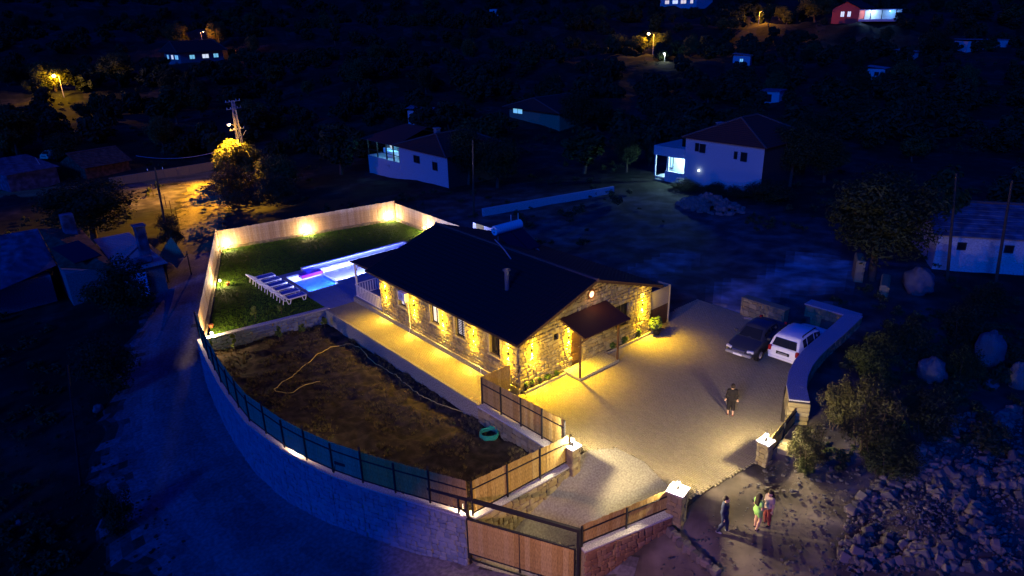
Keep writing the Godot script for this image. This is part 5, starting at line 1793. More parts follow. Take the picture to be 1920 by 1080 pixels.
func people() -> void:
	# bone numbers: 0 hips 1 waist 2 chest 3 shoulders 4 neck 5-9 head; left leg 10-13, arm 14-15; right leg 16-19, arm 20-21
	var green := mk("cloth_green", lin(0.22, 0.46, 0.12), 0.85)
	var pale := mk("cloth_pale", lin(0.30, 0.22, 0.20), 0.85)
	var dark := mk("cloth_dark", lin(0.012, 0.01, 0.012), 0.9)
	var navy := mk("cloth_navy", lin(0.02, 0.026, 0.06), 0.9)
	var red := mk("cloth_red", lin(0.16, 0.035, 0.03), 0.85)
	var grey := mk("cloth_grey", lin(0.25, 0.25, 0.27), 0.85)
	person("person with long dark hair in a light green top and shorts, seen from behind", Vector3(0.17, -0.23, 13.17), 1.25, 1.55, {"long_hair": true, "stride": 0.06, "arms": [Vector3(-0.05, -0.26, 0.0), Vector3(0.06, -0.08, 0.22), Vector3(0.06, -0.25, 0.02), Vector3(-0.08, -0.06, 0.22)],
		"clothes": [["top", green, [0, 1, 2, 3, 14, 20], 0.02, {14: 0.35, 20: 0.35}], ["shorts", green, [0, 10, 16], 0.024, {10: 0.42, 16: 0.42}], ["sandals", dark, [13, 19], 0.006]]})
	var p := person("dark haired person in a pale top, facing the one in green over a phone", Vector3(0.64, -0.23, 13.33), -1.9, 1.54, {"long_hair": true, "arms": [Vector3(-0.05, -0.26, 0.02), Vector3(0.08, 0.04, 0.22), Vector3(0.06, -0.27, 0.0), Vector3(0.02, -0.24, 0.06)],
		"clothes": [["top", pale, [0, 1, 2, 3, 14, 20], 0.02, {14: 0.5, 20: 0.5}], ["trousers", red, [0, 10, 11, 12, 16, 17, 18], 0.018], ["shoes", dark, [13, 19], 0.008]]})
	var ph := thing("phone", "small lit phone held between the two people on the gravel", "phone", p.position + Vector3(0.0, 1.06, 0.0) + Vector3(-0.09, 0.04, 0.22).rotated(Vector3.UP, -1.9), -1.9)
	var g := Geo.new()
	g.cbox(Transform3D(Basis(Vector3.RIGHT, -0.5), Vector3.ZERO), Vector3(0.075, 0.15, 0.01), 0.003)
	obj("case", g, M.steel, ph)
	g = Geo.new()
	g.box(Transform3D(Basis(Vector3.RIGHT, -0.5), Vector3(0, 0.003, -0.007)), Vector3(0.068, 0.14, 0.003))
	obj("screen", g, glow("lamp_screen", lin(0.35, 0.7, 1.0), 2.0), ph)
	person("person in dark clothes standing alone in the middle of the forecourt", Vector3(5.9, 0.0, 8.35), 2.2, 1.66, {"stride": 0.05, "wide": 1.08,
		"clothes": [["shirt", dark, [0, 1, 2, 3, 14, 15, 20, 21], 0.024, {15: 0.6, 21: 0.6}], ["trousers", dark, [0, 10, 11, 16, 17], 0.026], ["shoes", red, [13, 19], 0.01]]})
	person("person in dark blue clothes walking past the left entrance pillar onto the gravel", Vector3(-0.80, -0.33, 12.39), 0.4, 1.62, {"stride": 0.16,
		"clothes": [["jacket", navy, [0, 1, 2, 3, 14, 15, 20, 21], 0.024, {15: 0.85, 21: 0.85}], ["trousers", navy, [0, 10, 11, 12, 16, 17, 18], 0.02], ["shoes", grey, [13, 19], 0.01]]})

# ---------------------------------------------------------------- neighbouring buildings
# A box house round its base centre: roof "hip", "gable" (ridge along x) or "shed"; windows [side, along, y, w, h, pane material].
func house(called: String, label: String, category: String, where: Vector3, turn: float, size: Vector3, roof: String, rise: float, over: float, wall: Material, tile: Material, wins: Array, ridge := Vector2(-1, 1), chimney := []) -> Node3D:
	var o := thing(called, label, category, where, turn)
	var h := size / 2
	var g := Geo.new()
	g.span(Vector3(-h.x, -1.5, -h.z), Vector3(h.x, size.y, h.z))
	if roof == "gable":
		for s in [-1, 1]: g.face([Vector3(s * (h.x - 0.01), size.y, -h.z), Vector3(s * (h.x - 0.01), size.y, h.z), Vector3(s * (h.x - 0.01), size.y + rise * 0.97, 0)], Vector3(0, size.y, 0))
	obj("wall", g, wall, o)
	var y := size.y - 0.02
	var X := h.x + over
	var Z := h.z + over
	g = Geo.new()
	var r0 := Vector3(ridge.x * h.x, y + rise, 0)
	var r1 := Vector3(ridge.y * h.x, y + rise, 0)
	var quads := []
	if roof == "gable":
		r0.x = -X
		r1.x = X
	if roof == "shed": quads = [[Vector3(-X, y, Z), Vector3(X, y, Z), Vector3(X, y + rise, -Z), Vector3(-X, y + rise, -Z)]]
	elif roof != "flat":
		quads = [[Vector3(-X, y, Z), Vector3(X, y, Z), r1, r0], [Vector3(X, y, -Z), Vector3(-X, y, -Z), r0, r1]]
		if roof == "hip": quads.append_array([[Vector3(-X, y, -Z), Vector3(-X, y, Z), r0], [Vector3(X, y, Z), Vector3(X, y, -Z), r1]])
	for q in quads:
		# courses of tiles stepping down each slope
		var n := maxi(3, int((q[0] as Vector3).distance_to(q[q.size() - 1]) / 0.45))
		for k in n:
			var f0 := float(k) / n
			var f1 := float(k + 1) / n
			var a: Vector3 = q[0].lerp(q[q.size() - 1], f0)
			var b: Vector3 = q[1].lerp(q[2], f0)
			var c: Vector3 = q[1].lerp(q[2], f1)
			var d: Vector3 = q[0].lerp(q[q.size() - 1], f1)
			var e := Vector3(0, 0.05, 0)
			g.face([a + e, b + e, c, d], Vector3(0, y - 20, 0))
			g.face([a, b, b + e, a + e], Vector3(0, y + rise * 2, 0) * Vector3(1, 0, 1) + Vector3(0, a.y, 0))
		g.face(q, Vector3(0, y + 50, 0))
	if roof == "flat": g.span(Vector3(-X, y, -Z), Vector3(X, y + 0.2, Z))
	var ro := obj("roof", g, tile, o)
	if not roof in ["flat", "shed"]:
		g = Geo.new()
		g.cyl(r0 + Vector3(0, 0.03, 0), r1 + Vector3(0, 0.03, 0), 0.12, 0.12, 8)
		if roof == "hip":
			for q in [[r0, -1], [r1, 1]]:
				for s in [-1, 1]: g.cyl(q[0] + Vector3(0, 0.03, 0), Vector3(q[1] * X, y + 0.05, s * Z), 0.11, 0.11, 8)
		obj("ridge", g, M.ridge_tile, ro)
	for c in chimney:
		g = Geo.new()
		g.cbox(at(c[0], y + c[2] / 2, c[1]), Vector3(c[3], c[2], c[3]), 0.03)
		g.cbox(at(c[0], y + c[2], c[1]), Vector3(c[3] + 0.16, 0.12, c[3] + 0.16), 0.02)
		obj("chimney", g, M.render_grey, ro)
	for w in wins:
		var t := Transform3D()
		match w[0]:
			"-x": t = Transform3D(Basis(Vector3(0, 0, 1), Vector3.UP, Vector3(-1, 0, 0)), Vector3(-h.x - 0.02, w[2], w[1]))
			"+x": t = Transform3D(Basis(Vector3(0, 0, -1), Vector3.UP, Vector3(1, 0, 0)), Vector3(h.x + 0.02, w[2], w[1]))
			"+z": t = Transform3D(Basis(), Vector3(w[1], w[2], h.z + 0.02))
			"-z": t = Transform3D(Basis(Vector3.UP, PI), Vector3(w[1], w[2], -h.z - 0.02))
		window(o, t, w[3], w[4], M.dark_frame if w.size() < 7 else w[6], w[5], 2 if w[3] > 0.8 else 1)
	return o

func bulb(parent: Node3D, p: Vector3, m: Material, c: Color, e: float, r := 0.1) -> void:
	var g := Geo.new()
	g.ball(p, Vector3.ONE * r, 10, 8)
	obj("bulb", g, m, parent)
	omni("light", p, c, e, r, parent)

func neighbours() -> void:
	# white two storey house with lit ground floor terrace
	var o := house("white_house", "white two storey house with red hip roof and a glowing ground floor terrace", "house", Vector3(48.7, -0.5, -17.6), 0.0, Vector3(9.0, 5.1, 9.4), "hip", 2.2, 0.35, M.render_white, M.red_tile,
		[["-x", -3.2, 4.2, 0.5, 0.9, M.dark_glass], ["-x", -2.5, 4.15, 0.75, 0.95, M.dark_glass], ["-x", 1.55, 3.95, 0.4, 0.8, M.dark_glass], ["-x", 2.5, 3.9, 0.75, 0.95, M.dark_glass]], Vector2(-0.35, 0.35), [[-1.8, -2.2, 1.5, 0.75]])
	var g := Geo.new()
	g.span(Vector3(-4.5, -0.6, -8.6), Vector3(0.5, 0.25, -4.72))
	g.span(Vector3(-2.5, 0.25, -8.6), Vector3(-2.3, 2.7, -4.72))
	g.span(Vector3(-4.6, 2.7, -8.9), Vector3(0.5, 2.9, -4.72))
	var ter := obj("terrace", g, M.render_white, o)
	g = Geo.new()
	g.span(Vector3(-4.47, -1.4, 4.705), Vector3(4.47, 5.06, 4.72))  # thin added slab, paints the side wall as if in shade
	tag(obj("side_wall", g, M.unlit_side, o), "dark slab added to shade the side wall", "")
	g = Geo.new()
	g.span(Vector3(-4.6, 2.9, -8.9), Vector3(-4.45, 3.75, -4.72))
	g.span(Vector3(-4.45, 2.9, -8.9), Vector3(0.5, 3.75, -8.75))
	obj("parapet", g, M.render_white, ter)
	g = Geo.new()
	g.span(Vector3(-4.6, -0.5, -7.2), Vector3(-4.45, 1.05, -4.72))
	obj("low_wall", g, M.render_white, ter)
	for z in [-8.7, -6.9]:
		g = Geo.new()
		g.span(Vector3(-4.5, 0.25, z - 0.08), Vector3(-4.36, 2.7, z + 0.08))
		obj("post", g, M.render_white, ter)
	for k in 4:
		g = Geo.new()
		g.span(Vector3(-4.6 - 0.35 * k, -0.9, -8.4), Vector3(-4.25 - 0.35 * k, 0.2 - 0.19 * k, -7.2))
		obj("step", g, M.concrete, ter)
	window(ter, Transform3D(Basis(Vector3(0, 0, 1), Vector3.UP, Vector3(-1, 0, 0)), Vector3(-2.54, 1.6, -8.0)), 0.8, 1.3, M.dark_frame, M.window_cyan, 2)
	bulb(ter, Vector3(-3.3, 2.5, -5.8), M.lamp_white, lin(0.45, 0.85, 1.0), 34.0, 0.12)
	bulb(o, Vector3(-4.65, 1.75, -2.7), M.lamp_white, lin(0.4, 0.7, 1.0), 0.05, 0.09)

	# long house with glazed porch
	o = house("porch_house", "long low house with red roof and a glazed porch glowing pale blue", "house", Vector3(30.2, -1.45, -46.6), 0.0, Vector3(8.8, 4.1, 10.2), "hip", 1.7, 0.6, M.render_white, M.red_tile, [["-x", -1.2, 2.9, 1.3, 0.9, M.dark_glass], ["-x", 2.6, 2.6, 1.0, 1.0, M.dark_glass]], Vector2(-0.5, 0.5), [[-1.4, -0.9, 2.2, 0.6]])
	g = Geo.new()
	g.span(Vector3(-4.4, -1.0, -13.0), Vector3(4.4, 1.9, -5.12))
	g.span(Vector3(-1.4, 1.9, -13.0), Vector3(4.4, 4.1, -5.12))
	var po := obj("porch", g, M.render_white, o)
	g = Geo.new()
	g.span(Vector3(-4.37, -1.4, 5.105), Vector3(4.37, 4.06, 5.12))  # dark skin added so this end of the house looks unlit
	tag(obj("side_wall", g, M.unlit_side, o), "dark slab added to shade the side wall", "")
	for q in [[Vector3(-5.0, 4.1, -13.6), Vector3(-5.0, 4.1, -5.0), Vector3(0, 5.8, -5.0), Vector3(0, 5.8, -10.0)], [Vector3(5.0, 4.1, -5.0), Vector3(5.0, 4.1, -13.6), Vector3(0, 5.8, -10.0), Vector3(0, 5.8, -5.0)], [Vector3(5.0, 4.1, -13.6), Vector3(-5.0, 4.1, -13.6), Vector3(0, 5.8, -10.0)]]:
		g = Geo.new()
		g.face(q, Vector3(0, 0, -8))
		obj("porch_roof", g, M.red_tile, po)
	g = Geo.new()
	g.face([Vector3(-5.0, 4.08, -13.6), Vector3(-5.0, 4.08, -5.1), Vector3(-1.4, 4.08, -5.1), Vector3(-1.4, 4.08, -13.6)], Vector3(0, 9, -8))
	obj("porch_ceiling", g, M.render_white, po)
	for z in [-12.9, -10.6, -8.3, -6.6, -5.2]:
		g = Geo.new()
		g.span(Vector3(-4.38, 1.9, z - 0.07), Vector3(-4.24, 4.08, z + 0.07))
		obj("post", g, M.dark_frame, po)
	g = Geo.new()
	g.span(Vector3(-4.38, 2.65, -12.9), Vector3(-4.3, 2.72, -5.2))
	obj("rail", g, M.dark_frame, po)
	var t := Transform3D(Basis(Vector3(0, 0, 1), Vector3.UP, Vector3(-1, 0, 0)), Vector3(-1.44, 2.9, 0))
	for z in [[-11.9, 0.7, M.window_white], [-9.6, 1.2, M.window_cyan], [-6.0, 1.0, M.window_white]]: window(po, t.translated(Vector3(0, 0, z[0])), z[1], 1.1, M.dark_frame, z[2], 2)
	g = Geo.new()
	g.cbox(at(-2.9, 2.3, -9.2), Vector3(0.9, 0.75, 1.6), 0.04)
	g.cbox(at(-2.2, 2.3, -11.6), Vector3(0.8, 0.8, 0.8), 0.04)
	obj("furniture", g, M.plastic_white, po)
	bulb(po, Vector3(-2.8, 3.7, -9.0), M.lamp_white, lin(0.12, 0.55, 1.0), 4.0, 0.1)
	bulb(po, Vector3(-2.6, 3.7, -6.2), M.lamp_white, lin(0.3, 0.7, 1.0), 3.0, 0.08)
	for p in [[788, 323, "yellow garden light on the ground before the porch house"], [793, 323, "small white garden light beside the yellow one before the porch house"]]:
		pass
	var gl := [Vector3(29.27, -1.52, -52.72), Vector3(29.75, -1.51, -52.63)]
	for i in 2:
		var l := thing("garden_light", ["yellow garden light on the dark ground before the porch house", "smaller whiter garden light just right of the yellow one"][i], "lamp", gl[i])
		g = Geo.new()
		g.cyl(Vector3(0, -0.2, 0), Vector3(0, 0.4, 0), 0.03, 0.03, 8)
		obj("stem", g, M.steel, l)
		bulb(l, Vector3(0, 0.5, 0), M.lamp_warm, lin(1.0, 0.9, 0.3) if i == 0 else lin(0.8, 0.8, 1.0), 0.25, 0.12 if i == 0 else 0.08)

	# low house with sheds on the near left
	o = thing("old_house", "old low house with blue grey sheet roof at the left edge of the picture", "house", Vector3(-14.0, -3.2, -44.0))
	g = Geo.new()
	g.span(Vector3(-8.0, -0.5, -2.6), Vector3(-0.2, 2.2, 3.0))
	obj("wall", g, M.render_grey, o)
	g = Geo.new()
	g.face([Vector3(0.4, 4.7, -3.0), Vector3(0.5, 2.6, 2.0), Vector3(-4.2, 2.5, 5.4), Vector3(-9.0, 2.6, 5.4), Vector3(-9.0, 4.7, -3.0)], Vector3(-4, -9, 0))
	g.face([Vector3(0.4, 4.7, -3.0), Vector3(-9.0, 4.7, -3.0), Vector3(-9.0, 2.6, -8.0), Vector3(0.4, 2.6, -8.0)], Vector3(-4, -9, -4))
	obj("roof", g, M.blue_sheet, o)
	g = Geo.new()
	g.face([Vector3(0.46, 4.66, -3.05), Vector3(3.6, 3.9, -3.6), Vector3(3.9, 2.7, 7.2), Vector3(0.55, 2.7, 3.0)], Vector3(2, -9, 0))
	g.face([Vector3(0.46, 4.6, -3.05), Vector3(3.6, 3.84, -3.6), Vector3(3.9, 2.64, 7.2), Vector3(0.55, 2.64, 3.0)], Vector3(2, 19, 0))
	obj("side_roof", g, M.brown_sheet, o)
	g = Geo.new()
	g.span(Vector3(0.6, -0.5, -3.0), Vector3(3.4, 2.6, 5.0))
	obj("side_wall", g, M.render_grey, o)
	g = Geo.new()
	g.cbox(at(2.6, 4.4, -2.2), Vector3(1.0, 2.6, 0.9), 0.05)
	obj("chimney", g, M.blue_sheet, o)
	g = Geo.new()
	g.cbox(Transform3D(Basis(Vector3(0, 1, 0), 0.35) * Basis(Vector3.RIGHT, 0.3), Vector3(2.0, 3.7, 3.2)), Vector3(2.2, 0.1, 3.0), 0.02)
	obj("solar_panel", g, M.black_panel, o)
	o = thing("corrugated_shed", "shed with a ribbed pale metal roof and tall block chimney beside the dirt road", "shed", Vector3(-8.3, -3.1, -40.6))
	var gg := []
	for j in 133:
		var f := j / 132.0
		var row := PackedVector3Array()
		for k in 2: row.append(Vector3(lerpf(-1.55 - 0.35 * f, 1.35 + 0.3 * f, k), 2.95 - 0.35 * f + 0.06 * absf(sin(f * 22.0 * PI)), -5.6 + 10.6 * f))
		gg.append(row)
	g = Geo.new()
	g.grid(gg)
	obj("roof", g, M.corrugated, o)
	g = Geo.new()
	g.span(Vector3(-1.5, -0.5, -5.4), Vector3(1.3, 2.5, 4.7))
	obj("wall", g, M.render_grey, o)
	g = Geo.new()
	g.cbox(at(0.75, 3.6, 2.0), Vector3(0.75, 3.4, 0.8), 0.04)
	g.cbox(at(0.75, 5.35, 2.0), Vector3(0.95, 0.14, 1.0), 0.03)
	obj("chimney", g, M.blue_sheet, o)
	g = Geo.new()
	g.cbox(at(0.0, 3.0, 3.9), Vector3(1.6, 0.5, 0.7), 0.1)
	obj("tank", g, M.blue_sheet, o)
	g = Geo.new()
	g.bar(Vector3(-1.4, 2.95, 3.4), Vector3(0.5, 3.6, 1.8), 0.1)
	obj("pipe", g, M.blue_sheet, o)
	var dr := thing("blue_door", "pale blue door leaf in the wall under the ribbed shed roof", "door", Vector3(-8.85, -3.2, -35.75), -0.15)
	g = Geo.new()
	g.cbox(at(0, 1.3, 0), Vector3(0.9, 2.2, 0.06), 0.01)
	obj("leaf", g, mk("cyan_paint", lin(0.08, 0.55, 0.75), 0.6), dr)
	var tp := thing("tarpaulin", "tan tarpaulin slung over poles between the shed and the road", "tarpaulin", Vector3(-5.6, -3.1, -40.0))
	gg = []
	for j in 9:
		var row := PackedVector3Array()
		for k in 9:
			var a := j / 8.0
			var b := k / 8.0
			row.append(Vector3(-0.9 + 2.0 * b + 0.25 * sin(a * PI), 1.2 + 1.3 * (absf(a - 0.5) * 2.0) * (absf(b - 0.5) * 2.0) + 0.4 * (1.0 - a), -2.0 + 4.4 * a - 0.4 * sin(b * PI)))
		gg.append(row)
	g = Geo.new()
	g.grid(gg)
	obj("sheet", g, mk("tarp", lin(0.34, 0.22, 0.10), 0.8), tp)
	for p in [Vector3(-0.85, 0, -1.9), Vector3(1.05, 0, -1.9), Vector3(-0.85, 0, 2.3), Vector3(1.05, 0, 2.3)]:
		g = Geo.new()
		g.cyl(p, p + Vector3(0, 2.6, 0), 0.05, 0.05, 8)
		obj("pole", g, M.bark, tp)

	# white low house at the right edge
	o = house("white_cottage", "pale low house with small dark windows and ribbed blue roof at the right edge", "house", Vector3(37.6, 0.35, 10.6), -1.015, Vector3(11.0, 2.65, 6.6), "gable", 1.5, 0.4, M.render_white, M.blue_sheet, [["+z", -4.0, 1.85, 0.55, 0.55, M.dark_glass], ["+z", -1.2, 1.85, 0.55, 0.55, M.dark_glass], ["+z", 2.0, 1.85, 0.6, 0.6, M.dark_glass]])
	# far houses on the slope
	o = house("hill_house", "small far house with dark hip roof and pale blue lit windows among amber trees", "house", Vector3(51.97, 5.37, -207.14), 0.1, Vector3(13, 3.2, 11), "hip", 3.0, 1.2, M.render_grey, M.roof_tile, [["-x", -3.2, 1.8, 1.4, 1.3, M.window_cyan], ["-x", 0.0, 1.8, 1.6, 1.3, M.window_white], ["-x", 3.0, 1.8, 2.4, 1.3, M.window_cyan], ["+z", -3.0, 1.8, 1.6, 1.2, M.window_cyan], ["+z", 1.0, 1.8, 2.0, 1.2, M.window_white], ["+z", 4.2, 1.8, 1.6, 1.2, M.window_cyan]])
	o = house("hill_house", "far building at the top edge with a row of warm lit windows", "house", Vector3(263.63, 17.70, -182.82), 0.0, Vector3(12, 5.0, 20), "flat", 0.3, 0.5, M.render_white, M.roof_tile, [["-x", -6.0, 1.6, 2.4, 1.6, M.window_cream], ["-x", -1.5, 1.6, 3.0, 1.6, M.window_white], ["-x", 3.0, 1.6, 3.0, 1.6, M.window_cream], ["-x", 7.4, 1.6, 1.6, 1.6, M.window_cream]])
	o = house("hill_house", "far red walled house with lit windows and a bright blue white terrace beside it", "house", Vector3(228.61, 12.03, -90.29), 0.0, Vector3(10, 3.6, 9), "gable", 2.2, 0.6, M.red_paint, M.red_tile, [["-x", -1.0, 1.9, 1.3, 1.7, M.window_white], ["-x", 1.2, 1.9, 1.2, 1.7, M.window_white]])
	g = Geo.new()
	g.span(Vector3(-5.0, -0.4, 4.55), Vector3(-1.0, 0.3, 16))
	g.span(Vector3(-1.2, 0.3, 4.55), Vector3(-1.0, 3.0, 16))
	g.span(Vector3(-5.2, 3.0, 4.55), Vector3(-0.8, 3.25, 16))
	var tr := obj("terrace", g, M.render_white, o)
	for z in [8.0, 11.5, 15.8]:
		g = Geo.new()
		g.span(Vector3(-5.0, 0.3, z), Vector3(-4.8, 3.0, z + 0.2))
		obj("post", g, M.dark_frame, tr)
	bulb(tr, Vector3(-2.6, 2.6, 6.8), M.lamp_white, lin(0.35, 0.6, 1.0), 24.0, 0.16)
	bulb(tr, Vector3(-2.6, 2.6, 13.0), M.lamp_white, lin(0.1, 0.4, 1.0), 9.0, 0.12)
	o = house("hill_house", "dark house with broad reddish roof in the middle distance, one window lit blue", "house", Vector3(68.83, -0.77, -68.87), 0.0, Vector3(9, 2.3, 13), "hip", 2.0, 0.9, M.mortar, M.roof_tile, [["-x", -4.2, 1.7, 2.6, 0.9, M.window_cyan]])
	o = house("shed", "small pale shed standing alone on the dark field at right", "shed", Vector3(106.64, 0.29, -47.50), 0.2, Vector3(3.5, 2.2, 3.5), "flat", 0.2, 0.2, M.render_white, M.blue_sheet, [["-x", -0.3, 1.0, 1.3, 1.4, M.dark_glass]])
	o = house("hut", "dull brown hut with a sagging roof behind the cross road at left", "hut", Vector3(-0.66, -2.81, -91.33), 0.2, Vector3(6, 2.0, 8), "gable", 1.6, 0.4, M.brown_sheet, M.brown_sheet, [])
	o = house("blue_shed", "blue sheet metal shed behind the cross road near the left edge", "shed", Vector3(-9.95, -2.80, -91.09), 0.25, Vector3(6, 2.6, 9), "shed", 0.8, 0.3, M.blue_sheet, M.blue_sheet, [])
	# roadside wall in the glow of the street lamp
	var w0 := Vector3(-1.47, -2.60, -79.69)
	var w1 := Vector3(12.16, -2.59, -80.16)
	var rw := thing("roadside_wall", "long low roadside wall glowing amber along the cross road", "wall", w0)
	for i in 8:
		g = Geo.new()
		var a := (w1 - w0) * (i / 8.0)
		var b := (w1 - w0) * ((i + 0.985) / 8.0)
		g.bar(a + Vector3(0, 0.35, 0), b + Vector3(0, 0.35, 0), 0.25, 1.9)
		obj("wall_panel", g, M.field_wall, rw)
	# stone field wall behind the villa roof
	w0 = Vector3(21.08, -0.97, -29.32)
	w1 = Vector3(35.83, -0.62, -25.21)
	var fw := thing("field_wall", "low pale wall crossing the dark field behind the villa", "wall", w0)
	g = Geo.new()
	g.bar(Vector3(0, 0.3, 0), w1 - w0 + Vector3(0, 0.3, 0), 0.3, 0.9)
	obj("wall", g, M.render_white, fw)
	# pale huts scattered over the slope
	var huts := [[Vector3(164.46, 4.50, -46.85), "small pale roofed hut high on the right slope"], [Vector3(142.09, 2.34, -43.27), "tiny pale hut on the right slope below the pale roofed one"], [Vector3(138.69, 4.26, -74.34), "tiny lit hut on the slope above the pale shed"], [Vector3(200.32, 16.18, -242.96), "pale hut near the top edge left of centre"], [Vector3(51.38, -0.40, -84.97), "small pale hut just above the porch house's roof"], [Vector3(208.10, 5.17, -43.06), "long pale greenhouse high at the right edge"]]
	for i in huts.size():
		house("hut", huts[i][1], "hut", huts[i][0], 0.2 * i, Vector3(4.0 if i < 5 else 5.0, 2.0, 4.0 if i < 5 else 16.0), "shed", 0.5, 0.3, M.render_white, M.corrugated, [["-x", 0.0, 1.0, 0.9, 0.8, M.window_cyan if i == 2 else M.dark_glass]])
	# ruined stone wall fragments
	for r in [[Vector3(26.48, 0.46, 4.87), 0.5, Vector3(1.9, 1.7, 0.5), "speckled slab of old stone wall standing at the foot of the tall right tree"], [Vector3(24.55, 0.51, 7.40), 0.35, Vector3(2.4, 1.2, 0.5), "lower slab of old stone wall right of the tall tree's foot"]]:
		var q := thing("wall_remnant", r[3], "ruined wall", r[0], r[1])
		g = Geo.new()
		var s: Vector3 = r[2]
		g.cbox(at(0, s.y / 2 - 0.2, 0), s, 0.08)
		obj("core", g, M.mortar, q)
		lay_stones(q, Vector3(-s.x / 2, -0.1, s.z / 2), Vector3(s.x / 2, -0.1, s.z / 2), Vector3(0, 0, 1), func(_u): return s.y - 0.25, 0.22, stone_mats, 60)
	# a far car parked under the lamp glow
	car("parked_car", "small car parked across the road at left, roof catching amber light", Vector3(-5.40, -1.51, -101.34), 0.6, {
		"body": [[0.0, 0.42, 0.8, 0.68], [0.08, 0.36, 0.98, 0.8], [0.6, 0.28, 1.0, 0.86], [1.4, 0.25, 0.98, 0.87], [2.5, 0.25, 0.95, 0.87], [3.1, 0.26, 0.93, 0.86], [3.8, 0.28, 0.82, 0.84], [4.2, 0.3, 0.72, 0.78], [4.36, 0.36, 0.58, 0.66]],
		"top": [[0.3, 0.99, 0.74, 0.76], [0.75, 1.4, 0.60, 0.78], [1.5, 1.47, 0.58, 0.78], [2.2, 1.43, 0.58, 0.78], [2.5, 1.37, 0.59, 0.78], [3.15, 0.94, 0.70, 0.76]],
		"wheels": [0.85, 3.5, 0.32], "tail": false, "rails": false}, mk("paint_cream", lin(0.6, 0.5, 0.3), 0.3))

# ---------------------------------------------------------------- trees and bushes
var protos: Array[Node3D] = []
func tree_proto(kind: int) -> Dictionary:
	var g := Geo.new()
	var lean := Vector3(rng.randf_range(-0.04, 0.04), 0, rng.randf_range(-0.04, 0.04))
	g.cyl(Vector3(0, -0.05, 0), Vector3(0, 0.3, 0) + lean, 0.03, 0.02, 8)
	for i in 6:
		var a := TAU * i / 6.0 + rng.randf()
		var p := Vector3(0, 0.28, 0) + lean
		g.cyl(p, p + Vector3(cos(a) * 0.25, rng.randf_range(0.2, 0.45), sin(a) * 0.25), 0.014, 0.004, 6)
	var tone: Array = [[0.05, 0.075, 0.02], [0.045, 0.056, 0.018], [0.035, 0.06, 0.025], [0.10, 0.115, 0.03]][kind % 4]
	var many: int = [3000, 14000, 3000, 12000][kind % 4]
	var size: float = [0.04, 0.015, 0.04, 0.018][kind % 4]
	var reach: Vector3 = [Vector3(0.40, 0.36, 0.40), Vector3(0.38, 0.40, 0.38), Vector3(0.32, 0.44, 0.32), Vector3(0.40, 0.42, 0.40)][kind % 4]
	return {"trunk": g.mesh(), "crown": leaves(many, Vector3(0, 1.0 - reach.y * 1.12, 0), reach, size, tone, [30, 80, 26, 80][kind % 4])}

var tree_kinds := []
# a tree with foot at where, h tall and w across its crown
func tree(called: String, label: String, category: String, where: Vector3, h: float, w: float, kind: int, group := "") -> Node3D:
	if tree_kinds.is_empty():
		for i in 12: tree_kinds.append(tree_proto(i))
	var k: Dictionary = tree_kinds[kind % 12]
	var o := thing(called, label, category, where, rng.randf() * TAU, group)
	var s := Basis.from_scale(Vector3(w / 0.84, h, w / 0.84))
	obj("trunk", k.trunk, M.bark, o, Transform3D(s))
	obj("crown", k.crown, M.leaf, o, Transform3D(s))
	return o

# a bush: foliage down to the ground
var bush_kinds := []
func bush(label: String, where: Vector3, h: float, w: float, kind: int, group := "") -> Node3D:
	if bush_kinds.is_empty():
		for i in 5: bush_kinds.append(leaves(6000, Vector3(0, 0.48, 0), Vector3(0.46, 0.48, 0.46), 0.02, [[0.035, 0.05, 0.018], [0.06, 0.06, 0.022], [0.045, 0.06, 0.016], [0.085, 0.08, 0.03], [0.03, 0.045, 0.018]][i], 34))
	var o := thing("bush", label, "bush", where, rng.randf() * TAU, group)
	var s := Basis.from_scale(Vector3(w, h, w))
	obj("foliage", bush_kinds[kind % 5], M.leaf, o, Transform3D(s))
	var g := Geo.new()
	for i in 5: g.cyl(Vector3(rng.randf_range(-0.1, 0.1), -0.2, rng.randf_range(-0.1, 0.1)) * w, Vector3(rng.randf_range(-0.3, 0.3) * w, h * 0.6, rng.randf_range(-0.3, 0.3) * w), 0.03, 0.012, 6)
	obj("stem", g, M.bark, o)
	return o

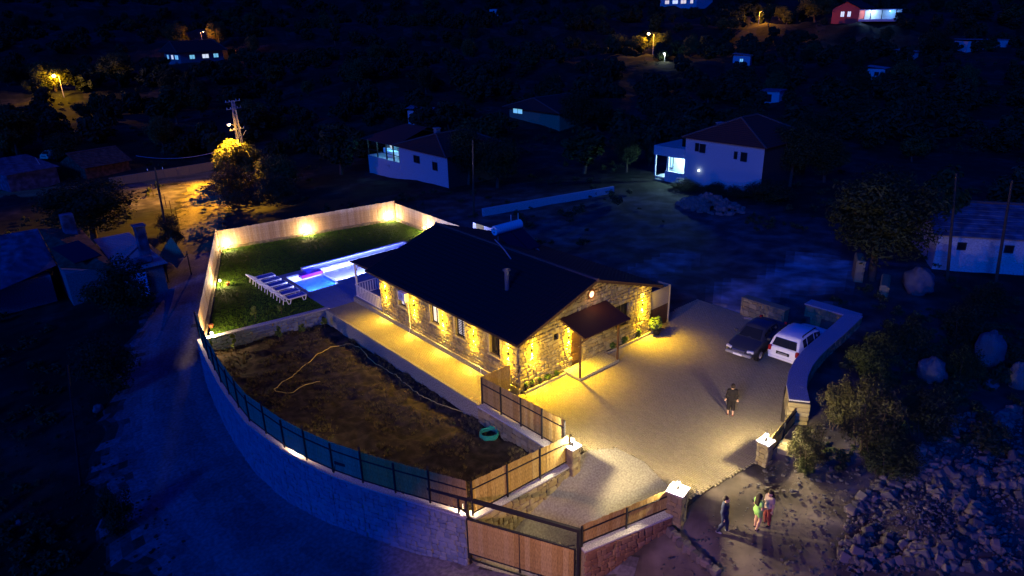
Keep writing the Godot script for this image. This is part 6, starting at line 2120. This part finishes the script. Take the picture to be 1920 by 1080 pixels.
func vegetation() -> void:
	# named trees: foot, height, crown width
	var named := [
		["big leafy tree glowing yellow green under the lattice lamp post", Vector3(10.82, -2.58, -66.67), 6.82, 7.32, 3],
		["second lit tree right of the lattice lamp post, darker on its near side", Vector3(13.19, -2.51, -59.73), 5.42, 6.48, 7],
		["large dark tree between the left house and the lamp lit road", Vector3(-8.60, -2.71, -54.60), 7.02, 10.62, 1],
		["tree glowing yellow beside the far left street lamp", Vector3(6.42, 3.80, -156.13), 7.4, 9.0, 3],
		["amber edged tree above and right of the far left street lamp", Vector3(19.58, 4.09, -159.37), 8.0, 9.0, 7],
		["amber lit tree left of the far blue windowed house", Vector3(52.56, 8.87, -222.81), 8.5, 9.0, 11],
		["amber lit tree right of the far blue windowed house beside a thin pole", Vector3(63.20, 8.68, -217.70), 9.0, 6.5, 3],
		["tree lit yellow directly under the distant right street lamp", Vector3(149.11, 4.37, -116.19), 6.4, 8.0, 7],
		["tree lit yellow right of the distant right street lamp's pole", Vector3(156.06, 4.41, -112.90), 7.0, 8.0, 3],
		["tree faintly lit left of the distant right street lamp", Vector3(146.04, 4.38, -121.43), 7.0, 8.0, 11],
		["tall amber brown tree between the orange lamp and the far red house", Vector3(224.57, 11.92, -100.85), 10.0, 13.0, 7],
		["round tree left of the amber brown one at the orange lamp's road", Vector3(222.61, 12.38, -113.02), 5.0, 7.0, 3],
		["tall dark spreading tree rising over the parking wall at right", Vector3(26.62, 0.49, 5.84), 8.39, 8.10, 1],
		["dark tree behind and right of the tall spreading tree", Vector3(34.70, 0.40, 6.58), 6.73, 4.14, 0],
		["dark tree standing left of the white two storey house", Vector3(41.77, -0.96, -35.19), 5.82, 7.36, 0],
		["pale trunked tree near the white house terrace, trunk lit from the right", Vector3(45.42, -0.79, -31.49), 5.28, 4.03, 5],
		["thin dark tree just left of the white house terrace", Vector3(49.92, -0.72, -31.61), 5.63, 3.14, 2],
		["dark tree behind the right end of the porch house", Vector3(34.70, -1.35, -48.59), 7.04, 6.38, 4],
		["dark tree in front of the porch house's left corner", Vector3(22.95, -2.01, -62.23), 7.07, 7.51, 6],
		["dark tree at the left edge above the parked amber lit car", Vector3(-8.33, -1.18, -103.59), 8.16, 6.93, 8],
		["dark tree left of the dull brown hut", Vector3(-3.17, -2.29, -95.72), 6.02, 6.09, 9],
		["tall dark tree against the right side of the white two storey house", Vector3(49.69, -0.25, -12.61), 7.68, 6.06, 1],
		["dark tree standing right of the white house's dark corner", Vector3(53.09, -0.21, -10.56), 5.94, 5.71, 5],
		["dark tree against the right half of the porch house", Vector3(28.62, -1.03, -41.41), 7.61, 5.94, 5],
		["lower dark tree at the porch house's right corner", Vector3(29.73, -1.01, -37.42), 6.48, 6.51, 1],
		["dark tree before the dim middle house's right half", Vector3(62.93, -1.49, -56.50), 7.99, 8.07, 5],
		["dark tree before the dim middle house's corner", Vector3(66.17, -1.31, -55.07), 6.38, 6.80, 1],
		["dark round tree at the right edge behind the low pale house", Vector3(47.71, 0.26, 7.49), 5.40, 5.51, 10]]
	for q in named: tree("tree", q[0], "tree", q[1], q[2], q[3], q[4])
	# dark trees scattered over the unlit slope; nothing in the dark tells them apart
	var keep := [Vector3(48, 9, -18), Vector3(30, 12, -48), Vector3(-12, 12, -42), Vector3(37, 9, 10.6), Vector3(51.97, 5.57, -207.14), Vector3(263.63, 18.00, -182.82), Vector3(228.61, 12.23, -90.29), Vector3(68.83, -0.47, -68.87), Vector3(-0.66, -2.51, -91.33), Vector3(-9.95, -2.50, -91.09), Vector3(12, 9, -72)]
	var far := atan2(-0.76, 0.65)
	var n := 0
	while n < 210:
		var r := 95.0 + 330.0 * pow(rng.randf(), 1.1)
		var a := far + deg_to_rad(rng.randf_range(-41, 41))
		var x := EYE.x + r * cos(a)
		var z := EYE.z + r * sin(a)
		var ok := true
		for i in keep.size():
			var q: Vector3 = keep[i]
			var lim: float = q.y if i < 4 or i == 10 else 13.0
			if Vector2(x - q.x, z - q.z).length() < lim: ok = false
			# leave the sight line in front of each house open
			var d := Vector2(q.x - EYE.x, q.z - EYE.z)
			var e := Vector2(x - EYE.x, z - EYE.z)
			if e.length() < d.length() and absf(e.cross(d.normalized())) < 9.0 and d.length() - e.length() < 45.0: ok = false
		var road := Geometry2D.get_closest_point_to_segment(Vector2(x, z), Vector2(20, -76), Vector2(-50, -101)).distance_to(Vector2(x, z)) < 8.0
		if road or not ok: continue
		var h := rng.randf_range(3.5, 7.5)
		tree("dark_tree", "dark leafy tree, one of many on the unlit slope beyond the villa", "tree", on_ground(x, z, bumps.get_noise_2d(x, z) * clampf((r - 60.0) / 200.0, 0.0, 1.0) * 3.0 - 0.3), h, h * rng.randf_range(0.7, 1.15), rng.randi() % 12, "dark trees on the unlit slope")
		n += 1
	# the rest of the woodland on the slope, which reads as one dark mass
	var wm := MultiMesh.new()
	wm.transform_format = MultiMesh.TRANSFORM_3D
	wm.mesh = leaves(1500, Vector3(0, 0.5, 0), Vector3(0.5, 0.46, 0.5), 0.075, [0.03, 0.042, 0.016], 26)
	var stand: Array[Transform3D] = []
	var lit := [Vector3(6.97, 2.80, -151.72), Vector3(57.89, 7.64, -215.64), Vector3(152.06, 4.38, -112.36), Vector3(208.05, 11.04, -112.29), Vector3(212.36, 11.24, -109.28), Vector3(-5.40, -1.56, -101.34)]
	for spot_ in lit: keep.append(spot_)
	while stand.size() < 1900:
		var r := 102.0 + 420.0 * pow(rng.randf(), 1.0)
		var a := far + deg_to_rad(rng.randf_range(-43, 43))
		var x := EYE.x + r * cos(a)
		var z := EYE.z + r * sin(a)
		if bumps.get_noise_2d(x * 0.5, z * 0.5) < rng.randf_range(-0.45, -0.05): continue
		var ok := true
		for i in keep.size():
			var q: Vector3 = keep[i]
			var lamp: bool = i >= 11
			if Vector2(x - q.x, z - q.z).length() < (q.y + 1.0 if i < 4 or i == 10 else (3.6 if lamp else 8.0)): ok = false
			var d := Vector2(q.x - EYE.x, q.z - EYE.z)
			var e := Vector2(x - EYE.x, z - EYE.z)
			if e.length() < d.length() and absf(e.cross(d.normalized())) < (3.0 if lamp else 8.0) and d.length() - e.length() < (14.0 if lamp else 40.0): ok = false
		if Geometry2D.get_closest_point_to_segment(Vector2(x, z), Vector2(20, -76), Vector2(-50, -101)).distance_to(Vector2(x, z)) < 7.0: ok = false
		if not ok: continue
		var s := rng.randf_range(2.6, 6.0)
		var w := s * rng.randf_range(0.8, 1.3)
		stand.append(Transform3D(Basis(Vector3.UP, rng.randf() * TAU).scaled(Vector3(w, s, w)), on_ground(x, z, bumps.get_noise_2d(x, z) * clampf((r - 60.0) / 200.0, 0.0, 1.0) * 3.0 - 0.3)))
	wm.instance_count = stand.size()
	for i in stand.size(): wm.set_instance_transform(i, stand[i])
	var wo := MultiMeshInstance3D.new()
	wo.name = "woodland"
	wo.multimesh = wm
	wo.material_override = M.leaf
	add_child(wo)
	tag(wo, "dark woodland covering the unlit slope, merging into one mass", "woodland", "", "stuff")
	# scrub between them, as one mass
	var mm := MultiMesh.new()
	mm.transform_format = MultiMesh.TRANSFORM_3D
	mm.mesh = leaves(160, Vector3(0, 0.4, 0), Vector3(0.5, 0.42, 0.5), 0.09, [0.05, 0.065, 0.025], 8)
	var places: Array[Transform3D] = []
	var inner := plot()
	var out := Geometry2D.offset_polygon(inner, 1.2)[0]
	while places.size() < 2600:
		var r := 30.0 + 330.0 * pow(rng.randf(), 1.6)
		var a := far + deg_to_rad(rng.randf_range(-44, 44))
		var q := Vector2(EYE.x + r * cos(a), EYE.z + r * sin(a))
		if Geometry2D.is_point_in_polygon(q, out): continue
		if q.x > 12 and q.x < 32 and q.y > -14 and q.y < 6: continue
		var on_road := false
		for s in [[Vector2(-8, 12), Vector2(-14.3, -6)], [Vector2(-14.3, -6), Vector2(-12.4, -20)], [Vector2(-12.4, -20), Vector2(-1.6, -46)], [Vector2(-1.6, -46), Vector2(10, -77)], [Vector2(20, -76), Vector2(-50, -101)], [Vector2(0, 10), Vector2(-3, 24)], [Vector2(-11, -44), Vector2(-7, -36)], [Vector2(46, -26), Vector2(44, -14)]]:
			if Geometry2D.get_closest_point_to_segment(q, s[0], s[1]).distance_to(q) < 5.2: on_road = true
		if on_road: continue
		if bumps.get_noise_2d(q.x * 1.2, q.y * 1.2) < rng.randf_range(-0.2, 0.2): continue
		var s := rng.randf_range(0.4, 1.5)
		places.append(Transform3D(Basis(Vector3.UP, rng.randf() * TAU).scaled(Vector3(s, s * rng.randf_range(0.6, 1.0), s)), on_ground(q.x, q.y, -0.05)))
	for i in 260:
		var q := Vector2(rng.randf_range(4.6, 24.0), rng.randf_range(11.6, 17.0))
		if Geometry2D.is_point_in_polygon(q, out) or q.y > 13.2 + q.x * 0.2: continue
		var s := rng.randf_range(0.3, 0.95)
		places.append(Transform3D(Basis(Vector3.UP, rng.randf() * TAU).scaled(Vector3(s, s * 0.8, s)), on_ground(q.x, q.y, -0.05)))
	mm.instance_count = places.size()
	for i in places.size(): mm.set_instance_transform(i, places[i])
	var o := MultiMeshInstance3D.new()
	o.name = "scrub"
	o.multimesh = mm
	o.material_override = M.leaf
	add_child(o)
	tag(o, "low dark scrub covering the rough ground round the plot and up the slope", "scrub", "", "stuff")
	# bushes with a place of their own
	var bl := [
		["bush in the lamp glow right behind the right entrance pillar", Vector3(4.53, -0.03, 12.68), 2.46, 1.98, 1],
		["bush catching yellow light beside the curved end of the parking wall", Vector3(8.14, 0.23, 12.25), 2.72, 1.88, 3],
		["large dark bush behind the parking wall end, reddish brown in the glow", Vector3(7.23, 0.14, 13.97), 4.10, 3.12, 1],
		["bush beside the outer face of the parking wall's middle", Vector3(12.47, 0.50, 11.71), 3.18, 2.67, 2],
		["dark bush outside the far corner of the parking wall", Vector3(16.31, 0.66, 11.91), 3.03, 2.89, 0],
		["dark bush right of the reddish brown bush towards the boulders", Vector3(8.93, 0.87, 15.42), 2.69, 2.92, 4],
		["low bush below the round pink boulder", Vector3(6.32, 0.19, 15.21), 2.28, 3.02, 0],
		["dark bush above the tall smooth boulder at right", Vector3(19.88, 0.62, 13.50), 2.80, 3.08, 4],
		["dark bush between the two smooth boulders at right", Vector3(15.22, 0.79, 14.99), 2.28, 2.15, 2],
		["dark bush at the foot of the right utility poles", Vector3(25.39, 0.58, 12.84), 2.37, 3.44, 0],
		["dark bush on the verge left of the dirt road, upper of two", Vector3(-11.23, -2.91, -31.90), 5.48, 5.95, 2],
		["dark round bush on the verge left of the dirt road by the bend", Vector3(-14.76, -3.03, -20.64), 4.27, 4.32, 4],
		["roadside bush under the leaning pole, lit amber from behind", Vector3(-2.08, -2.79, -53.17), 2.19, 2.74, 3],
		["low roadside bush between the shed and the lamp lit road", Vector3(-3.49, -2.78, -46.26), 3.71, 2.97, 1],
		["wide dark bush in front of the lit trees by the lattice lamp post", Vector3(6.51, -2.79, -57.45), 5.72, 6.31, 3],
		["second wide bush right of it in front of the lit trees", Vector3(9.85, -2.27, -52.60), 4.29, 5.68, 3],
		["low dark bush along the white house's foot, left of three", Vector3(42.3, -0.9, -20.6), 1.6, 4.2, 4],
		["low dark bush along the white house's foot, middle of three", Vector3(42.6, -0.8, -17.0), 1.7, 4.6, 0],
		["low dark bush along the white house's foot, right of three", Vector3(42.8, -0.7, -13.6), 1.9, 4.4, 4],
		["dark bush growing before the porch house's lower wall", Vector3(27.99, -1.58, -54.05), 2.30, 5.58, 4],
		["dark bush at the bottom left beside the road", Vector3(-17.43, -3.21, -7.17), 2.88, 2.00, 0],
		["dark bush below the white house at the rubble field's edge", Vector3(42.81, -0.22, -10.72), 2.56, 5.94, 0],
		["weed clump lit yellow green behind the right pillar", Vector3(4.26, -0.01, 12.94), 1.04, 0.98, 2]]
	for q in bl: bush(q[0], q[1], q[2], q[3], q[4])

# ---------------------------------------------------------------- loose stone
func boulder(label: String, where: Vector3, s: Vector3, turn: float, m: Material) -> void:
	var g := Geo.new()
	var gg := []
	var f := FastNoiseLite.new()
	f.seed = rng.randi() % 1000
	f.frequency = 0.6
	for j in 15:
		var row := PackedVector3Array()
		for i in 25:
			var t := -TAU * (i % 24) / 24.0
			var p := PI * j / 14.0
			var d := Vector3(sin(p) * cos(t), cos(p), sin(p) * sin(t))
			row.append(d * s * 0.5 * (1.0 + 0.34 * f.get_noise_3dv(d * 1.6) + 0.1 * f.get_noise_3dv(d * 5.0)))
		gg.append(row)
	g.grid(gg)
	var o := obj("boulder", g, m)
	o.position = where + Vector3(0, s.y * 0.3, 0)
	o.rotation.y = turn
	tag(o, label, "boulder")

func rubble() -> void:
	boulder("large pale rounded boulder near the ruined wall at right", Vector3(26.75, 0.50, 8.65), Vector3(2.4, 1.9, 1.8), 0.4, M.boulder)
	boulder("tall smooth blue grey boulder leaning at the right", Vector3(18.65, 0.69, 14.99), Vector3(1.5, 2.2, 1.3), 0.2, M.boulder)
	boulder("round pinkish boulder among the dark bushes at right", Vector3(14.69, 0.73, 13.78), Vector3(1.6, 1.4, 1.2), 0.8, M.boulder)
	boulder("pale blocky boulder at the right edge", Vector3(16.39, 1.01, 16.97), Vector3(1.2, 1.5, 1.1), 0.1, M.boulder)
	boulder("flat pale stone left of the blocky boulder at the right edge", Vector3(15.68, 0.89, 16.02), Vector3(0.9, 0.4, 0.6), 0.5, M.boulder)
	boulder("small pale stone by the tall boulder's lower right", Vector3(14.51, 0.89, 15.27), Vector3(0.6, 0.4, 0.5), 1.5, M.boulder)
	boulder("upright pinkish stone left of the round pinkish boulder", Vector3(16.88, 0.68, 12.08), Vector3(0.4, 0.7, 0.4), 1.5, M.boulder)
	boulder("pale stone on the left roadside verge by the round bush", Vector3(-15.74, -3.05, -19.13), Vector3(0.7, 0.5, 0.5), 0.9, M.boulder)
	boulder("small pale stone at the lower left of the verge", Vector3(-20.68, -3.14, -10.89), Vector3(0.5, 0.3, 0.35), 0.9, M.boulder)
	# heap of broken stone right of the entrance
	var region := pts([0.04, 16.13, 3.25, 15.15, 5.61, 15.11, 7.61, 15.43, 11.92, 15.92, 13.93, 17.68, 4.11, 20.47])
	var lo := region[0]
	var hi := region[0]
	for q in region:
		lo = lo.min(q)
		hi = hi.max(q)
	var all := []
	while all.size() < 4200:
		var q := Vector2(rng.randf_range(lo.x, hi.x), rng.randf_range(lo.y, hi.y))
		if not Geometry2D.is_point_in_polygon(q, region): continue
		var s := 0.06 + 0.34 * pow(rng.randf(), 3.6)
		if bumps.get_noise_2d(q.x * 7.0, q.y * 7.0) < 0.02: s *= 0.4
		if all.size() % 140 == 0: s = rng.randf_range(0.3, 0.44)
		all.append([on_ground(q.x, q.y), s])
	all.sort_custom(func(a, b): return a[1] / a[0].distance_to(EYE) > b[1] / b[0].distance_to(EYE))
	var rest := [Geo.new(), Geo.new(), Geo.new()]
	for i in all.size():
		var s: float = all[i][1]
		var t := Transform3D(Basis(Vector3(rng.randf(), rng.randf(), rng.randf()).normalized(), rng.randf() * TAU) * Basis.from_scale(Vector3(s, s * rng.randf_range(0.55, 0.9), s * rng.randf_range(0.6, 1.1))), all[i][0] + Vector3(0, s * rng.randf_range(0.05, 0.35) + 0.02, 0))
		var k := rng.randi() % 10
		if i < 300:
			var o := obj("rubble_stone", stone_mesh[k], M["rubble_%d" % (i % 3)], null, t)
			tag(o, "broken stone lying in the rubble heap at the lower right", "stone", "broken stones of the rubble heap")
		else: rest[i % 3].add(stones[k], t)
	for k in 3: setting("rubble", "small broken stones and gravel of the heap at the lower right, " + ["greyer part", "pinker part", "darker part"][k], rest[k], M["rubble_%d" % k], "stuff")
	# gravel scattered round the entrance and along the road verge
	var gr := [Geo.new(), Geo.new()]
	for i in 5200:
		var q := Vector2(rng.randf_range(-4, 8), rng.randf_range(11.6, 19)) if i % 2 == 0 else Vector2(rng.randf_range(-24, -15.5), rng.randf_range(-22, 6))
		var s := 0.025 + 0.13 * pow(rng.randf(), 5.0)
		if i % 2 == 0 and q.x < 2.0 and q.y < 14.5: s *= 0.6
		gr[i % 2].add(stones[rng.randi() % 10], Transform3D(Basis(Vector3.UP, rng.randf() * TAU) * Basis.from_scale(Vector3(s, s * 0.7, s)), on_ground(q.x, q.y, s * 0.2 + 0.06)))
	setting("gravel", "loose gravel and stones on the track before the entrance", gr[0], M.rubble_2, "stuff")
	setting("gravel", "loose stones on the dark verge left of the dirt road", gr[1], M.soil, "stuff")
	# row of stones edging the track
	var row := [Vector3(-2.04, -0.63, 10.99), Vector3(-2.12, -0.64, 11.29), Vector3(-2.19, -0.66, 11.54), Vector3(-2.20, -0.69, 11.79), Vector3(-2.24, -0.71, 12.01), Vector3(-2.27, -0.74, 12.24), Vector3(-2.28, -0.75, 12.45), Vector3(-2.28, -0.76, 12.68), Vector3(-2.30, -0.79, 12.90), Vector3(-2.33, -0.81, 13.12)]
	for i in row.size():
		var o := thing("edging_stone", "edging stone in the row below the left entrance pillar, " + ["at the pillar end", "second from the pillar", "third from the pillar", "fourth from the pillar", "fifth from the pillar", "sixth from the pillar", "seventh from the pillar", "third from the bottom edge", "second from the bottom edge", "nearest the bottom edge"][i], "stone", row[i], rng.randf() * 3.0, "row of stones edging the track")
		obj("stone", stone_mesh[rng.randi() % 10], M["rubble_%d" % (i % 3)], o, Transform3D(Basis.from_scale(Vector3(rng.randf_range(0.28, 0.42), 0.3, rng.randf_range(0.24, 0.36))), Vector3(0, 0.13, 0)))
	# pile of building stone on the field behind the cars
	var pc := Vector3(37.47, -0.37, -14.17)
	var heap := [Geo.new(), Geo.new()]
	for i in 420:
		var a := rng.randf() * TAU
		var r := pow(rng.randf(), 0.6)
		var s := rng.randf_range(0.15, 0.5)
		var h := (1.0 - r) * 1.4
		heap[i % 2].add(stones[rng.randi() % 10], Transform3D(Basis(Vector3(rng.randf(), 1, rng.randf()).normalized(), rng.randf() * TAU) * Basis.from_scale(Vector3(s, s * 0.8, s)), Vector3(pc.x + cos(a) * r * 2.4, pc.y + h * rng.randf_range(0.4, 1.0), pc.z + sin(a) * r * 3.6)))
	setting("stone_pile", "pile of building stones on the dark field below the white house", heap[0], M.rubble_0, "stuff")
	setting("stone_pile", "paler stones of the pile on the dark field below the white house", heap[1], M.rubble_1, "stuff")
	# old tyres behind the right pillar
	for i in 2:
		var o := thing("tyre", ["old tyre lying on the ground behind the right entrance pillar", "second old tyre leaning on the first behind the right pillar"][i], "tyre", [Vector3(6.22, -0.09, 11.96), Vector3(6.16, -0.09, 11.63)][i])
		var g := Geo.new()
		var gg := []
		for j in 13:
			var rw := PackedVector3Array()
			for k in 25:
				var a := -TAU * k / 24.0
				var b := TAU * j / 12.0
				rw.append(Vector3(cos(a) * (0.25 + 0.09 * cos(b)), 0.12 + 0.09 * sin(b), sin(a) * (0.25 + 0.09 * cos(b))))
			gg.append(rw)
		gg.reverse()
		g.grid(gg)
		var ob := obj("tread", g, M.rubber, o)
		ob.rotation = Vector3(0.25 * i, 0, 0.2)
	# building blocks beside the tyres
	for i in 3:
		var o := obj("building_stone", stone_mesh[i], M.stone_2, null, Transform3D(Basis(Vector3.UP, i * 0.9) * Basis.from_scale(Vector3(0.5, 0.35, 0.36)), [Vector3(5.55, 0.06, 11.34), Vector3(5.43, 0.06, 11.60), Vector3(5.05, 0.06, 11.52)][i]))
		tag(o, ["pale building stone lying behind the right pillar, farthest from it", "pale building stone lying behind the right pillar, middle of three", "pale building stone lying behind the right pillar, closest to the viewer"][i], "stone")

# ---------------------------------------------------------------- poles, lamps, cables
func utility_pole(label: String, foot: Vector3, h: float, lean: Vector3, m: Material, r := 0.12, arms := 1) -> void:
	var o := thing("utility_pole", label, "pole", foot)
	var g := Geo.new()
	g.cyl(Vector3(0, -0.5, 0), lean + Vector3(0, h, 0), r, r * 0.6, 12)
	obj("pole", g, m, o)
	for k in arms:
		g = Geo.new()
		var c := lean * (1.0 - 0.06 * k) + Vector3(0, h - 0.25 - 0.5 * k, 0)
		g.bar(c - Vector3(0.7, 0, 0.2), c + Vector3(0.7, 0, 0.2), 0.07)
		var arm := obj("crossarm", g, M.steel, o)
		for s in [-1.0, 0.0, 1.0]:
			g = Geo.new()
			g.cyl(c + Vector3(0.62 * s, 0.02, 0.18 * s), c + Vector3(0.62 * s, 0.2, 0.18 * s), 0.04, 0.03, 8)
			obj("insulator", g, M.plastic_white, arm)

func street_lamp(label: String, foot: Vector3, h: float, arm: Vector3, e: float, c: Array, glowm: Material, bulb_r := 0.12, m: Material = null, aim := Vector3.ZERO, cone := 60.0) -> void:
	var o := thing("street_lamp", label, "street lamp", foot)
	var g := Geo.new()
	g.cyl(Vector3(0, -0.4, 0), Vector3(0, h, 0), 0.09, 0.06, 10)
	g.tube([Vector3(0, h - 0.1, 0), Vector3(0, h + 0.1, 0) + arm * 0.4, Vector3(0, h + 0.16, 0) + arm], 0.04, 8)
	obj("pole", g, m if m else M.galvanised, o)
	g = Geo.new()
	var x := arm.normalized()
	g.cbox(Transform3D(Basis(x, Vector3.UP, x.cross(Vector3.UP)), Vector3(0, h + 0.19, 0) + arm * 1.06), Vector3(0.55, 0.12, 0.26), 0.04)
	var hd := obj("head", g, m if m else M.galvanised, o)
	var p := Vector3(0, h + 0.06, 0) + arm * 1.06
	g = Geo.new()
	g.ball(p, Vector3(bulb_r, bulb_r * 0.8, bulb_r), 12, 8)
	obj("bulb", g, glowm, hd)
	if aim == Vector3.ZERO: omni("light", p - Vector3(0, bulb_r * 0.8 + 0.06 if bulb_r > 0.2 else 0.0, 0), C(c), e, 0.12, o)
	else: spot("light", p - Vector3(0, bulb_r + 0.05, 0), aim.normalized(), C(c), e, cone, 0.35, o)

func street_furniture() -> void:
	# lattice post with sodium lamp at the junction
	var o := thing("lattice_lamp_post", "steel lattice electricity post with a bright orange street lamp at the road junction", "street lamp", Vector3(12.54, -2.58, -69.12))
	var top := 10.6
	var g := Geo.new()
	var corner := func(i: int, y: float) -> Vector3:
		var f := lerpf(0.42, 0.14, y / top)
		return Vector3((-1.0 if i & 1 else 1.0) * f, y, (-1.0 if (i >> 1) & 1 else 1.0) * f)
	for i in 4: g.bar(corner.call(i, 0.0), corner.call(i, top), 0.07)
	obj("legs", g, M.galvanised, o).name = "leg"
	g = Geo.new()
	for k in 12:
		var y0 := top * k / 12.0
		var y1 := top * (k + 1) / 12.0
		for q in [[0, 1], [1, 3], [3, 2], [2, 0]]:
			g.bar(corner.call(q[k % 2], y0), corner.call(q[1 - k % 2], y1), 0.04)
			g.bar(corner.call(q[0], y1), corner.call(q[1], y1), 0.035)
	obj("bracing", g, M.galvanised, o)
	for y in [7.0, 9.6, 10.5]:
		g = Geo.new()
		g.bar(Vector3(-1.1, y, 0.4), Vector3(1.1, y, -0.4), 0.08)
		var ca := obj("crossarm", g, M.galvanised, o)
		for s in [-1.0, -0.5, 0.5, 1.0]:
			g = Geo.new()
			g.cyl(Vector3(1.0 * s, y + 0.04, -0.36 * s), Vector3(1.0 * s, y + 0.24, -0.36 * s), 0.05, 0.035, 8)
			obj("insulator", g, M.plastic_white, ca)
	g = Geo.new()
	g.bar(Vector3(0.2, 5.6, 0), Vector3(0.95, 6.8, 0.3), 0.06)
	g.tube([Vector3(-0.15, 7.3, 0.1), Vector3(-0.7, 7.75, 0.6), Vector3(-1.25, 7.95, 1.1)], 0.045, 8)
	var arm := obj("lamp_arm", g, M.galvanised, o)
	var lp := Vector3(-1.4, 7.86, 1.22)
	g = Geo.new()
	g.cbox(Transform3D(Basis(Vector3.UP, 0.7), lp + Vector3(0, 0.14, 0)), Vector3(0.65, 0.12, 0.3), 0.04)
	var hd := obj("lamp_head", g, M.galvanised, arm)
	g = Geo.new()
	g.ball(lp, Vector3(0.2, 0.15, 0.2), 14, 10)
	obj("lamp_bulb", g, M.lamp_sodium, hd)
	spot("light", lp + Vector3(0, -0.02, 0), aimed(-0.5, -1.0, 0.3), C(SODIUM), 1450.0, 58.0, 0.6, o)
	omni("light", lp, C(SODIUM), 25.0, 0.15, o)
	# other street lamps
	street_lamp("far left street lamp glowing orange beside a yellow lit tree", Vector3(6.97, 2.80, -151.72), 4.6, Vector3(-0.9, 0, 0.5), 170.0, SODIUM, M.lamp_sodium, 0.34)
	street_lamp("thin lamp pole glowing amber behind the far blue windowed house", Vector3(57.89, 7.64, -215.64), 6.0, Vector3(0.7, 0, 0.3), 90.0, [1.0, 0.3, 0.02], M.lamp_sodium, 0.12)
	street_lamp("distant street lamp glowing orange over yellow lit trees right of centre", Vector3(152.06, 4.38, -112.36), 6.0, Vector3(-1.5, 0, -0.6), 170.0, SODIUM, M.lamp_sodium, 0.36)
	street_lamp("small white lamp among the trees right of the distant orange lamp", Vector3(133.55, 4.38, -93.87), 2.0, Vector3(-0.5, 0, 0.2), 14.0, [0.9, 1.0, 0.7], M.lamp_white, 0.28)
	street_lamp("small orange street lamp at the top right over a lit verge", Vector3(208.05, 11.04, -112.29), 4.2, Vector3(0.9, 0, 0.9), 230.0, [1.0, 0.36, 0.015], M.lamp_sodium, 0.34)
	street_lamp("street lamp beside the gate lane just below the picture", Vector3(-13.3, -3.1, 14.2), 7.6, Vector3(0.7, 0, -0.8), 75.0, [1.0, 0.46, 0.13], M.lamp_sodium, 0.14, null, Vector3(0.83, -0.74, -0.03), 60.0)
	# poles
	utility_pole("tall thin leaning pole on the verge at the lower left", Vector3(-18.08, -3.10, -12.14), 6.6, Vector3(0.9, 0, 0.75), M.steel, 0.07, 0)
	utility_pole("dark wooden pole leaning over the shed by the lamp lit road", Vector3(-3.41, -2.78, -48.04), 7.8, Vector3(0.2, 0, 0.2), M.bark, 0.13, 1)
	utility_pole("slim dark pole on the field behind the villa's left roof end", Vector3(20.86, -0.99, -30.50), 7.4, Vector3(0.15, 0, 0.2), M.bark, 0.12, 0)
	utility_pole("dark pole left of the low pale house at the right", Vector3(30.33, 0.54, 9.23), 7.2, Vector3(-0.9, 0, -0.6), M.bark, 0.11, 0)
	utility_pole("dark pole in front of the low pale house at the right edge", Vector3(31.33, 0.59, 11.74), 6.9, Vector3(-0.6, 0, -0.4), M.bark, 0.11, 0)
	utility_pole("small pale leaning post beyond the cross road at left", Vector3(-6.55, -2.57, -89.28), 3.6, Vector3(-1.2, 0, 0.0), M.render_white, 0.07, 0)
	# cable lit by the lamp
	var a := Vector3(12.54, -2.58, -69.12) + Vector3(-0.9, 5.0, 0.3)
	var b := Vector3(3.80, -0.03, -86.34)
	var line := []
	for i in 25:
		var f := i / 24.0
		line.append(a.lerp(b, f) - Vector3(0, 0.9 * 4.0 * f * (1.0 - f), 0))
	g = Geo.new()
	g.tube(line, 0.035, 5)
	tag(obj("overhead_cable", g, M.galvanised), "overhead cable catching amber light left of the lattice lamp post", "cable")
	# roadside netting posts by the lit road
	var posts := [Vector3(1.29, -2.61, -70.41), Vector3(1.30, -2.68, -67.80), Vector3(1.02, -2.77, -64.31), Vector3(0.62, -2.80, -60.91), Vector3(0.12, -2.80, -57.12)]
	for i in 5:
		var q := thing("fence_post", "thin roadside fence post by the lamp lit road, " + ["farthest from the shed", "second farthest from the shed", "middle of the five", "second nearest the shed", "nearest the shed"][i], "post", posts[i], 0.0, "thin posts along the lamp lit road")
		g = Geo.new()
		g.cyl(Vector3(0, -0.2, 0), Vector3(0, 1.5, 0), 0.04, 0.035, 8)
		obj("post", g, M.bark, q)
